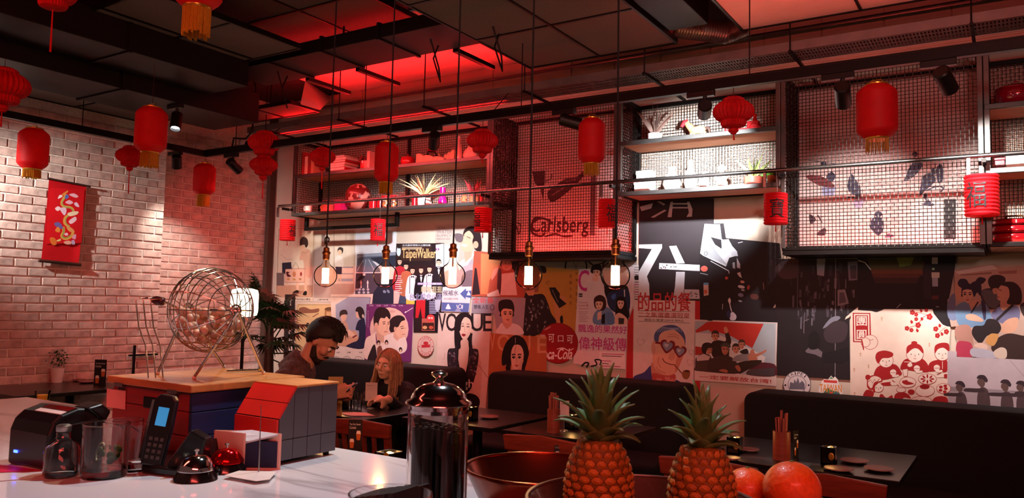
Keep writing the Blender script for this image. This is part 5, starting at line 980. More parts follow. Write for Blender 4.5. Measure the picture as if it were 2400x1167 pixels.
for i in range(7):
    h = random.uniform(.02, .034); dx = random.uniform(-.02, .02)
    t = thing('book', '%s book of the lying stack on the upper left shelf' % ['lowest', 'second lowest', 'third lowest', 'middle', 'third highest', 'second highest', 'topmost'][i], 'book', ((x0+x1)/2, 5.73, zz), group='stacked books')
    part('cover', mat('stack book %d' % (i % 3), ['#d8b8a8', '#a8242c', '#e0d4c8'][i % 3], .6), t, B().box(x0+dx, x1+dx, 5.64, 5.84, zz, zz+h-.001), bevel=.003); part('pages', WCER, t, B().box(x0+dx+.004, x1+dx-.006, 5.6385, 5.835, zz+.004, zz+h-.005)); zz += h
def pot(label, u, w, h, z, m, y=5.73, flare=1.1, lid=False, cat='pot', fill=True):
    x = at(u, z, y); r = w*pxm(u, z, y)/2; H = h*pxm(u, z, y); t = thing('plant_pot' if not lid else 'lidded_pot', label, cat, (x, y, z))
    if lid:
        part('bowl', m, t, B().lathe([(0, z), (r*.7, z), (r*.98, z+H*.3), (r, z+H*.55), (r*.92, z+H*.7)], 24, (x, y, 0)), smooth=40); part('lid', m, t, B().lathe([(r*.95, z+H*.7), (r*.95, z+H*.76), (r*.5, z+H*.92), (0, z+H*.95)], 24, (x, y, 0)), smooth=40); part('knob', m, t, B().sph((x, y, z+H), H*.07), smooth=60)
    else:
        part('vessel', m, t, B().lathe([(0, z), (r/flare, z), (r, z+H), (r*.9, z+H), (r*.85, z+H*.9), (0, z+H*.9)], 24, (x, y, 0)), smooth=40)
    return t, Vector((x, y, z+H*.92)), r
def blades(t, c, n, L, w_, m, spread=.9, bend=.3, name='leaf', up=0):
    for i in range(n):
        a = 2*PI*i/n+random.uniform(-.3, .3); s = random.uniform(.25, 1)*spread; l = L*random.uniform(.75, 1.1); d = Vector((math.cos(a)*s, math.sin(a)*s*.6, 1.0)).normalized(); sd = d.cross(Vector((math.sin(a), -math.cos(a), .3))).normalized()
        vs = []; n_ = 6
        for k in range(n_+1):
            q = k/n_; p0 = c+d*(l*q)+Vector((math.cos(a), math.sin(a), -.6))*(bend*l*q*q*s); ww = w_*(.35+.65*min(1, (1-q)*1.9))*(1-q**3)+.0008; nn = d.cross(sd); vs += [p0+sd*ww, p0+nn*ww*.35, p0-sd*ww, p0-nn*ww*.35]
        fs = []
        for k in range(n_):
            for j in range(4): fs.append((k*4+j, k*4+(j+1) % 4, k*4+4+(j+1) % 4, k*4+4+j))
        fs += [(3, 2, 1, 0), (n_*4, n_*4+1, n_*4+2, n_*4+3)]
        part(name, m, t, B().add(vs, fs), smooth=60)
t, c, r = pot('red pot of small flowers beside the stacked books', 857, 28, 24, S1, REDG, lid=False)
for i in range(14): part('blossom', mat('dry flower', '#8a2a30', .7), t, B().sph(c+Vector((random.uniform(-r, r), random.uniform(-r, r), random.uniform(.0, .05))), .013, nu=8, nv=6))
solo('standing_book', mat('thin book', '#e8b0a8', .5), B().box(at(873, 0), at(880, 0), 5.66, 5.82, S1, S1+.19), 'single pale book standing left of the hanging silk lantern', 'book', bevel=.003)
pot('red lidded pot right of the hanging silk lantern on the upper shelf', 955, 34, 30, S1, REDG, lid=True)
x = at(1000, S1); s = pxm(1000, S1)
t = thing('glass_jar', 'clip top glass jar standing on the driftwood of the upper shelf', 'jar', (x, 5.8, S1)); part('jar_body', CLEARG, t, B().lathe([(0, S1+.003), (11*s, S1+.003), (12*s, S1+.02), (12*s, S1+.13), (9*s, S1+.15)], 20, (x, 5.82, 0)), smooth=40); part('jar_lid', REDG, t, B().lathe([(10*s, S1+.15), (11*s, S1+.155), (10*s, S1+.175), (0, S1+.18)], 20, (x, 5.82, 0)), smooth=40)
def plank3(label, u0, u1, h0, h1, z, y, th=.03, tilt=0):
    xa, xb = at(u0, z, y), at(u1, z, y); s = pxm(u0, z, y); n = 8; vs = []; fs = []
    for i in range(n+1):
        q = i/n; xx = xa+(xb-xa)*q; hh = (h0+(h1-h0)*q)*s*(1+.12*math.sin(i*2.3)); b = z+tilt*q; vs += [(xx, y-th/2, b), (xx, y+th/2, b), (xx, y+th/2*.8, b+hh), (xx, y-th/2*.8, b+hh*.96)]
    for i in range(n):
        for j in range(4): fs.append((i*4+j, i*4+(j+1) % 4, i*4+4+(j+1) % 4, i*4+4+j))
    fs += [(3, 2, 1, 0), (n*4, n*4+1, n*4+2, n*4+3)]
    solo('driftwood', DRIFT, B().add(vs, fs), label, 'driftwood', smooth=50)
plank3('long low piece of driftwood on the upper left shelf', 978, 1042, 26, 10, S1, 5.66, .05); plank3('upright fan of driftwood beside the bottle', 1042, 1066, 22, 36, S1, 5.76, .04); plank3('thin slanted driftwood behind the long piece', 1028, 1046, 34, 10, S1, 5.86, .025)
x = at(1079, S1); s = pxm(1079, S1)
t = thing('square_bottle', 'square glass bottle at the right of the driftwood', 'bottle', (x, 5.72, S1)); part('bottle_body', mat('pink glass', '#e0a8a0', .2, coat=.5), t, B().lathe([(0, S1), (8*s, S1), (8.5*s, S1+.03), (8*s, S1+.14), (4*s, S1+.175), (4*s, S1+.2), (5.5*s, S1+.205), (5.5*s, S1+.225), (0, S1+.226)], 8, (x, 5.72, 0)), smooth=30); part('stopper', WCER, t, B().sph((x, 5.72, S1+.232), .014), smooth=60)
x = at(1105, S1); solo('sea_shell', mat('shell', '#e0b8a8', .4), B().lathe([(0, 0), (.05, .01), (.075, .05), (.06, .1), (.035, .13), (.015, .16), (0, .165)], 18, (x, 5.74, S1), wave=lambda a, z: 1+.1*math.cos(6*a+z*30)), 'pink shell ornament at the right end of the upper left shelf', 'ornament', smooth=60)
# lower left shelf
def figurine(label, u, z, h, body, head, y=5.68):
    x = at(u, z, y); s = pxm(u, z, y); H = h*s; t = thing('figurine', label, 'figurine', (x, y, z))
    part('figure_body', body, t, B().lathe([(0, z), (H*.26, z), (H*.24, z+H*.25), (H*.16, z+H*.5), (H*.19, z+H*.6), (H*.07, z+H*.7)], 16, (x, y, 0)), smooth=50); part('figure_head', head, t, B().sph((x, y, z+H*.83), H*.16), smooth=60)
    for sx in (-1, 1): part('figure_arm', body, t, B().tube([(x+sx*H*.15, y, z+H*.6), (x+sx*H*.27, y-H*.05, z+H*.45), (x+sx*H*.2, y-H*.15, z+H*.35)], H*.06, 8), smooth=60)
figurine('tiny white and blue figurine at the left end of the lower shelf', 726, S2, 27, mat('blue figure', '#7a9ad8', .4), WCER); figurine('small figurine with a red face next to the white cup', 763, S2, 32, mat('red figure', '#c07050', .5), mat('dark figure', '#4a3a34', .5))
x = at(742, S2); s = pxm(742, S2); t = thing('white_cup', 'white cup at the left of the lower shelf', 'cup', (x, 5.66, S2)); part('cup_body', WCER, t, B().lathe([(0, S2), (7*s, S2), (9*s, S2+24*s), (8*s, S2+24*s), (6*s, S2+3*s), (0, S2+3*s)], 20, (x, 5.66, 0)), smooth=40); part('cup_handle', WCER, t, B().tube(arc((x-9*s, 5.66, S2+13*s), 6*s, PI*.5, PI*1.5, 8), 1.4*s, 6), smooth=60)
def small_box(label, u0, u1, h, z, m, y=5.68, dpt=.1):
    xa, xb = at(u0, z, y), at(u1, z, y); H = h*pxm(u0, z, y); t = thing('keepsake_box', label, 'box', ((xa+xb)/2, y, z)); part('box_body', m, t, B().box(xa, xb, y-dpt/2, y+dpt/2, z, z+H*.78), bevel=.003); part('box_lid', m, t, B().box(xa-.003, xb+.003, y-dpt/2-.003, y+dpt/2+.003, z+H*.785, z+H), bevel=.003)
small_box('red and white box next to the globe', 770, 791, 16, S2, mat('red box', '#d8807a', .5)); small_box('pink box left of the globe', 795, 809, 26, S2, mat('pink box', '#d8308c', .4))
# globe
GLB = mat('globe paper', '#c88a80', .35, coat=.4); nt = GLB.node_tree
rp2 = [n for n in nt.nodes if n.type == 'VALTORGB'][0]; rp2.color_ramp.interpolation = 'CONSTANT'; rp2.color_ramp.elements[0].position = 0; rp2.color_ramp.elements[0].color = (*lin('#6a1c1e'), 1); rp2.color_ramp.elements[1].position = .5; rp2.color_ramp.elements[1].color = (*lin('#d8a090'), 1); [n for n in nt.nodes if n.type == 'TEX_NOISE'][0].inputs['Scale'].default_value = 7
x = at(842, S2, 5.76); s = pxm(842, S2, 5.76); R = 31*s
t = thing('world_globe', 'large reddish world globe on the lower left shelf', 'globe', (x, 5.76, S2)); part('globe_ball', GLB, t, B().sph((x, 5.76, S2+R+.02), R, nu=32, nv=20), smooth=60); part('meridian_ring', BRASS, t, B().tube(arc((x, 5.76, S2+R+.02), R*1.06, -PI/2, PI/2, 24, (-.8, .6, 0), (.3, 0, .95)), .005, 6), smooth=60); part('globe_base', WOODD, t, B().lathe([(0, S2), (R*.5, S2), (R*.45, S2+.012), (R*.12, S2+.02), (0, S2+.022)], 24, (x, 5.76, 0)), smooth=40)
t, c, r = pot('red pot with dark leaves right of the globe', 877, 20, 22, S2, REDG); blades(t, c, 9, .09, .012, mat('dark leaf', '#3a2420', .6), 1.2, .5)
pot('small red tin right of the hanging lantern fringe', 893, 13, 24, S2, REDG, flare=1.0)
for k, u in enumerate((916, 936)):
    x = at(u, S2); s = pxm(u, S2); t = thing('candy_jar', ['left', 'right'][k]+' one of the two small glass jars of sweets on the lower left shelf', 'jar', (x, 5.68, S2)); part('jar_body', CLEARG, t, B().lathe([(0, S2+.002), (8*s, S2+.002), (9*s, S2+.02), (9*s, S2+24*s), (7*s, S2+27*s)], 20, (x, 5.68, 0)), smooth=40)
    for j in range(12): part('sweet', mat('sweet %d' % (j % 3), ['#e8c8a0', '#e07030', '#f0e0d0'][j % 3], .4), t, B().sph((x+random.uniform(-5, 5)*s, 5.68+random.uniform(-5, 5)*s, S2+(3+j*1.7)*s), 2.6*s, nu=8, nv=6))
    part('jar_lid', REDG, t, B().lathe([(7.5*s, S2+26.5*s), (8.5*s, S2+27*s), (8*s, S2+31*s), (0, S2+31.5*s)], 20, (x, 5.68, 0)), smooth=40)
t, c, r = pot('white pot with a pale spiky plant on the lower left shelf', 996, 32, 27, S2, WCER); blades(t, c, 38, .25, .009, PALE, 1.3, .3)
pot('red tumbler left of the spiky plant', 974, 12, 26, S2, REDG, flare=1.0)
x = at(1021, S2); s = pxm(1021, S2); t = thing('glass_votive', 'bright round glass votive right of the spiky plant', 'candle glass', (x, 5.66, S2)); part('votive_glass', CLEARG, t, B().lathe([(0, S2+.002), (7*s, S2+.002), (10*s, S2+8*s), (8*s, S2+20*s)], 20, (x, 5.66, 0)), smooth=50); part('wax', WCER, t, B().lathe([(0, S2+.004), (6*s, S2+.004), (8*s, S2+8*s), (0, S2+9*s)], 16, (x, 5.66, 0)), smooth=50)
x = at(1050, S2); s = pxm(1050, S2); t = thing('magenta_vase', 'magenta glass vase on the lower left shelf', 'vase', (x, 5.68, S2)); part('vase_body', PURP, t, B().lathe([(0, S2), (9*s, S2), (11*s, S2+9*s), (8*s, S2+18*s), (6.5*s, S2+24*s)], 22, (x, 5.68, 0)), smooth=60); part('vase_neck', PURP, t, B().lathe([(6.5*s, S2+24*s), (7*s, S2+30*s), (7*s, S2+42*s), (6*s, S2+42*s), (5.5*s, S2+26*s)], 22, (x, 5.68, 0)), smooth=40)
figurine('terracotta crouching figurine right of the magenta vase', 1090, S2, 30, TERRA, TERRA); figurine('low terracotta figurine beside the magenta vase', 1074, S2, 16, TERRA, TERRA)
t, c, r = pot('terracotta pot with a red leaved plant at the end of the lower left shelf', 1113, 24, 18, S2, TERRA); blades(t, c, 9, .2, .016, mat('red leaf', '#a03038', .5, var=.4), .7, .1)
pot('slim red vase at the end of the lower left shelf', 1130, 9, 22, S2, REDG, flare=1.3)
# middle shelf unit
t, c, r = pot('white pot with a dry agave on the bright upper shelf', 1534, 34, 20, S1, WCER, 5.7); blades(t, c, 11, .25, .017, mat('agave leaf', '#7a6258', .6, var=.3), 1.3, .05)
for i in range(4): part('leaf_tuft', mat('agave leaf', '#7a6258'), t, B().sph(c+Vector((random.uniform(-r, r), random.uniform(-r, r), .01)), r*.4, (1, 1, .5), 10, 6))
# rocking horse
x = at(1632, S1, 5.70); s = pxm(1632, S1, 5.70); z = S1; HB = mat('toy horse coat', '#c88a5a', .45); t = thing('rocking_horse', 'toy horse with red head gear on the bright upper shelf', 'toy horse', (x, 5.7, z))
part('horse_body', HB, t, B().sph((x+3*s, 5.7, z+20*s), 12*s, (1.6, .75, .8)), smooth=60); part('horse_neck', HB, t, B().tube([(x-10*s, 5.7, z+22*s), (x-20*s, 5.7, z+33*s), (x-25*s, 5.7, z+40*s)], [9*s, 7*s, 5*s], 12), smooth=60); part('horse_head', mat('red bridle', '#c02028', .5), t, B().tube([(x-22*s, 5.7, z+42*s), (x-30*s, 5.7, z+40*s), (x-37*s, 5.7, z+31*s)], [6*s, 6*s, 3.5*s], 12), smooth=60)
for dx in (-12, -6, 12, 18): part('horse_leg', HB, t, B().tube([(x+dx*s, 5.7+(2*s if dx in (-6, 18) else -2*s), z+14*s), (x+(dx*1.15)*s, 5.7, z+2*s)], [4*s, 2.2*s], 8), smooth=60)
part('horse_tail', mat('dark tail', '#3a2620', .7), t, B().tube([(x+22*s, 5.7, z+24*s), (x+30*s, 5.7, z+20*s), (x+32*s, 5.7, z+8*s)], [3*s, 4*s, 1.5*s], 8), smooth=60); part('saddle', mat('dark tail', '#3a2620'), t, B().sph((x, 5.7, z+26*s), 8*s, (1.2, .85, .5)), smooth=60); part('rocker', WCER, t, B().tube([(x-30*s, 5.7, z+5*s), (x-12*s, 5.7, z+1.6*s), (x+12*s, 5.7, z+1.6*s), (x+30*s, 5.7, z+5*s)], 1.5*s, 6), smooth=60)
x = at(1745, S1, 5.72); s = pxm(1745, S1, 5.72); RT = mat('red toy paint', '#c8141c', .35); t = thing('toy_cart', 'red toy cart behind the paper lantern on the bright upper shelf', 'toy', (x, 5.72, z))
part('cart_bed', RT, t, B().box(x-45*s, x+40*s, 5.69, 5.75, z+8*s, z+13*s), bevel=.003); part('cart_seat', RT, t, B().box(x+8*s, x+34*s, 5.69, 5.75, z+13*s, z+28*s), bevel=.004)
for dx in (-32, 25): part('cart_wheel', RT, t, B().tube([(x+dx*s+10*s*math.cos(a*PI/8), 5.685, z+11.5*s+10*s*math.sin(a*PI/8)) for a in range(16)], 1.4*s, 6, closed=True))
part('cart_driver', RT, t, B().lathe([(0, z+20*s), (6*s, z+20*s), (5*s, z+34*s), (3*s, z+36*s), (5*s, z+40*s), (4*s, z+45*s), (0, z+47*s)], 14, (x+24*s, 5.72, 0)), smooth=60)
# bright lower shelf
for k, (u0, u1, h) in enumerate(((1490, 1524, 56), (1502, 1536, 26))):
    xa, xb = at(u0, S2), at(u1, S2); s = pxm(u0, S2); y0 = (5.76, 5.62)[k]; t = thing('white_box', ['tall white box at the left of the bright lower shelf', 'low white block before the tall white box'][k], 'box', (xa, y0, S2)); part('carton', WCER, t, B().box(xa, xb, y0, y0+.1, S2, S2+h*s), bevel=.004); part('carton_lid', WCER, t, B().box(xa-.003, xb+.003, y0-.003, y0+.103, S2+h*s-.03, S2+h*s+.002), bevel=.003)
def vase(label, u, h, r, y=5.72, m=WCER):
    x = at(u, S2, y); s = pxm(u, S2, y); t = thing('white_vase', label, 'vase', (x, y, S2)); part('vase_body', m, t, B().lathe([(0, S2), (r*.6*s, S2), (r*s, S2+h*.3*s), (r*.8*s, S2+h*.6*s), (r*.35*s, S2+h*.8*s)], 20, (x, y, 0)), smooth=60); part('vase_neck', m, t, B().lathe([(r*.35*s, S2+h*.8*s), (r*.35*s, S2+h*.92*s), (r*.5*s, S2+h*s), (r*.3*s, S2+h*.97*s)], 20, (x, y, 0)), smooth=60)
vase('round white vase in the brightest part of the lower shelf', 1575, 58, 22); vase('tall white vase left of the hanging ornament on the bright shelf', 1618, 74, 15, 5.78); vase('small white vase in the middle of the bright lower shelf', 1650, 40, 14, 5.66)
figurine('slender pale figurine on the bright lower shelf', 1692, S2, 56, mat('pale figure', '#e8b8a0', .5), mat('pale figure', '#e8b8a0')); 
t, c, r = pot('red glazed pot with an aloe on the bright lower shelf', 1766, 44, 22, S2, mat('rosy pot', '#d86a58', .35), 5.7); blades(t, c, 8, .19, .014, mat('aloe', '#8a9a5a', .5, var=.3), 1.1, .05)
t, c, r = pot('small pot with a fresh green plant at the right of the bright shelf', 1811, 24, 24, S2, TERRA, 5.72); blades(t, c, 16, .08, .016, mat('fresh leaf', '#6ac040', .5), 1.4, .6)
# right shelf unit
pot('dark red glazed lidded pot on the top right shelf', 2385, 88, 62, S1, mat('wine glaze', '#8a0a2c', .15, coat=.8), 5.75, lid=True)
small_box('dark box on the right edge middle shelf', 2332, 2356, 28, S2, mat('wine box', '#6a1a24', .4)); small_box('white carton on the right edge middle shelf', 2358, 2410, 40, S2, WCER)
x = at(2375, 2, 5.74); s = pxm(2375, 2, 5.74); z = ZC+.016; t = thing('tiered_box', 'stacked red lacquer food box on the lowest right shelf', 'lacquer box', (x, 5.74, z))
for k, (r0, h0) in enumerate(((52, 22), (50, 18), (46, 14))): part('tier', mat('red lacquer', '#a01018', .12, coat=1), t, B().lathe([(0, z), (r0*.9*s, z), (r0*s, z+h0*.3*s), (r0*s, z+h0*.8*s), (r0*.94*s, z+h0*s)], 28, (x, 5.74, 0)), smooth=40); part('band', BLACK, t, B().lathe([(r0*.96*s, z+h0*.96*s), (r0*1.02*s, z+h0*s), (r0*.96*s, z+h0*1.04*s)], 28, (x, 5.74, 0))); z += h0*1.02*s
part('lid_handle', BRASS, t, B().tube([(x-20*s, 5.74, z), (x-15*s, 5.74, z+10*s), (x+15*s, 5.74, z+10*s), (x+20*s, 5.74, z)], .006, 8))
# ------------------------------------------------------------------ benches along the wall
FAB = mat('dark green upholstery', '#070b09', .9, var=.25, scale=40); DKW = mat('dark stained wood', '#1c0f0b', .45, var=.3, stretch=(9, 1, 1))
def bench(label, x0, x1, top=.972):
    t = thing('wall_bench', label, 'bench', ((x0+x1)/2, 5.4, 0)); r = .07
    pts = [(x0, 5.60, .30), (x0, 5.60, top-r)]+[(x0+r-r*math.cos(a), 5.60, top-r+r*math.sin(a)) for a in (PI/10*i for i in range(1, 6))]+[(x1-r+r*math.sin(a), 5.60, top-r+r*math.cos(a)) for a in (PI/10*i for i in range(0, 5))]+[(x1, 5.60, top-r), (x1, 5.60, .30)]
    part('backrest', FAB, t, B().prism(pts, (0, .36, 0)), bevel=.02, seg=3)
    part('seat', FAB, t, B().box(x0, x1, 5.08, 5.60, .34, .47), bevel=.03, seg=3); part('plinth', DKW, t, B().box(x0+.02, x1-.02, 5.14, 5.95, .0, .34))
bench('dark bench along the wall behind the seated woman', -6.3, -4.31, .955); bench('middle dark bench below the orange magazine cover', -3.83, -2.09); bench('right dark bench below the family dinner poster', -1.63, 1.6)
# ------------------------------------------------------------------ tables and what stands on them
TOPM = mat('black table top', '#0b0807', .34, var=.2, coat=.2)
def table(label, x0, x1, y0, y1, z=.75):
    t = thing('restaurant_table', label, 'table', ((x0+x1)/2, (y0+y1)/2, 0)); cx_, cy_ = (x0+x1)/2, (y0+y1)/2
    part('table_top', TOPM, t, B().box(x0, x1, y0, y1, z-.03, z), bevel=.004); part('pedestal', BLACK, t, B().cyl((cx_, cy_, .02), (cx_, cy_, z-.03), .035)); part('foot_plate', BLACK, t, B().box(cx_-.22, cx_+.22, cy_-.22, cy_+.22, 0, .02), bevel=.005)
table('dark table between the seated man and woman', -4.55, -3.72, 3.98, 4.72); table('dark table beyond the straw jar', -3.62, -2.86, 4.24, 5.02); table('dark table behind the left pineapple', -2.78, -2.05, 4.24, 5.02); table('long dark table in front of the right bench', -1.46, -.48, 4.20, 5.02)
table('dark table against the brick wall', -6.92, -6.15, 2.9, 4.1, .80); table('dark table at the left edge behind the card printer', -6.05, -5.35, 2.35, 3.2, .74)
PLATE = mat('pink stoneware', '#eac4bc', .25, coat=.4)
def plate(label, u, v, w, tz=.75):
    c = on(u, v, Z=tz+.012); q = (c-CAM).dot(CF)/FPX; r = w*q/2; t = thing('side_plate', label, 'plate', (c.x, c.y, tz), group='side plates')
    part('plate_dish', PLATE, t, B().lathe([(0, tz+.001), (r*.6, tz+.001), (r*.7, tz+.004), (r, tz+.013), (r*.98, tz+.016), (r*.68, tz+.008), (0, tz+.007)], 32, (c.x, c.y, 0)), smooth=40)
    part('rim_line', mat('dark rim', '#7a4038', .4), t, B().lathe([(r*.985, tz+.014), (r*1.005, tz+.0145), (r*.99, tz+.0165)], 32, (c.x, c.y, 0)))
plate('side plate on the table beyond the straw jar', 1146, 976, 46)
for l, u, v, w in (('side plate behind the left candle holder of the long table', 1757, 1053, 44), ('side plate in front of the left candle holder of the long table', 1715, 1073, 40), ('side plate at the back of the long table, right of the candle', 2003, 1079, 62), ('side plate at the front of the long table below the right candle', 1966, 1098, 66), ('rightmost side plate on the long table', 2060, 1098, 66)): plate(l, u, v, w)
FLAME = mat('tea light glow', '#ffd890', .5, emit=9, ecol=(1, .62, .2)); BLG = mat('black votive glass', '#100c0a', .15, coat=.6)
def candle(label, u, v, tz=.75, h=.09, e=.5):
    c = on(u, v, Z=tz); t = thing('candle_holder', label, 'candle holder', (c.x, c.y, tz), group='square candle holders'); x, y = c.x, c.y; w_ = .035
    g = B()
    for a, b, c0, d in ((-w_, w_, -w_, -w_+.006), (-w_, w_, w_-.006, w_), (-w_, -w_+.006, -w_, w_), (w_-.006, w_, -w_, w_)): g.box(x+a, x+b, y+c0, y+d, tz, tz+h)
    g.box(x-w_, x+w_, y-w_, y+w_, tz, tz+.008)
    part('holder_glass', BLG, t, g); part('wax', WCER, t, B().cyl((x, y, tz+.008), (x, y, tz+h*.66), .026)); part('flame', FLAME, t, B().lathe([(0, tz+h*.66), (.013, tz+h*.68), (.016, tz+h*.8), (.006, tz+h*.96), (0, tz+h*1.0)], 12, (x, y, 0)), smooth=60)
    part('gold_emblem', GOLDM, t, B().sph((x+.018, y-w_-.001, tz+h*.5), .014, (1, .12, 1.4), 12, 8), smooth=60)
    l = light('candle_glow', 'POINT', (0, 0, h+.03), e, (1, .5, .15), shadow_soft_size=.01); l.parent = t
candle('candle holder at the left end of the long table', 1722, 1062); candle('candle holder near the right of the long table', 1943, 1087); candle('candle holder behind the left pineapple leaves', 1340, 1004); candle('candle holder right of the straw jar lid', 1104, 984); candle('candle holder on the table of the seated pair', 802, 957, .75); candle('low candle at the far edge of the bar counter', 912, 1079, 1.012, .03)
BEERC = mat('beer foam', '#e8dcd0', .6); AMB = mat('beer amber', '#b8642c', .4); CARDK = mat('black card', '#17100f', .5)
def menu(label, u, v, w, h, tz, ry=0.0, base=True):
    """small printed stand card; px: centre foot u,v and size"""
    c = on(u, v, Z=tz) if tz else on(u, v, Y=3.634); tz = tz or c.z; q = (c-CAM).dot(CF)/FPX; W_, H_ = w*q, h*q; t = thing('menu_card', label, 'menu card', (c.x, c.y, tz), group='printed drink cards'); R_ = Matrix.Rotation(YAW+ry, 3, 'Z'); k = lambda a, b, d=0: c+R_ @ Vector((a*W_, -d, b*H_))
    part('card', CARDK, t, B().prism([k(-.5, 0), (k(.5, 0)), k(.5, 1), k(-.5, 1)], R_ @ Vector((0, .003, 0))))
    g = B()
    for (tx, y0) in (('Try Our Sweet', .80), ('Cocktails', .70)):
        vs, fs = text_mesh(tx); g.add([k(-.42+a*.8*(1 if y0 > .75 else .6), y0+b*.08, .001) for a, b in vs], fs)
    part('lettering', WCER, t, g)
    for cx_, cy_, s in ((-.22, .08, 1), (.25, .34, 1)):
        part('drink_picture', AMB, t, B().prism([k(cx_-.12, cy_, .0012), k(cx_+.12, cy_, .0012), k(cx_+.17, cy_+.2, .0012), k(cx_-.17, cy_+.2, .0012)], R_ @ Vector((0, .0004, 0)))); part('foam_picture', BEERC, t, B().prism([k(cx_-.17, cy_+.2, .0014), k(cx_+.17, cy_+.2, .0014), k(cx_+.12, cy_+.3, .0014), k(cx_-.12, cy_+.3, .0014)], R_ @ Vector((0, .0004, 0))))
menu('drink card standing before the chair of the seated woman', 831, 1056, 32, 72, 1.012, 0); menu('small drink card hung on the chair behind the left pineapple', 1312, 1066, 26, 22, None); menu('drink card on the long table leaning on the utensil holder', 1866, 1072, 18, 62, .75, .6); menu('drink card on the table against the brick wall', 233, 903, 28, 60, .80); menu('drink card at the left edge table', 60, 968, 40, 22, .74)
def utensils(label, u, v, w, h, tz=.75):
    c = on(u, v, Z=tz); q = (c-CAM).dot(CF)/FPX; r = w*q/2; H = h*q; t = thing('utensil_holder', label, 'utensil holder', (c.x, c.y, tz), group='wooden utensil holders')
    m = mat('red brown wood', '#8a3a28', .45, var=.2, stretch=(1, 1, 6)); x, y = c.x, c.y
    part('cup', m, t, B().lathe([(0, tz), (r, tz), (r, tz+H*.58), (r*.88, tz+H*.58), (r*.88, tz+.02), (0, tz+.02)], 20, (x, y, 0)), smooth=40)
    for i in range(7): a = i*.9; part('chopstick_pack', mat('paper sleeve', '#a85848', .7, rnd=.2), t, B().bar((x+r*.4*math.cos(a), y+r*.4*math.sin(a), tz+.03), (x+r*.6*math.cos(a), y+r*.6*math.sin(a), tz+H*random.uniform(.85, 1.0)), .028, .007))
utensils('utensil holder on the table behind the left pineapple', 1297, 1013, 30, 94); utensils('utensil holder in the middle of the long table', 1832, 1076, 40, 112)
def card(label, u, v, w, h, tz, stem):
    c = on(u, v, Z=tz); q = (c-CAM).dot(CF)/FPX; W_, H_, S_ = w*q, h*q, stem*q; R_ = Matrix.Rotation(YAW, 3, 'Z'); t = thing('table_note', label, 'note card', (c.x, c.y, tz)); k = lambda a, b, d=0: c+R_ @ Vector((a*W_, -d, b))
    part('paper', mat('pink paper', '#e8c8c4', .7), t, B().prism([k(-.5, S_), k(.5, S_), k(.5, S_+H_), k(-.5, S_+H_)], R_ @ Vector((0, .001, 0)))); part('clip_stem', STEEL, t, B().cyl(c, c+Vector((0, 0, S_+.02)), .003, n=8)); part('clip_base', STEEL, t, B().lathe([(0, tz), (.028, tz), (.026, tz+.006), (0, tz+.012)], 16, (c.x, c.y, 0)))
    g = B(); vs, fs = text_mesh('Reserved'); g.add([k(-.4+a*.5, S_+H_*(.82+b*.06), .001) for a, b in vs], fs); part('lettering', CARDK, t, g)
card('pink note card on a clip in front of the seated woman', 869, 958, 28, 43, .75, 18); card('white note card on a clip behind the left pineapple', 1322, 1010, 22, 46, .75, 24)
GW = CLEARG
for k, (u, v) in enumerate(((815, 958), (830, 955), (838, 960))):
    c = on(u, v, Z=.75); t = thing('water_glass', ['left', 'middle', 'right'][k]+' of the three small water glasses between the seated pair', 'glass', (c.x, c.y, .75)); part('glass_wall', GW, t, B().lathe([(0, .752), (.03, .752), (.036, .87), (.034, .87), (.028, .77), (0, .768)], 18, (c.x, c.y, 0)), smooth=40); part('water', glass_mat('water', (.8, .85, .85), gl=.1), t, B().cyl((c.x, c.y, .77), (c.x, c.y, .80), .027))
c = on(838, 972, Z=.75); solo('paper_napkin', mat('pink napkin', '#d8a09c', .8), B().prism([c+Vector(p_) for p_ in ((-.16, -.05, .002), (.02, -.08, .002), (.14, .03, .002), (.0, .09, .004), (-.1, .06, .002))], (0, 0, .002)), 'crumpled pink napkin on the table of the seated pair', 'napkin')
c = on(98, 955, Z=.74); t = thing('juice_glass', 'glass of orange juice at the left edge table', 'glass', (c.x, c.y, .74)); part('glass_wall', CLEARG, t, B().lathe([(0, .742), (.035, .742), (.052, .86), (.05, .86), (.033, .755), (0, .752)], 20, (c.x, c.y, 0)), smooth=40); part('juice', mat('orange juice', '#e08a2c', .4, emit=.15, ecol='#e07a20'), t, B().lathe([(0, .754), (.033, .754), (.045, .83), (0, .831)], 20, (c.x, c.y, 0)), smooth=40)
c = on(133, 896, Z=.80); t = thing('herb_pot', 'small bushy herb in a white pot on the table by the brick wall', 'potted plant', (c.x, c.y, .8)); part('pot', WCER, t, B().lathe([(0, .80), (.04, .80), (.055, .92), (.048, .92), (0, .90)], 20, (c.x, c.y, 0)), smooth=40)
hb = B()
for i in range(150): a = Vector((random.gauss(0, .035), random.gauss(0, .035), random.uniform(-.01, .13))); q = c+Vector((0, 0, .14))+a; d = Vector((random.uniform(-1, 1), random.uniform(-1, 1), random.uniform(-.2, 1))).normalized()*.022; e = d.cross(Vector((.3, .5, .8))).normalized()*.009; hb.add([q, q+d*.5+e, q+d, q+d*.5-e], [(0, 1, 2, 3)])
tag(part('foliage', mat('herb leaf', '#2c4a22', .6), t, hb), kind='stuff')
c = on(195, 893, Z=.80)
for k, (u, w_) in enumerate(((185, .1), (205, .13), (240, .07))): plate(['left', 'middle', 'right'][k]+' side plate on the table by the brick wall', u, 890+k*4, w_*300, .80)
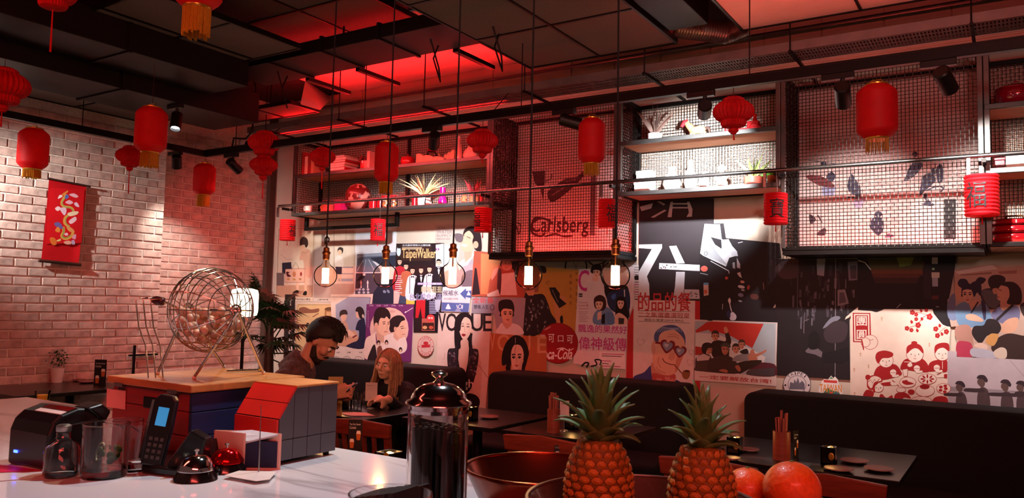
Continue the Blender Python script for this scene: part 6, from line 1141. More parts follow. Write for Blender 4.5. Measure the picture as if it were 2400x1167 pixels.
# chairs
CHW = mat('red brown chair wood', '#7a3020', .4, var=.25, stretch=(1, 1, 6))
def chair(label, x, y, rz, top=.86, at_scale=1):
    t = thing('dining_chair', label, 'chair', (x, y, 0), rz, group='wooden dining chairs'); b = lambda: B(); k = dict(local=True)
    part('seat', CHW, t, B().box(-.21, .21, -.2, .22, .43, .46), bevel=.01, **k)
    for sx in (-1, 1): part('leg', CHW, t, B().bar((sx*.18, .19, 0), (sx*.18, .19, .43), .035), **k); part('leg', CHW, t, B().bar((sx*.19, -.20, 0), (sx*.19, -.18, .46), .036), **k); part('back_post', CHW, t, B().bar((sx*.19, -.18, .46), (sx*.2, -.24, top-.03), .036, .03), **k)
    part('back_rail', CHW, t, B().prism([(-.225, -.262, top-.09), (.225, -.262, top-.09), (.235, -.268, top-.01), (.0, -.278, top+.008), (-.235, -.268, top-.01)], (0, .03, 0)), bevel=.005, **k)
    for i in range(4): xx = -.105+i*.07; part('back_slat', CHW, t, B().bar((xx, -.19, .46), (xx*1.05, -.245, top-.08), .03, .012), **k)
    part('stretcher', CHW, t, B().bar((-.18, 0, .2), (.18, 0, .2), .02), **k)
chair('wooden chair behind the left pineapple', -2.14, 3.90, 0, .85); chair('wooden chair right of the oranges', -.69, 3.86, 0, .85); chair('wooden chair between the pineapples and the long table', -1.22, 3.86, 0, .85); chair('wooden chair beside the drink card, near the bar', -3.30, 3.70, .1, .85); chair('wooden chair under the seated man', -4.14, 3.55, -PI/2+.57, .86)
# ------------------------------------------------------------------ bar counter
CZ = 1.13
MARB = mat('white marble', '#dcdde0', .12, var=.05, scale=3, coat=.3); nt = MARB.node_tree
nz2 = nt.nodes.new('ShaderNodeTexNoise'); nz2.inputs['Scale'].default_value = 2.2; nz2.inputs['Detail'].default_value = 9; nz2.inputs['Distortion'].default_value = 1.4
rr2 = nt.nodes.new('ShaderNodeValToRGB'); e_ = rr2.color_ramp.elements; e_[0].position = .46; e_[0].color = (*lin('#dcdde0'), 1); e_[1].position = .54; e_[1].color = (*lin('#d6d7da'), 1); q_ = rr2.color_ramp.elements.new(.5); q_.color = (*lin('#b4b2b4'), 1)
nt.links.new(nz2.outputs[0], rr2.inputs[0]); nt.links.new(rr2.outputs[0], nt.nodes['Principled BSDF'].inputs['Base Color'])
ctr = thing('bar_counter', 'white marble topped bar counter in the foreground', 'counter', (-1, 1, 0))
part('counter_top', MARB, ctr, B().box(-3.4, 1.6, .42, 1.65, CZ-.04, CZ), bevel=.006); part('counter_front', DKW, ctr, B().box(-3.35, 1.55, 1.30, 1.58, .1, CZ-.04)); part('counter_plinth', BLACK, ctr, B().box(-3.35, 1.55, 1.34, 1.55, 0, .1)); part('guest_ledge', mat('red brown ledge', '#6a241a', .35, coat=.3), ctr, B().box(-3.3, 1.5, 1.655, 2.07, .99, 1.012), bevel=.004); part('counter_base', DKW, ctr, B().box(-3.35, 1.55, .5, 1.298, 0, CZ-.04))
# wooden crate
CX0, CX1, CY0, CY1, CT = -2.15, -1.785, 1.262, 1.635, 1.325
RP = mat('red painted boards', '#8a1214', .5, var=.15, stretch=(1, 8, 8)); BP = mat('blue painted boards', '#1a2452', .5, var=.15, stretch=(8, 1, 8)); LIDW = mat('orange pine lid', '#b5743c', .45, var=.2, stretch=(2, 12, 12), scale=4, coat=.15)
cr = thing('wooden_crate', 'red and blue wooden chest with a pine lid under the wire tumbler', 'chest', ((CX0+CX1)/2, (CY0+CY1)/2, CZ)); zb = [CZ, CZ+.062, CZ+.124, CT-.021]
for i in range(3):
    a, b = zb[i]+.001, zb[i+1]-.001
    part('front_board', RP, cr, B().box(CX0+.006, CX1-.0125, CY0+.006, CY0+.018, a, b), bevel=.0015); part('side_board', BP, cr, B().box(CX1-.012, CX1, CY0+.006, CY1, a, b), bevel=.0015); part('side_board', BP, cr, B().box(CX0, CX0+.012, CY0+.0185, CY1, a, b), bevel=.0015); part('back_board', RP, cr, B().box(CX0+.0125, CX1-.0125, CY1-.012, CY1, a, b), bevel=.0015)
ld = part('lid', LIDW, cr, B().box(CX0-.008, CX1+.008, CY0-.006, CY1+.004, CT-.02, CT), bevel=.003)
for xx in (CX0+.05, CX1-.07):
    hg = part('hinge', STEEL, cr, B().box(xx-.02, xx+.02, CY0-.008, CY0+.005, CT-.026, CT-.016), bevel=.001)
    for k in (-1, 0, 1): part('screw', GREYST, hg, B().cyl((xx+k*.012, CY0+.001, CT-.034), (xx+k*.012, CY0+.007, CT-.034), .0025, n=8))
part('grip_hole', BLACK, cr, B().box(-1.995, -1.925, CY0+.003, CY0+.008, CT-.075, CT-.045), bevel=.002)
solo('paper_label', mat('red tinted paper', '#e0908c', .7), B().prism([on(251, 911, Y=CY0+.0045), on(295, 916, Y=CY0+.0045), on(294, 960, Y=CY0+.0045), on(250, 953, Y=CY0+.0045)], (0, -.0008, 0)), 'pale paper note stuck on the red chest front', 'paper note')
# bingo cage
CHR = mat('chrome wire', '#d8d2c8', .18, 1.0); ZL = CT
ctr_b = Vector((-1.885, 1.385, 0)); cb = on(505, 727, Y=1.385); cb = Vector((-1.885, 1.385, cb.z)); RB = .115
t = thing('bingo_cage', 'chrome wire ball tumbler standing on the chest', 'bingo cage', (cb.x, cb.y, ZL)); w1 = B()
for k in range(14):
    a = PI*k/14*2
    w1.tube([cb+Vector((RB*.9*math.cos(u_), RB*math.sin(u_)*math.cos(a), RB*math.sin(u_)*math.sin(a))) for u_ in (PI*i/18 for i in range(19))], .0016, 5)
tag(part('meridian_wires', CHR, t, w1), kind='stuff')
for k in range(1, 10):
    q = -1+2*k/10; rr = RB*math.sqrt(1-q*q); part('ring_wire', CHR, t, B().tube([cb+Vector((RB*.9*q, (rr+.002)*math.cos(u_), (rr+.002)*math.sin(u_))) for u_ in (2*PI*i/32 for i in range(32))], .0016, 5, closed=True), smooth=60)
for sx in (-1, 1): part('hub_ring', CHR, t, B().tube([cb+Vector((sx*RB*.905, .016*math.cos(u_), .016*math.sin(u_))) for u_ in (2*PI*i/16 for i in range(16))], .003, 6, closed=True), smooth=60)
part('axle', CHR, t, B().cyl(cb-Vector((RB*1.25, 0, 0)), cb+Vector((RB*1.08, 0, 0)), .0035, n=8)); 
ck = B().tube([cb+Vector((-RB*1.25, 0, 0)), cb+Vector((-RB*1.27, -.03, .012)), cb+Vector((-RB*1.27, -.05, .02))], .0035, 7); part('crank_arm', CHR, t, ck, smooth=60); g0 = cb+Vector((-RB*1.27, -.05, .02)); part('crank_grip', mat('dark red grip', '#3a0c10', .3, coat=.5), t, B().lathe([(.004, 0), (.012, .006), (.013, .03), (.009, .045), (0, .048)], 14, g0, (-1, -.1, .1)), smooth=60)
feet = [on(455, 889, Z=ZL), on(617, 877, Z=ZL), on(370, 878, Z=ZL), on(524, 862, Z=ZL)]
for k, (a, b) in enumerate(((0, 1), (2, 3))):
    ap = cb+Vector((RB*1.0 if k == 0 else -RB*1.0, 0, -.002))
    for f_ in (a, b): part('leg', CHR, t, B().tube([feet[f_]+Vector((0, 0, .004)), feet[f_]+Vector((0, 0, .006)), ap], .0042, 8), smooth=60); part('rubber_foot', WCER, t, B().sph(feet[f_]+Vector((0, 0, .005)), .006, nu=10, nv=6), smooth=60)
for k in range(3): d = Vector((-.012*k+.0, -.03-.014*k, 0)); part('chute_wire', CHR, t, B().tube([cb+Vector((-RB*.8, -.06, .03))+d, cb+Vector((-RB*.95, -.085, .025))+d, cb+Vector((-RB*.9, -.075, -.05))+d, cb+Vector((-RB*.8, -.06, -.10))+d, Vector((cb.x-RB*.75+d.x, cb.y-.05+d.y, ZL+.003))], .0022, 6), smooth=60)
rk = [on(545, 868, Z=ZL+.006), on(618, 866, Z=ZL+.006)]; rd = Vector((.01, -.05, 0))
for k in range(2): part('ball_rack_wire', CHR, t, B().cyl(rk[0]+rd*k*.5, rk[1]+rd*k*.5, .003, n=8))
for k in range(5): q = rk[0].lerp(rk[1], (k+.5)/5); part('rack_rung', GOLDM, t, B().cyl(q, q+rd*.5, .003, n=8))
BALL = mat('pale wooden ball', '#cfa78a', .4, var=.12, rnd=.12); bm_ = None; cnt = 0
pos = []; tries = 0
while len(pos) < 70 and tries < 9000:
    tries += 1; p_ = Vector((random.uniform(-.09, .09), random.uniform(-.1, .1), random.uniform(-.105, -.0)))
    if (p_.x/.9)**2+p_.y**2+p_.z**2 < (RB-.0135)**2 and all((p_-q).length > .0215 for q in pos): pos.append(p_)
pos.sort(key=lambda q: q.z)
for p_ in pos:
    if bm_ is None:
        o = solo('bingo_ball', BALL, B().sph((0, 0, 0), .0115, nu=16, nv=10), 'pale wooden ball lying with the others inside the wire tumbler', 'ball', 'wooden balls in the wire tumbler', smooth=80); bm_ = o
    else: o = bm_.copy(); COL.objects.link(o)
    o.location = cb+p_
# grey tiled box with a red sloping front
t = thing('tiled_box', 'grey tiled box with a red sloping front right of the chest', 'box', (-1.645, 1.46, CZ)); GT = mat('grey tile', '#4a484e', .5, var=.08); GR = mat('dark grout', '#3a3638', .8); x0, x1, z0, z1 = -1.735, -1.572, CZ+.012, 1.322
sec = lambda q0: [(1.368, z0), (1.572, z0), (1.572, z1), (1.425, z1), (1.372, z0+.105)]
part('box_core', GR, t, B().prism([(x0, y_, z_) for y_, z_ in sec(0)], (x1-x0-.004, 0, 0)))
import itertools
cols_ = [1.370, 1.418, 1.466, 1.514, 1.570]
for i in range(4):
    a, b = cols_[i]+.001, cols_[i+1]-.001
    top = lambda y_: z1 if y_ >= 1.425 else z0+.105+(z1-z0-.105)*(y_-1.372)/(1.425-1.372)
    part('tile', GT, t, B().prism([(x1-.004, a, z0+.052), (x1-.004, b, z0+.052)]+([(x1-.004, b, z1), (x1-.004, max(a, 1.426), z1)] if b > 1.425 else [(x1-.004, b, top(b))])+([(x1-.004, a, top(a))] if a < 1.425 else []), (.004, 0, 0))); part('tile', GT, t, B().box(x1-.004, x1, a, b, z0, z0+.050))
part('top_panel', LIDW, t, B().box(x0-.002, x1+.002, 1.423, 1.574, z1, z1+.006), bevel=.002); RB2 = mat('red front panel', '#c02018', .45)
for (a, b) in ((0, .48), (.5, 1.0)): ya, za = 1.372+(1.425-1.372)*a, z0+.105+(z1-z0-.105)*a; yb, zb_ = 1.372+(1.425-1.372)*b, z0+.105+(z1-z0-.105)*b; part('sloping_panel', RB2, t, B().prism([(x0, ya, za), (x1, ya, za), (x1, yb, zb_), (x0, yb, zb_)], (0, -.006, .002)))
part('front_panel', RB2, t, B().box(x0, x1, 1.362, 1.368, z0, z0+.104))
for xx in (x0+.02, x1-.02):
    for yy in (1.385, 1.555): part('foot', BLACK, t, B().cyl((xx, yy, CZ), (xx, yy, z0), .008, n=10))
# napkin holder
A_, B_ = on(568, 1100, Z=CZ), on(657, 1101, Z=CZ); C_ = on(460, 1003, Z=CZ+.088); C_.z = CZ; dv = (C_-A_); dv = dv*.62; hN = .088
t = thing('napkin_holder', 'white napkin holder with dark blue napkins before the tiled box', 'napkin holder', ((A_+B_)/2)[:]); ex = (B_-A_).normalized(); WPL = mat('warm white plastic', '#d8b8a8', .35)
for k, P_ in enumerate((A_, B_)): part('side_panel', WPL, t, B().prism([P_, P_+dv, P_+dv+Vector((0, 0, hN)), P_+Vector((0, 0, hN))], ex*(.005 if k == 0 else -.005)))
part('back_panel', WPL, t, B().prism([A_+dv*.98, B_+dv*.98, B_+dv*.98+Vector((0, 0, hN)), A_+dv*.98+Vector((0, 0, hN))], dv*.02)); part('base_panel', WPL, t, B().prism([A_+ex*.006, B_-ex*.006, B_-ex*.006+dv*.97, A_+ex*.006+dv*.97], (0, 0, .004)))
NAV = mat('navy napkin', '#1a2444', .8); NTP = mat('pale napkin', '#b8c4cc', .8)
part('napkin_block', NAV, t, B().prism([A_+ex*.007+dv*.03+Vector((0, 0, .005)), B_-ex*.007+dv*.03+Vector((0, 0, .005)), B_-ex*.007+dv*.9+Vector((0, 0, .005)), A_+ex*.007+dv*.9+Vector((0, 0, .005))], (0, 0, hN*.72))); part('top_napkin', NTP, t, B().prism([A_+ex*.007+dv*.02+Vector((0, 0, hN*.68+.003)), B_-ex*.007+dv*.02+Vector((0, 0, hN*.94)), B_-ex*.007+dv*.9+Vector((0, 0, hN*.98)), A_+ex*.007+dv*.9+Vector((0, 0, hN*.9))], (0, 0, .004)))
# bill spike with papers
c = on(606, 1114, Z=CZ); t = thing('bill_spike', 'thin metal bill spike standing on white slips', 'bill spike', c[:]); part('spike', STEEL, t, B().cyl((c.x, c.y, CZ+.004), (c.x-.002, c.y, CZ+.166), .0018, .0008, n=8)); part('spike_base', CHR, t, B().lathe([(0, CZ), (.032, CZ), (.030, CZ+.004), (0, CZ+.0055)], 24, (c.x, c.y, 0)), smooth=40)
sl = B().prism([on(525, 1115, Z=CZ+.0075), on(560, 1104, Z=CZ+.0075), on(648, 1106, Z=CZ+.0075), on(632, 1124, Z=CZ+.0075), on(600, 1128, Z=CZ+.0075)], (0, 0, .0012)); solo('receipt_slip', WCER, sl, 'white receipt slips pierced by the bill spike', 'paper')
# service bells
def bell(label, u, v, wpx, m):
    c = on(u, v, Z=CZ); q = (c-CAM).dot(CF)/FPX; R = wpx*q/2; t = thing('service_bell', label, 'service bell', c[:], group='counter bells'); x, y = c.x, c.y
    part('bell_base', mat('black bell base', '#120c0c', .2, coat=.6), t, B().lathe([(0, CZ), (R, CZ), (R*.97, CZ+R*.12), (R*.8, CZ+R*.42), (R*.3, CZ+R*.5)], 32, (x, y, 0)), smooth=40)
    part('bell_dome', m, t, B().lathe([(R*.84, CZ+R*.46), (R*.84, CZ+R*.56), (R*.76, CZ+R*.72), (R*.62, CZ+R*.96), (R*.4, CZ+R*1.12), (R*.1, CZ+R*1.18), (0, CZ+R*1.185)], 36, (x, y, 0)), smooth=60)
    part('button', CHR, t, B().lathe([(.003, CZ+R*1.18), (.003, CZ+R*1.3), (.006, CZ+R*1.33), (.006, CZ+R*1.4), (0, CZ+R*1.45)], 12, (x, y, 0)), smooth=40)
bell('chrome service bell nearest on the counter', 458, 1124, 100, mat('chrome', '#d8d8da', .08, 1.0)); bell('red service bell behind the chrome bell', 530, 1104, 92, mat('red chrome', '#d01018', .12, .9))
# phone and cradle
t = thing('cordless_phone', 'black cordless phone upright in its cradle', 'telephone', on(400, 1118, Z=CZ)[:]); BPL = mat('black plastic', '#0e0b0c', .3, var=.2, coat=.2)
pb, pt = on(352, 1092, Z=CZ+.02), None
qd = (pb-CAM).dot(CF); pt = CAM+ray(392, 925)*(qd+.03); ax = (pt-pb).normalized(); sx_ = CR*.9+CF*.1; sx_ = (sx_-ax*sx_.dot(ax)).normalized(); fn = ax.cross(sx_)*-1
if fn.dot(CAM-pb) < 0: fn = -fn
L_ = (pt-pb).length; k = lambda a, b, d=0: pb+sx_*a+ax*(b*L_)+fn*d
part('handset', BPL, t, B().prism([k(-.024, 0), k(.024, 0), k(.027, .5), k(.025, .93), k(.015, 1.0), k(-.015, 1.0), k(-.025, .93), k(-.027, .5)], -fn*.024), bevel=.004, seg=3)
hs = part('display', mat('blue lcd', '#3aa0d8', .3, emit=.55, ecol='#2f8fc8'), t, B().prism([k(-.012, .56, .0015), k(.013, .56, .0015), k(.013, .82, .0015), k(-.012, .82, .0015)], -fn*.001))
part('chrome_edge', mat('red chrome strip', '#c8c0c0', .1, 1), t, B().bar(k(-.0285, .08, -.006), k(-.0285, .9, -.006), .004, .010))
for i in range(4):
    for j in range(3): part('key', GREYST, t, B().obox(k(-.013+j*.013, .12+i*.085, .001), (.008, .008, .002), Matrix((sx_, ax, fn)).transposed()))
cb0 = on(330, 1110, Z=CZ); cb1 = on(490, 1130, Z=CZ); cb2 = on(500, 1085, Z=CZ); cb3 = on(360, 1070, Z=CZ)
part('cradle', BPL, t, B().prism([cb0, cb1, cb2, cb3], (0, 0, .022)), bevel=.006, seg=3); ca, cbq = on(385, 1100, Z=CZ+.022), on(470, 1090, Z=CZ+.022)
part('cradle_back', BPL, t, B().prism([ca, cbq, cbq+Vector((0, .01, .06)), ca.lerp(cbq, .55)+Vector((0, .01, .085)), ca+Vector((0, .01, .02))], Vector((-.01, .03, 0))), bevel=.004)
c2 = on(505, 1090, Z=CZ); solo('table_sign', BPL, B().prism([on(462, 1100, Z=CZ), on(502, 1100, Z=CZ), on(500, 1100, Z=CZ).lerp(on(462, 1100, Z=CZ), .55)+Vector((0, .01, .072))], Vector((-.01, .03, 0))), 'small black triangular stand behind the chrome bell', 'stand', bevel=.003)
# card printer
t = thing('receipt_printer', 'black receipt printer with a blue light at the left edge', 'printer', (-2.02, 1.03, CZ)); a0, a1 = on(16, 1086, Z=CZ), on(108, 1107, Z=CZ); ev = (a1-a0).normalized(); up = Vector((0, 0, 1)); dp = Vector((-ev.y, ev.x, 0)); W_ = (a1-a0).length
q = lambda a, b, z_: a0+ev*(a*W_)+dp*b+up*z_
sec = [(0, 0), (0, .085), (.010, .112), (.03, .130), (.07, .142), (.11, .139), (.132, .118), (.135, 0)]
part('printer_body', BPL, t, B().prism([q(0, b, z_) for b, z_ in sec], ev*W_), bevel=.008, seg=3)
part('paper_slot', WCER, t, B().prism([q(.30, .031, .1305), q(.95, .031, .1305), q(.95, .045, .1348), q(.30, .045, .1348)], up*.0015)); part('red_window', mat('red tinted window', '#5a1210', .1, coat=.6), t, B().prism([q(.3, .048, .1360), q(.95, .048, .1360), q(.95, .068, .1418), q(.3, .068, .1418)], up*.0015)); part('status_light', mat('blue led', '#2038ff', .4, emit=14, ecol=(.02, .05, 1)), t, B().obox(q(.22, -.001, .034), (.014, .003, .006), Matrix((ev, dp, up)).transposed()))
part('cover_flap', BPL, t, B().prism([q(.7, .085, .142), q(.7, .125, .150), q(.7, .150, .128), q(.7, .135, .10)], ev*W_*.36), bevel=.006, seg=3); part('side_seam', GREYST, t, B().bar(q(1.003, .02, .10), q(1.003, .12, .112), .003))
c = on(45, 1108, Z=CZ); solo('printed_sheet', WCER, B().prism([on(-40, 1092, Z=CZ+.001), on(60, 1092, Z=CZ+.001), on(205, 1112, Z=CZ+.001), on(95, 1120, Z=CZ+.001), on(-60, 1132, Z=CZ+.001)], (0, 0, .0012)), 'white paper sheet below the receipt printer', 'paper'); solo('red_leaflet', mat('red leaflet', '#c8103c', .5), B().prism([on(-20, 1088, Z=CZ+.0032), on(20, 1092, Z=CZ+.0032), on(100, 1103, Z=CZ+.0032), on(-20, 1108, Z=CZ+.0032)], (0, 0, .001)), 'red and purple leaflet beside the receipt printer', 'leaflet')
# glassware
GL2 = mat('thick clear glass', (.97, .985, .985), .0, var=.0, trans=1.0, ior=1.45)
def tumbler(label, u, v, w, h, fill=None):
    c = on(u, v, Z=CZ); s = (c-CAM).dot(CF)/FPX; R, H = w*s/2, h*s; t = thing('tumbler', label, 'glass', c[:]); x, y = c.x, c.y
    part('glass_wall', GL2, t, B().lathe([(0, CZ), (R*.93, CZ), (R*.97, CZ+.006), (R, CZ+H), (R*.95, CZ+H), (R*.9, CZ+.018), (0, CZ+.014)], 36, (x, y, 0)), smooth=40); part('rim', GL2, t, B().tube([(x+R*.975*math.cos(a), y+R*.975*math.sin(a), CZ+H) for a in (2*PI*i/36 for i in range(36))], R*.03, 6, closed=True), smooth=60)
    if fill:
        part('water', glass_mat('soda', (.84, .88, .88), gl=.2), t, B().lathe([(0, CZ+.016), (R*.87, CZ+.018), (R*.88, CZ+H*.22), (0, CZ+H*.22)], 28, (x, y, 0)), smooth=40)
        lf = B()
        for i in range(5): part('herb_leaf', LEAF, t, B().sph((x+R*random.uniform(-.1, .5), y+R*random.uniform(-.4, .4), CZ+H*random.uniform(.3, .6)), R*.35, (1, .2, .5), 10, 6, Matrix.Rotation(random.uniform(-.8, .8), 3, 'Y')), smooth=60)
        part('lime_ring', mat('lime slice', '#c8b890', .4), t, B().tube([(x+R*.1+R*.3*math.cos(a), y-R*.3, CZ+H*.5+R*.3*math.sin(a)+R*.25*math.cos(a)) for a in (2*PI*i/16 for i in range(16))], R*.045, 6, closed=True), smooth=60)
    return t
tumbler('front tumbler with a herb sprig next to the small bottle', 243, 1116, 104, 122, True); tumbler('empty tumbler behind the front tumbler', 282, 1086, 92, 100); tumbler('third tumbler half hidden by the phone', 322, 1101, 62, 106); tumbler('short tumbler behind the small bottle neck', 172, 1083, 78, 82)
c = on(143, 1115, Z=CZ); s = (c-CAM).dot(CF)/FPX; R = 39*s; x, y = c.x, c.y; t = thing('glass_bottle', 'small round shouldered glass bottle at the left of the counter', 'bottle', c[:])
part('bottle_glass', GL2, t, B().lathe([(0, CZ), (R*.92, CZ), (R, CZ+.006), (R, CZ+58*s), (R*.9, CZ+72*s), (R*.55, CZ+84*s), (R*.4, CZ+90*s), (R*.4, CZ+104*s), (R*.34, CZ+104*s), (R*.34, CZ+90*s), (R*.85, CZ+66*s), (R*.93, CZ+.012), (0, CZ+.008)], 36, (x, y, 0)), smooth=50); part('stopper', STEEL, t, B().lathe([(R*.33, CZ+100*s), (R*.42, CZ+104.5*s), (R*.42, CZ+116*s), (R*.3, CZ+119*s), (0, CZ+119*s)], 24, (x, y, 0)), smooth=40)
# straw canister
x, y = -.843, 1.085; R = .0525; t = thing('straw_jar', 'tall glass straw jar with a chrome lid and black straws', 'straw dispenser', (x, y, CZ)); CHL = mat('chrome lid', '#c8bcbc', .1, 1.0)
part('jar_glass', GL2, t, B().lathe([(0, CZ+.012), (R, CZ+.012), (R, CZ+.238), (R*.955, CZ+.238), (R*.955, CZ+.02), (0, CZ+.018)], 44, (x, y, 0)), smooth=40); part('jar_base', CHL, t, B().lathe([(0, CZ), (R*1.08, CZ), (R*1.08, CZ+.008), (R*.98, CZ+.013), (0, CZ+.013)], 40, (x, y, 0)), smooth=40)
part('lid', CHL, t, B().lathe([(R*.97, CZ+.232), (R*1.0, CZ+.244), (R*1.10, CZ+.246), (R*1.08, CZ+.250), (R*.93, CZ+.254), (R*.90, CZ+.260), (R*.78, CZ+.270), (R*.55, CZ+.278), (R*.25, CZ+.282), (0, CZ+.283)], 44, (x, y, 0)), smooth=50); part('lid_knob', CHL, t, B().lathe([(.012, CZ+.281), (.007, CZ+.286), (.007, CZ+.290), (.014, CZ+.295), (.014, CZ+.299), (.006, CZ+.303), (0, CZ+.303)], 10, (x, y, 0)), smooth=30)
SM = mat('black straw', '#120e10', .35)
for i in range(64):
    rr = R*.86*math.sqrt(i/64); a = i*2.4; px_, py_ = x+rr*math.cos(a), y+rr*math.sin(a); part('straw', SM, t, B().cyl((px_, py_, CZ+.02), (px_+random.uniform(-.002, .002), py_+random.uniform(-.002, .002), CZ+.205+random.uniform(-.006, .006)), .0034, n=7))
# black bar caddy
x, y = -.705, .86; t = thing('bar_caddy', 'black bar caddy with black picks in front of the straw jar', 'bar caddy', (x, y, CZ)); g = B(); h = .118
g.box(x-.085, x+.085, y-.05, y-.046, CZ, CZ+h).box(x-.085, x+.085, y+.046, y+.05, CZ, CZ+h).box(x-.085, x-.081, y-.046, y+.046, CZ, CZ+h).box(x+.081, x+.085, y-.046, y+.046, CZ, CZ+h).box(x-.002, x+.002, y-.046, y+.046, CZ, CZ+h).box(x-.085, x+.085, y-.046, y+.046, CZ, CZ+.004); part('caddy_box', BPL, t, g)
for i in range(6): xx = x-.078+i*.013; part('black_napkin', mat('black napkin', '#0c090a', .8), t, B().prism([(xx, y-.04, CZ+.01), (xx+.010, y-.04, CZ+.01), (xx-.012+.004*i, y-.04, CZ+.142+.004*i), (xx-.022+.004*i, y-.04, CZ+.140+.004*i)], (0, .08, 0)))
part('red_label', mat('red glow label', '#c81018', .4), t, B().box(x+.045, x+.075, y-.0515, y-.0502, CZ+h-.02, CZ+h-.004))  # plain red strip on the caddy front
# wine glass at the bottom edge
c = CAM+ray(915, 1165)*.82; t = thing('wine_glass', 'wine glass cut by the bottom edge in front of the straw jar', 'glass', (c.x, c.y, CZ)); x, y, z = c; R = .044
part('bowl', GL2, t, B().lathe([(0, CZ+.06), (R*.5, CZ+.066), (R*.95, CZ+.10), (R*1.05, CZ+.14), (R, z+.004), (R*.965, z+.004), (R*1.0, CZ+.14), (R*.9, CZ+.105), (0, CZ+.068)], 36, (x, y, 0)), smooth=60); part('stem', GL2, t, B().cyl((x, y, CZ+.004), (x, y, CZ+.062), .004)); part('foot', GL2, t, B().lathe([(0, CZ), (R*.8, CZ), (R*.7, CZ+.003), (0, CZ+.008)], 28, (x, y, 0)), smooth=40)
# bowls with fruit
COP = mat('copper bowl', '#8a3a22', .22, .9, var=.25, scale=5); WDB = mat('dark wooden bowl', '#4a2014', .3, var=.3, coat=.5)
def bowl(label, x, y, R, zr, m):
    t = thing('fruit_bowl', label, 'bowl', (x, y, CZ)); H = zr-CZ
    part('bowl_shell', m, t, B().lathe([(0, CZ), (R*.45, CZ), (R*.8, CZ+H*.45), (R, zr), (R*.975, zr+.002), (R*.77, CZ+H*.5), (R*.42, CZ+.012), (0, CZ+.010)], 56, (x, y, 0)), smooth=50); part('rim', m, t, B().tube([(x+R*.99*math.cos(a), y+R*.99*math.sin(a), zr) for a in (2*PI*i/56 for i in range(56))], .004, 6, closed=True), smooth=60)
bowl('polished copper bowl right of the straw jar', -.77, 1.32, .15, 1.238, COP); bowl('large dark bowl holding the two pineapples', -.485, 1.135, .178, 1.255, WDB); bowl('small dark bowl under the two oranges', -.36, 1.43, .095, 1.215, WDB)
SKINP = mat('pineapple skin', '#7a5a1e', .6, var=.3, scale=30, bump=.4); EYEP = mat('pineapple eye', '#b5792a', .55, var=.5, scale=3, rnd=.3); CROWN = mat('pineapple leaf', '#56763a', .5, var=.3, scale=12)
def pineapple(label, u, v, d, Rpx, zb, crown, n_l, seed):
    rs = random.Random(seed); c = CAM+ray(u, v)*d; s = d/FPX; R = Rpx*s; x, y, zt = c; H = zt-zb; t = thing('pineapple', label, 'pineapple', (x, y, zb))
    rad = lambda q: R*(.72+.28*math.sin(min(1, q/.45)*PI/2))*(1 if q < .55 else 1-.42*((q-.55)/.45)**2)
    part('core', SKINP, t, B().lathe([(0, zb)]+[(rad(i/14)*.95, zb+H*i/14) for i in range(15)]+[(0, zt+.004)], 32, (x, y, 0)), smooth=60)
    rows = 14
    em = B().lathe([(1.0, -.1), (.86, .35), (.5, .75), (.2, 1.0), (0, 1.25)], 6).mesh('fruitlet'); em.materials.append(EYEP); em.polygons.foreach_set('use_smooth', [True]*len(em.polygons))
    for i in range(rows):
        q = (i+.5)/rows; rr = rad(q)*.955; n = 16
        for j in range(n):
            a = 2*PI*(j+.5*(i % 2)+.17*i)/n; o = bpy.data.objects.new('fruitlet', em); COL.objects.link(o); o.parent = t; nn = Vector((math.cos(a), math.sin(a), .12*(q-.5))).normalized()
            o.location = Vector((x+rr*math.cos(a), y+rr*math.sin(a), zb+H*q))-Vector((x, y, zb)); sz = PI*rr/n*1.05; o.scale = (sz, H/rows*.60, sz*.34); o.rotation_euler = (Matrix((Vector((-math.sin(a), math.cos(a), 0)), nn.cross(Vector((-math.sin(a), math.cos(a), 0))), nn)).transposed()).to_euler()
    for i in range(n_l):
        q = i/n_l; a = i*2.4; el = .25+1.2*q**.8; L = crown*(.55+.5*q if q < .8 else .85)*rs.uniform(.85, 1.1); w_ = R*.34*(1-.45*q); base = Vector((x, y, zt-.004+R*.25*q)); dh = Vector((math.cos(a), math.sin(a), 0)); vs = []; m = 7; sd = Vector((-math.sin(a), math.cos(a), 0)); p_ = base+dh*R*.22*(1-q*.8); e = el+.35
        for k_ in range(m+1):
            f_ = k_/m; ww = w_*(1-f_**1.6)+.0006; cup = ww*.45; nn = (dh*-math.sin(e)+Vector((0, 0, 1))*math.cos(e)); vs += [p_+sd*ww+nn*cup, p_, p_-sd*ww+nn*cup]; p_ = p_+(dh*math.cos(e)+Vector((0, 0, 1))*math.sin(e))*(L/m); e -= (.85-.55*q)/m*(1+f_)
        fs = []
        for k_ in range(m): fs += [(k_*3, k_*3+1, k_*3+4, k_*3+3), (k_*3+1, k_*3+2, k_*3+5, k_*3+4)]
        o = part('crown_leaf', CROWN, t, B().add(vs, fs), smooth=60); so_ = o.modifiers.new('thick', 'SOLIDIFY'); so_.thickness = .0015
pineapple('larger pineapple with a tall leafy crown, left in the bowl', 1405, 1032, 1.25, 82, 1.17, .125, 34, 3); pineapple('smaller pineapple on the right in the bowl', 1646, 1048, 1.22, 80, 1.17, .10, 28, 5)
ORG = mat('orange peel', '#e8641c', .4, var=.12, scale=120, bump=.25, coat=.2)
for lab, u, v, d, r in (('large orange at the front right of the fruit', 1856, 1146, 1.36, 66), ('orange partly behind the large orange', 1752, 1150, 1.44, 55)):
    c = CAM+ray(u, v)*d; R = r*d/FPX; t = thing('orange', lab, 'orange', (c.x, c.y, c.z-R)); part('fruit', ORG, t, B().sph(c, R, (1, 1, .96), 36, 24), smooth=80); part('stem_scar', LEAF, t, B().lathe([(0, 0), (.004, 0), (.003, .002), (0, .003)], 8, c+Vector((0, 0, R*.955))))
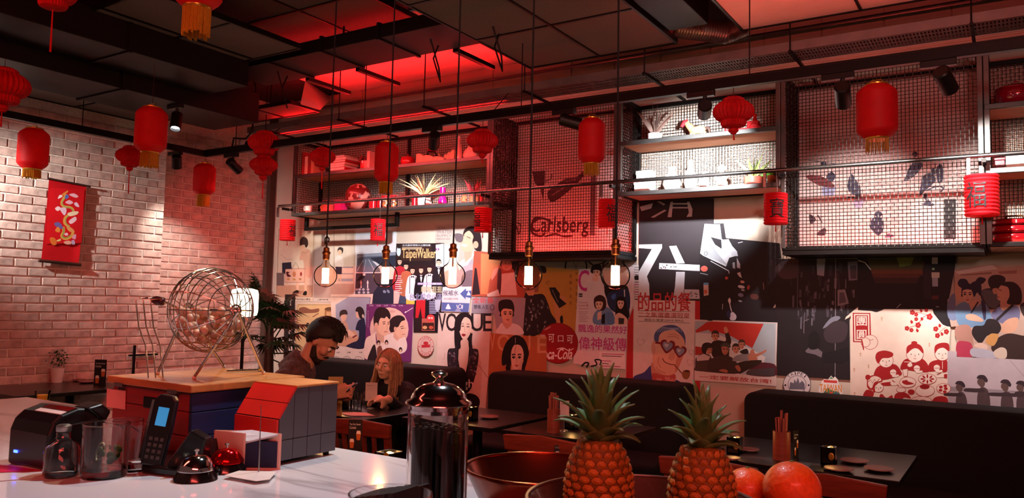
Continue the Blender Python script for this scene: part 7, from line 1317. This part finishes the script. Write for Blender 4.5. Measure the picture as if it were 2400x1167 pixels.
# potted palm and glowing lamp behind the tumbler
c = CAM+ray(632, 770)*6.5; t = thing('potted_palm', 'dark green potted palm behind the wire tumbler', 'potted plant', (c.x, c.y, 0)); part('pot', TERRA, t, B().lathe([(0, 0), (.15, 0), (.19, .38), (.17, .38), (0, .35)], 24, (c.x, c.y, 0)), smooth=40)
part('trunk', WOODD, t, B().tube([(c.x, c.y, .35), (c.x+.01, c.y, .8), (c.x, c.y, 1.4)], [.05, .045, .03], 10), smooth=60); PALM = mat('palm leaf', '#1a2e14', .5, var=.35)
for i in range(28):
    a = i*2.4; el = random.uniform(-.35, 1.25); L = random.uniform(.14, .27); d = Vector((math.cos(a)*math.cos(el), math.sin(a)*math.cos(el), math.sin(el))); h0 = Vector((c.x, c.y, 1.27+.12*math.sin(el)+random.uniform(-.2, .12))); tip = h0+d*L; g = B(); g.tube([h0, tip], .006, 5); sd = d.cross(Vector((0, 0, 1))).normalized(); up2 = sd.cross(d)
    for k_ in range(17):
        an = -1.6+3.2*k_/16; dr = (d*math.cos(an)+sd*math.sin(an)).normalized(); l = .22*(1-.25*abs(an)/1.5)*random.uniform(.85, 1.1); e = tip+dr*l+Vector((0, 0, -.05*l/.2)); m_ = tip+dr*l*.5+up2*.015; wv = dr.cross(up2)*.013; g.add([tip, m_+wv, e, m_-wv], [(0, 1, 2, 3)])
    part('frond', PALM, t, g)
c = CAM+ray(573, 709)*5.8; t = thing('glowing_lamp', 'bright white lantern lamp seen through the wire tumbler', 'lamp', (c.x, c.y, 0)); s = 5.8/FPX; R, H = 31*s, 66*s
part('lamp_shade', mat('lamp glow', '#fff2dc', .5, emit=7, ecol=(1, .82, .55)), t, B().lathe([(R*.5, c.z-H/2), (R*.92, c.z-H/2+.012), (R, c.z-H/2+.04), (R, c.z+H/2-.04), (R*.92, c.z+H/2-.012), (R*.5, c.z+H/2)], 28, (c.x, c.y, 0)), smooth=50); part('pole', BLACK, t, B().cyl((c.x, c.y, .02), (c.x, c.y, c.z-H/2), .012)); part('foot', BLACK, t, B().lathe([(0, 0), (.14, 0), (.13, .02), (0, .03)], 24, (c.x, c.y, 0)))
# ------------------------------------------------------------------ people
def remesh(o, vox, smooth=3):
    r = o.modifiers.new('remesh', 'REMESH'); r.mode = 'VOXEL'; r.voxel_size = vox; r.use_smooth_shade = True
    s = o.modifiers.new('smooth', 'SMOOTH'); s.factor = .5; s.iterations = smooth
def limb(g, pts, rr, n=14):
    g.tube(pts, rr, n)
    for p_, r in zip(pts, rr): g.sph(p_, r, nu=14, nv=10)
def hand(g, wrist, d, pn, side, curl=.5, L=.175):
    """palm with five bent fingers; d direction, pn palm normal, side towards the thumb"""
    d, pn, side = Vector(d).normalized(), Vector(pn).normalized(), Vector(side).normalized(); pl = L*.5
    for i in range(4):
        a = (i-1.5)*.021; b0 = wrist+side*(-a*.7); k0 = wrist+d*pl+side*(-a); limb(g, [b0, k0], [.016, .0125], 10)
        fl = L*(.46, .52, .48, .38)[i]; p1 = k0+(d*math.cos(curl*.6)+pn*math.sin(curl*.6))*fl*.45; p2 = p1+(d*math.cos(curl*1.6)+pn*math.sin(curl*1.6))*fl*.32; p3 = p2+(d*math.cos(curl*2.3)+pn*math.sin(curl*2.3))*fl*.23; limb(g, [k0, p1, p2, p3], [.0105, .0095, .0085, .0075], 8)
    t0 = wrist+d*.02+side*.018; t1 = t0+(d*.6+side*.7+pn*.3).normalized()*.042; t2 = t1+(d*.9+side*.15+pn*.4).normalized()*.032; limb(g, [t0, t1, t2], [.015, .012, .009], 8)
def head_shape(g, c, M, s=1.0):
    """skull, jaw, nose, brow, lips and ears; local frame x right, y forward, z up"""
    W = lambda x, y, z: c+M @ Vector((x*s, y*s, z*s))
    g.sph(W(0, -.015, .03), .092*s, (.86, 1.05, .95), 24, 16, M); g.sph(W(0, .02, -.04), .070*s, (.86, .95, 1.05), 20, 14, M); g.sph(W(0, .048, -.083), .034*s, (1.15, .85, .72), 16, 10, M)
    g.tube([W(0, .083, .025), W(0, .100, -.005), W(0, .106, -.022)], [.009*s, .012*s, .014*s], 10); g.sph(W(-.011, .092, -.026), .009*s); g.sph(W(.011, .092, -.026), .009*s)
    g.tube([W(-.045, .066, .032), W(0, .083, .036), W(.045, .066, .032)], [.009*s, .011*s, .009*s], 8)
    g.tube([W(-.024, .078, -.054), W(0, .088, -.052), W(.024, .078, -.054)], [.006*s, .0075*s, .006*s], 8); g.tube([W(-.02, .078, -.063), W(0, .086, -.064), W(.02, .078, -.063)], [.006*s, .008*s, .006*s], 8)
    for sx in (-1, 1): g.sph(W(sx*.045, .058, -.018), .026*s); g.sph(W(sx*.078, -.008, -.005), .026*s, (.35, .65, 1.0), 14, 10, M)
    return W
def eyes(root, W, s, m_iris):
    for sx in (-1, 1):
        part('eye', mat('eye white', '#e0d4cc', .2, coat=.5), root, B().sph(W(sx*.032, .073, .010), .0125*s, nu=14, nv=10), smooth=80); part('iris', m_iris, root, B().sph(W(sx*.032, .0815, .008), .0062*s, nu=10, nv=8), smooth=80)
        part('brow', MATS['hair '+root.name.split('.')[0]] if 'hair '+root.name.split('.')[0] in MATS else m_iris, root, B().tube([W(sx*.015, .092, .030), W(sx*.034, .088, .037), W(sx*.052, .070, .031)], [.004*s, .0045*s, .0025*s], 6), smooth=60)
    part('mouth', mat('lip', '#a05a50', .4), root, B().tube([W(-.022, .084, -.0585), W(0, .0945, -.0575), W(.022, .084, -.0585)], [.002*s, .0042*s, .002*s], 6), smooth=60)
SKN = mat('skin', '#c98f74', .5, var=.06, scale=20); SKN2 = mat('fair skin', '#d8a48a', .5, var=.06, scale=20)
def frame3(fwd, up):
    y = Vector(fwd).normalized(); x = y.cross(Vector(up)).normalized(); z = x.cross(y); return Matrix((x, y, z)).transposed()
def hair_strands(g, W, M, rs, pts, n, r=.004, jit=.012): pass
# --- man looking down at his phone
D = Vector((.84, .54, 0)).normalized(); S = Vector((-D.y, D.x, 0)); Z = Vector((0, 0, 1)); pel = Vector((-4.15, 3.55, .52)); P = lambda f_, s_, z_: pel+D*f_+S*s_+Z*z_
hc = P(.315, 0, .755); HM = frame3(D*math.cos(.75)-Z*math.sin(.75)+S*-.12, Z); g = B(); W = head_shape(g, hc, HM, 1.12)
neck = P(.19, 0, .60); limb(g, [neck-Z*.03, hc+HM @ Vector((0, -.03, -.04))], [.062, .056])
spine = [P(0, 0, 0), P(.02, 0, .2), P(.09, 0, .4), P(.16, 0, .54)]; hw = [.15, .145, .16, .12]
def torso(g, sc=1.0):
    for a, r in zip(spine, hw):
        for s_ in (-.07, 0, .07): g.sph(a+S*s_, r*.82*sc, (1, 1, 1), 16, 10)
    for i in range(3):
        for s_ in (-.07, 0, .07): g.tube([spine[i]+S*s_, spine[i+1]+S*s_], [hw[i]*.8*sc, hw[i+1]*.8*sc], 14)
arms = {1: [P(.12, .19, .52), P(.20, .25, .27), P(.43, .06, .40)], -1: [P(.12, -.19, .52), P(.17, -.26, .26), P(.42, -.06, .42)]}
torso(g, .96)
for s_, a in arms.items(): limb(g, a, [.058, .045, .030])
for s_ in (1, -1): limb(g, [P(0, s_*.09, 0), P(.42, s_*.11, .02), P(.46, s_*.11, -.42)], [.095, .07, .05]); limb(g, [P(.46, s_*.11, -.44), P(.60, s_*.12, -.48)], [.042, .036])
ph = P(.50, .0, .435)
hand(g, arms[1][2], D*.8-S*.5+Z*.1, -S*.8+Z*.3, Z, .9); hand(g, arms[-1][2], D*.85+S*.4+Z*.15, S*.8+Z*.2, Z, .9)
man = B(); man = g.build('person', SKN); remesh(man, .0075, 2); tag(man, 'man with dark hair and beard in a patterned shirt looking down at his phone', 'person')
HD = mat('hair person', '#1c1110', .6, var=.3, scale=60, bump=.5, stretch=(1, 6, 1))
sh = B(); torso(sh, 1.06)
for s_, a in arms.items(): limb(sh, [a[0], a[1], a[1].lerp(a[2], .75)], [.070, .058, .046])
sh.tube([P(.11, 0, .54), P(.20, 0, .655)], [.105, .084], 16)
SHM = mat('patterned shirt', '#5a3c3e', .85, var=.5, scale=45, bump=.3); o = sh.build('shirt', SHM, man); remesh(o, .011, 3)
tr_ = B()
for s_ in (1, -1): limb(tr_, [P(0, s_*.09, 0), P(.42, s_*.11, .02), P(.46, s_*.11, -.40)], [.115, .085, .07])
o = tr_.build('trousers', mat('dark trousers', '#15151c', .8), man); remesh(o, .014, 2)
for s_ in (1, -1): part('shoe', BLACK, man, B().sph(P(.56, s_*.12, -.48), .05, (1.6, .8, .75), 16, 10, Matrix.Rotation(math.atan2(D.y, D.x), 3, 'Z')), smooth=60)
s = 1.12; h = B(); rs = random.Random(9)
def hair_cap(g, W, R, keep, vol):
    nu, nv = 56, 36; idx = {}; vs = []; fs = []; loc = []
    for k_ in range(nv+1):
        t_ = PI*k_/nv
        for i in range(nu):
            a_ = 2*PI*i/nu; d_ = Vector((math.sin(t_)*math.sin(a_), math.sin(t_)*math.cos(a_), math.cos(t_))); q = Vector((d_.x*R*.90, -.017+d_.y*R*1.06, .030+d_.z*R*.98)); q += d_*(vol(d_)+.0018*math.sin(a_*23+t_*9)); loc.append(q); vs.append(W(*q))
    for k_ in range(nv):
        for i in range(nu):
            j = (i+1) % nu; f_ = (k_*nu+i, (k_+1)*nu+i, (k_+1)*nu+j, k_*nu+j); c_ = sum((loc[n_] for n_ in f_), Vector())/4
            if keep(c_): fs.append(f_)
    g.add(vs, fs)
def keep_man(c_):
    line = .078 if c_.y > .045 else .078-(.045-c_.y)*1.0 if c_.y > -.01 else .02-(-.01-c_.y)*1.5
    return c_.z > line+.003*math.sin(c_.x*300)
hair_cap(h, W, .096, keep_man, lambda d_: .006+.022*max(0, d_.z)**2+.010*max(0, d_.y)*max(0, d_.z))
o = h.build('hair', HD, man, smooth=80); sdm = o.modifiers.new('thick', 'SOLIDIFY'); sdm.thickness = .01; sdm.offset = -.6
st = B()
for i in range(170):
    x_ = rs.uniform(-.07, .07); y0 = rs.uniform(-.09, .045); z_ = .030+.118*math.sqrt(max(.02, 1-(x_/.10)**2-((y0+.017)/.115)**2)); l_ = rs.uniform(.03, .055); st.tube([W(x_, y0, z_+.004), W(x_*1.02, y0+l_*.5, z_+.014), W(x_*1.04, y0+l_, z_+.004-(.012 if y0 > .0 else 0))], [.003, .0035, .0012], 5)
tag(part('hair_strands', HD, man, st, smooth=60), kind='stuff')
b_ = B(); 
b_.sph(W(0, .046, -.090), .042*s, (1.25, .95, .72), 16, 10, HM); b_.tube([W(-.066, .0, -.03), W(-.056, .03, -.075), W(0, .062, -.105), W(.056, .03, -.075), W(.066, .0, -.03)], [.014*s, .022*s, .026*s, .022*s, .014*s], 10); b_.tube([W(-.03, .078, -.05), W(0, .094, -.043), W(.03, .078, -.05)], [.006*s, .008*s, .006*s], 8); o = b_.build('beard', mat('beard', '#24140f', .7, var=.3, scale=80, bump=.5), man); remesh(o, .006, 2)
eyes(man, W, s, mat('dark iris', '#1c1210', .2))
pM = frame3((D*.55+Z*-.6), Z); t = thing('smartphone', 'dark smartphone in the hands of the seated man', 'phone', ph[:]); part('phone_body', BPL, t, B().obox(ph, (.075, .009, .15), pM), bevel=.004); part('phone_screen', mat('phone screen', '#30425a', .2, emit=.5, ecol='#5a7898'), t, B().obox(ph-pM @ Vector((0, .0052, 0)), (.068, .001, .138), pM))
# menu behind his hands
c = CAM+ray(787, 888)*5.45; t = thing('drink_menu', 'cream menu standing behind the hands of the man', 'menu', (c.x, c.y, .75)); R_ = Matrix.Rotation(YAW+.25, 3, 'Z'); part('menu_page', mat('cream menu', '#c8a060', .6), t, B().obox((c.x, c.y, .75+.135), (.10, .006, .27), R_)); part('menu_band', AMB, t, B().obox(Vector((c.x, c.y, .75+.06))+R_ @ Vector((0, -.004, 0)), (.07, .002, .06), R_))
# --- woman with long fair hair
D = Vector((.10, -.99, 0)).normalized(); S = Vector((-D.y, D.x, 0)); pel = Vector((-4.47, 5.33, .54)); hc = CAM+ray(908, 856)*6.35; g = B(); HM = frame3(Vector((.12, -.97, -.06)), Z+Vector((.12, 0, 0))); s = 1.0; W = head_shape(g, hc, HM, s)
nb = hc+Vector((-.01, .07, -.17)); spine = [pel, pel.lerp(nb, .35)+Z*.02, pel.lerp(nb, .7)+Z*.01, nb-Z*.03]; hw = [.15, .125, .135, .095]; limb(g, [nb-Z*.02, hc+HM @ Vector((0, -.025, -.05))], [.052, .048])
torso(g, .95)
hd = on(893, 943, Z=.80); sh0 = nb-Z*.06; arms = {1: [sh0+S*.16, sh0+S*.25+D*.16-Z*.13, hd+Vector((.05, .02, .03))], -1: [sh0-S*.16, sh0-S*.24+D*.17-Z*.13, hd+Vector((-.07, .06, .02))]}
for s_, a in arms.items(): limb(g, a, [.050, .040, .027])
for s_ in (1, -1): q0 = pel+S*s_*.09; limb(g, [q0, q0+D*.42+Z*.02, q0+D*.45-Z*.44], [.095, .068, .045]); limb(g, [q0+D*.45-Z*.46, q0+D*.58-Z*.50], [.04, .034])
hand(g, arms[1][2], D*.4-S*.8, -Z*.6+D*.3, D, .8, .165); hand(g, arms[-1][2], D*.5+S*.8, -Z*.6+D*.3, D, .8, .165)
wom = g.build('person', SKN2); remesh(wom, .0075, 2); tag(wom, 'woman with long fair hair in a dark top leaning on the table', 'person')
sh = B(); torso(sh, 1.06)
for s_, a in arms.items(): limb(sh, [a[0], a[1], a[1].lerp(a[2], .85)], [.064, .056, .040])
sh.tube([nb-Z*.05, nb+Z*.0], [.085, .062], 16)
o = sh.build('top', mat('dark top', '#141219', .85, var=.2, scale=30), wom); remesh(o, .011, 3)
tr_ = B()
for s_ in (1, -1): q0 = pel+S*s_*.09; limb(tr_, [q0, q0+D*.42+Z*.02, q0+D*.45-Z*.42], [.115, .08, .06])
o = tr_.build('trousers', mat('dark trousers', '#15151c', .8), wom); remesh(o, .014, 2)
for s_ in (1, -1): part('shoe', BLACK, wom, B().sph(pel+S*s_*.09+D*.55-Z*.49, .045, (.8, 1.6, .75), 16, 10), smooth=60)
h = B(); h.sph(W(0, -.025, .042), .098, (.92, 1.02, .95), 24, 16, HM)
rs = random.Random(4)
for i in range(34):
    a = PI*.15+PI*1.7*i/33-PI/2; x_ = math.sin(a-PI*.5+PI)*0; an = -2.25+4.5*i/33; cx_, cy_ = math.sin(an)*.088, -math.cos(an)*.085-.015; L = rs.uniform(.26, .36); o1 = rs.uniform(.0, .03)
    h.tube([W(cx_*.6, cy_*.6, .09), W(cx_*1.05, cy_*1.05, .03), W(cx_*1.12, cy_*1.1, -.08), W(cx_*(1.2+o1*4), cy_*1.0+o1, -.18), W(cx_*(1.05+o1*6), cy_*.9+.02+o1, -L)], [.018, .02, .02, .018, .007], 7)
HF = mat('fair hair', '#8f6446', .5, var=.35, scale=50, bump=.5, stretch=(8, 8, 1)); o = h.build('hair', HF, wom); remesh(o, .007, 1); MATS['hair person'] = HF
st = B()
for i in range(150):
    an = rs.uniform(-2.5, 2.5); cx_, cy_ = math.sin(an)*.094, -math.cos(an)*.092-.018; L = rs.uniform(.2, .38); o1 = rs.uniform(-.012, .03); k_ = rs.uniform(1.0, 1.09)
    st.tube([W(cx_*.25, cy_*.3, .136), W(cx_*.8*k_, cy_*.8*k_, .095), W(cx_*1.08*k_, cy_*1.08*k_, .02), W(cx_*1.2*k_, cy_*1.16*k_, -.09), W(cx_*(1.3*k_+o1*4), cy_*1.08+o1, -.19), W(cx_*(1.15*k_+o1*5), cy_*1.0+.02+o1, -L)], [.003, .004, .0045, .0045, .004, .0015], 5)
tag(part('hair_strands', mat('fair strands', '#a87c58', .45, var=.3, scale=40), wom, st, smooth=60), kind='stuff')
eyes(wom, W, s, mat('dark iris', '#1c1210'))
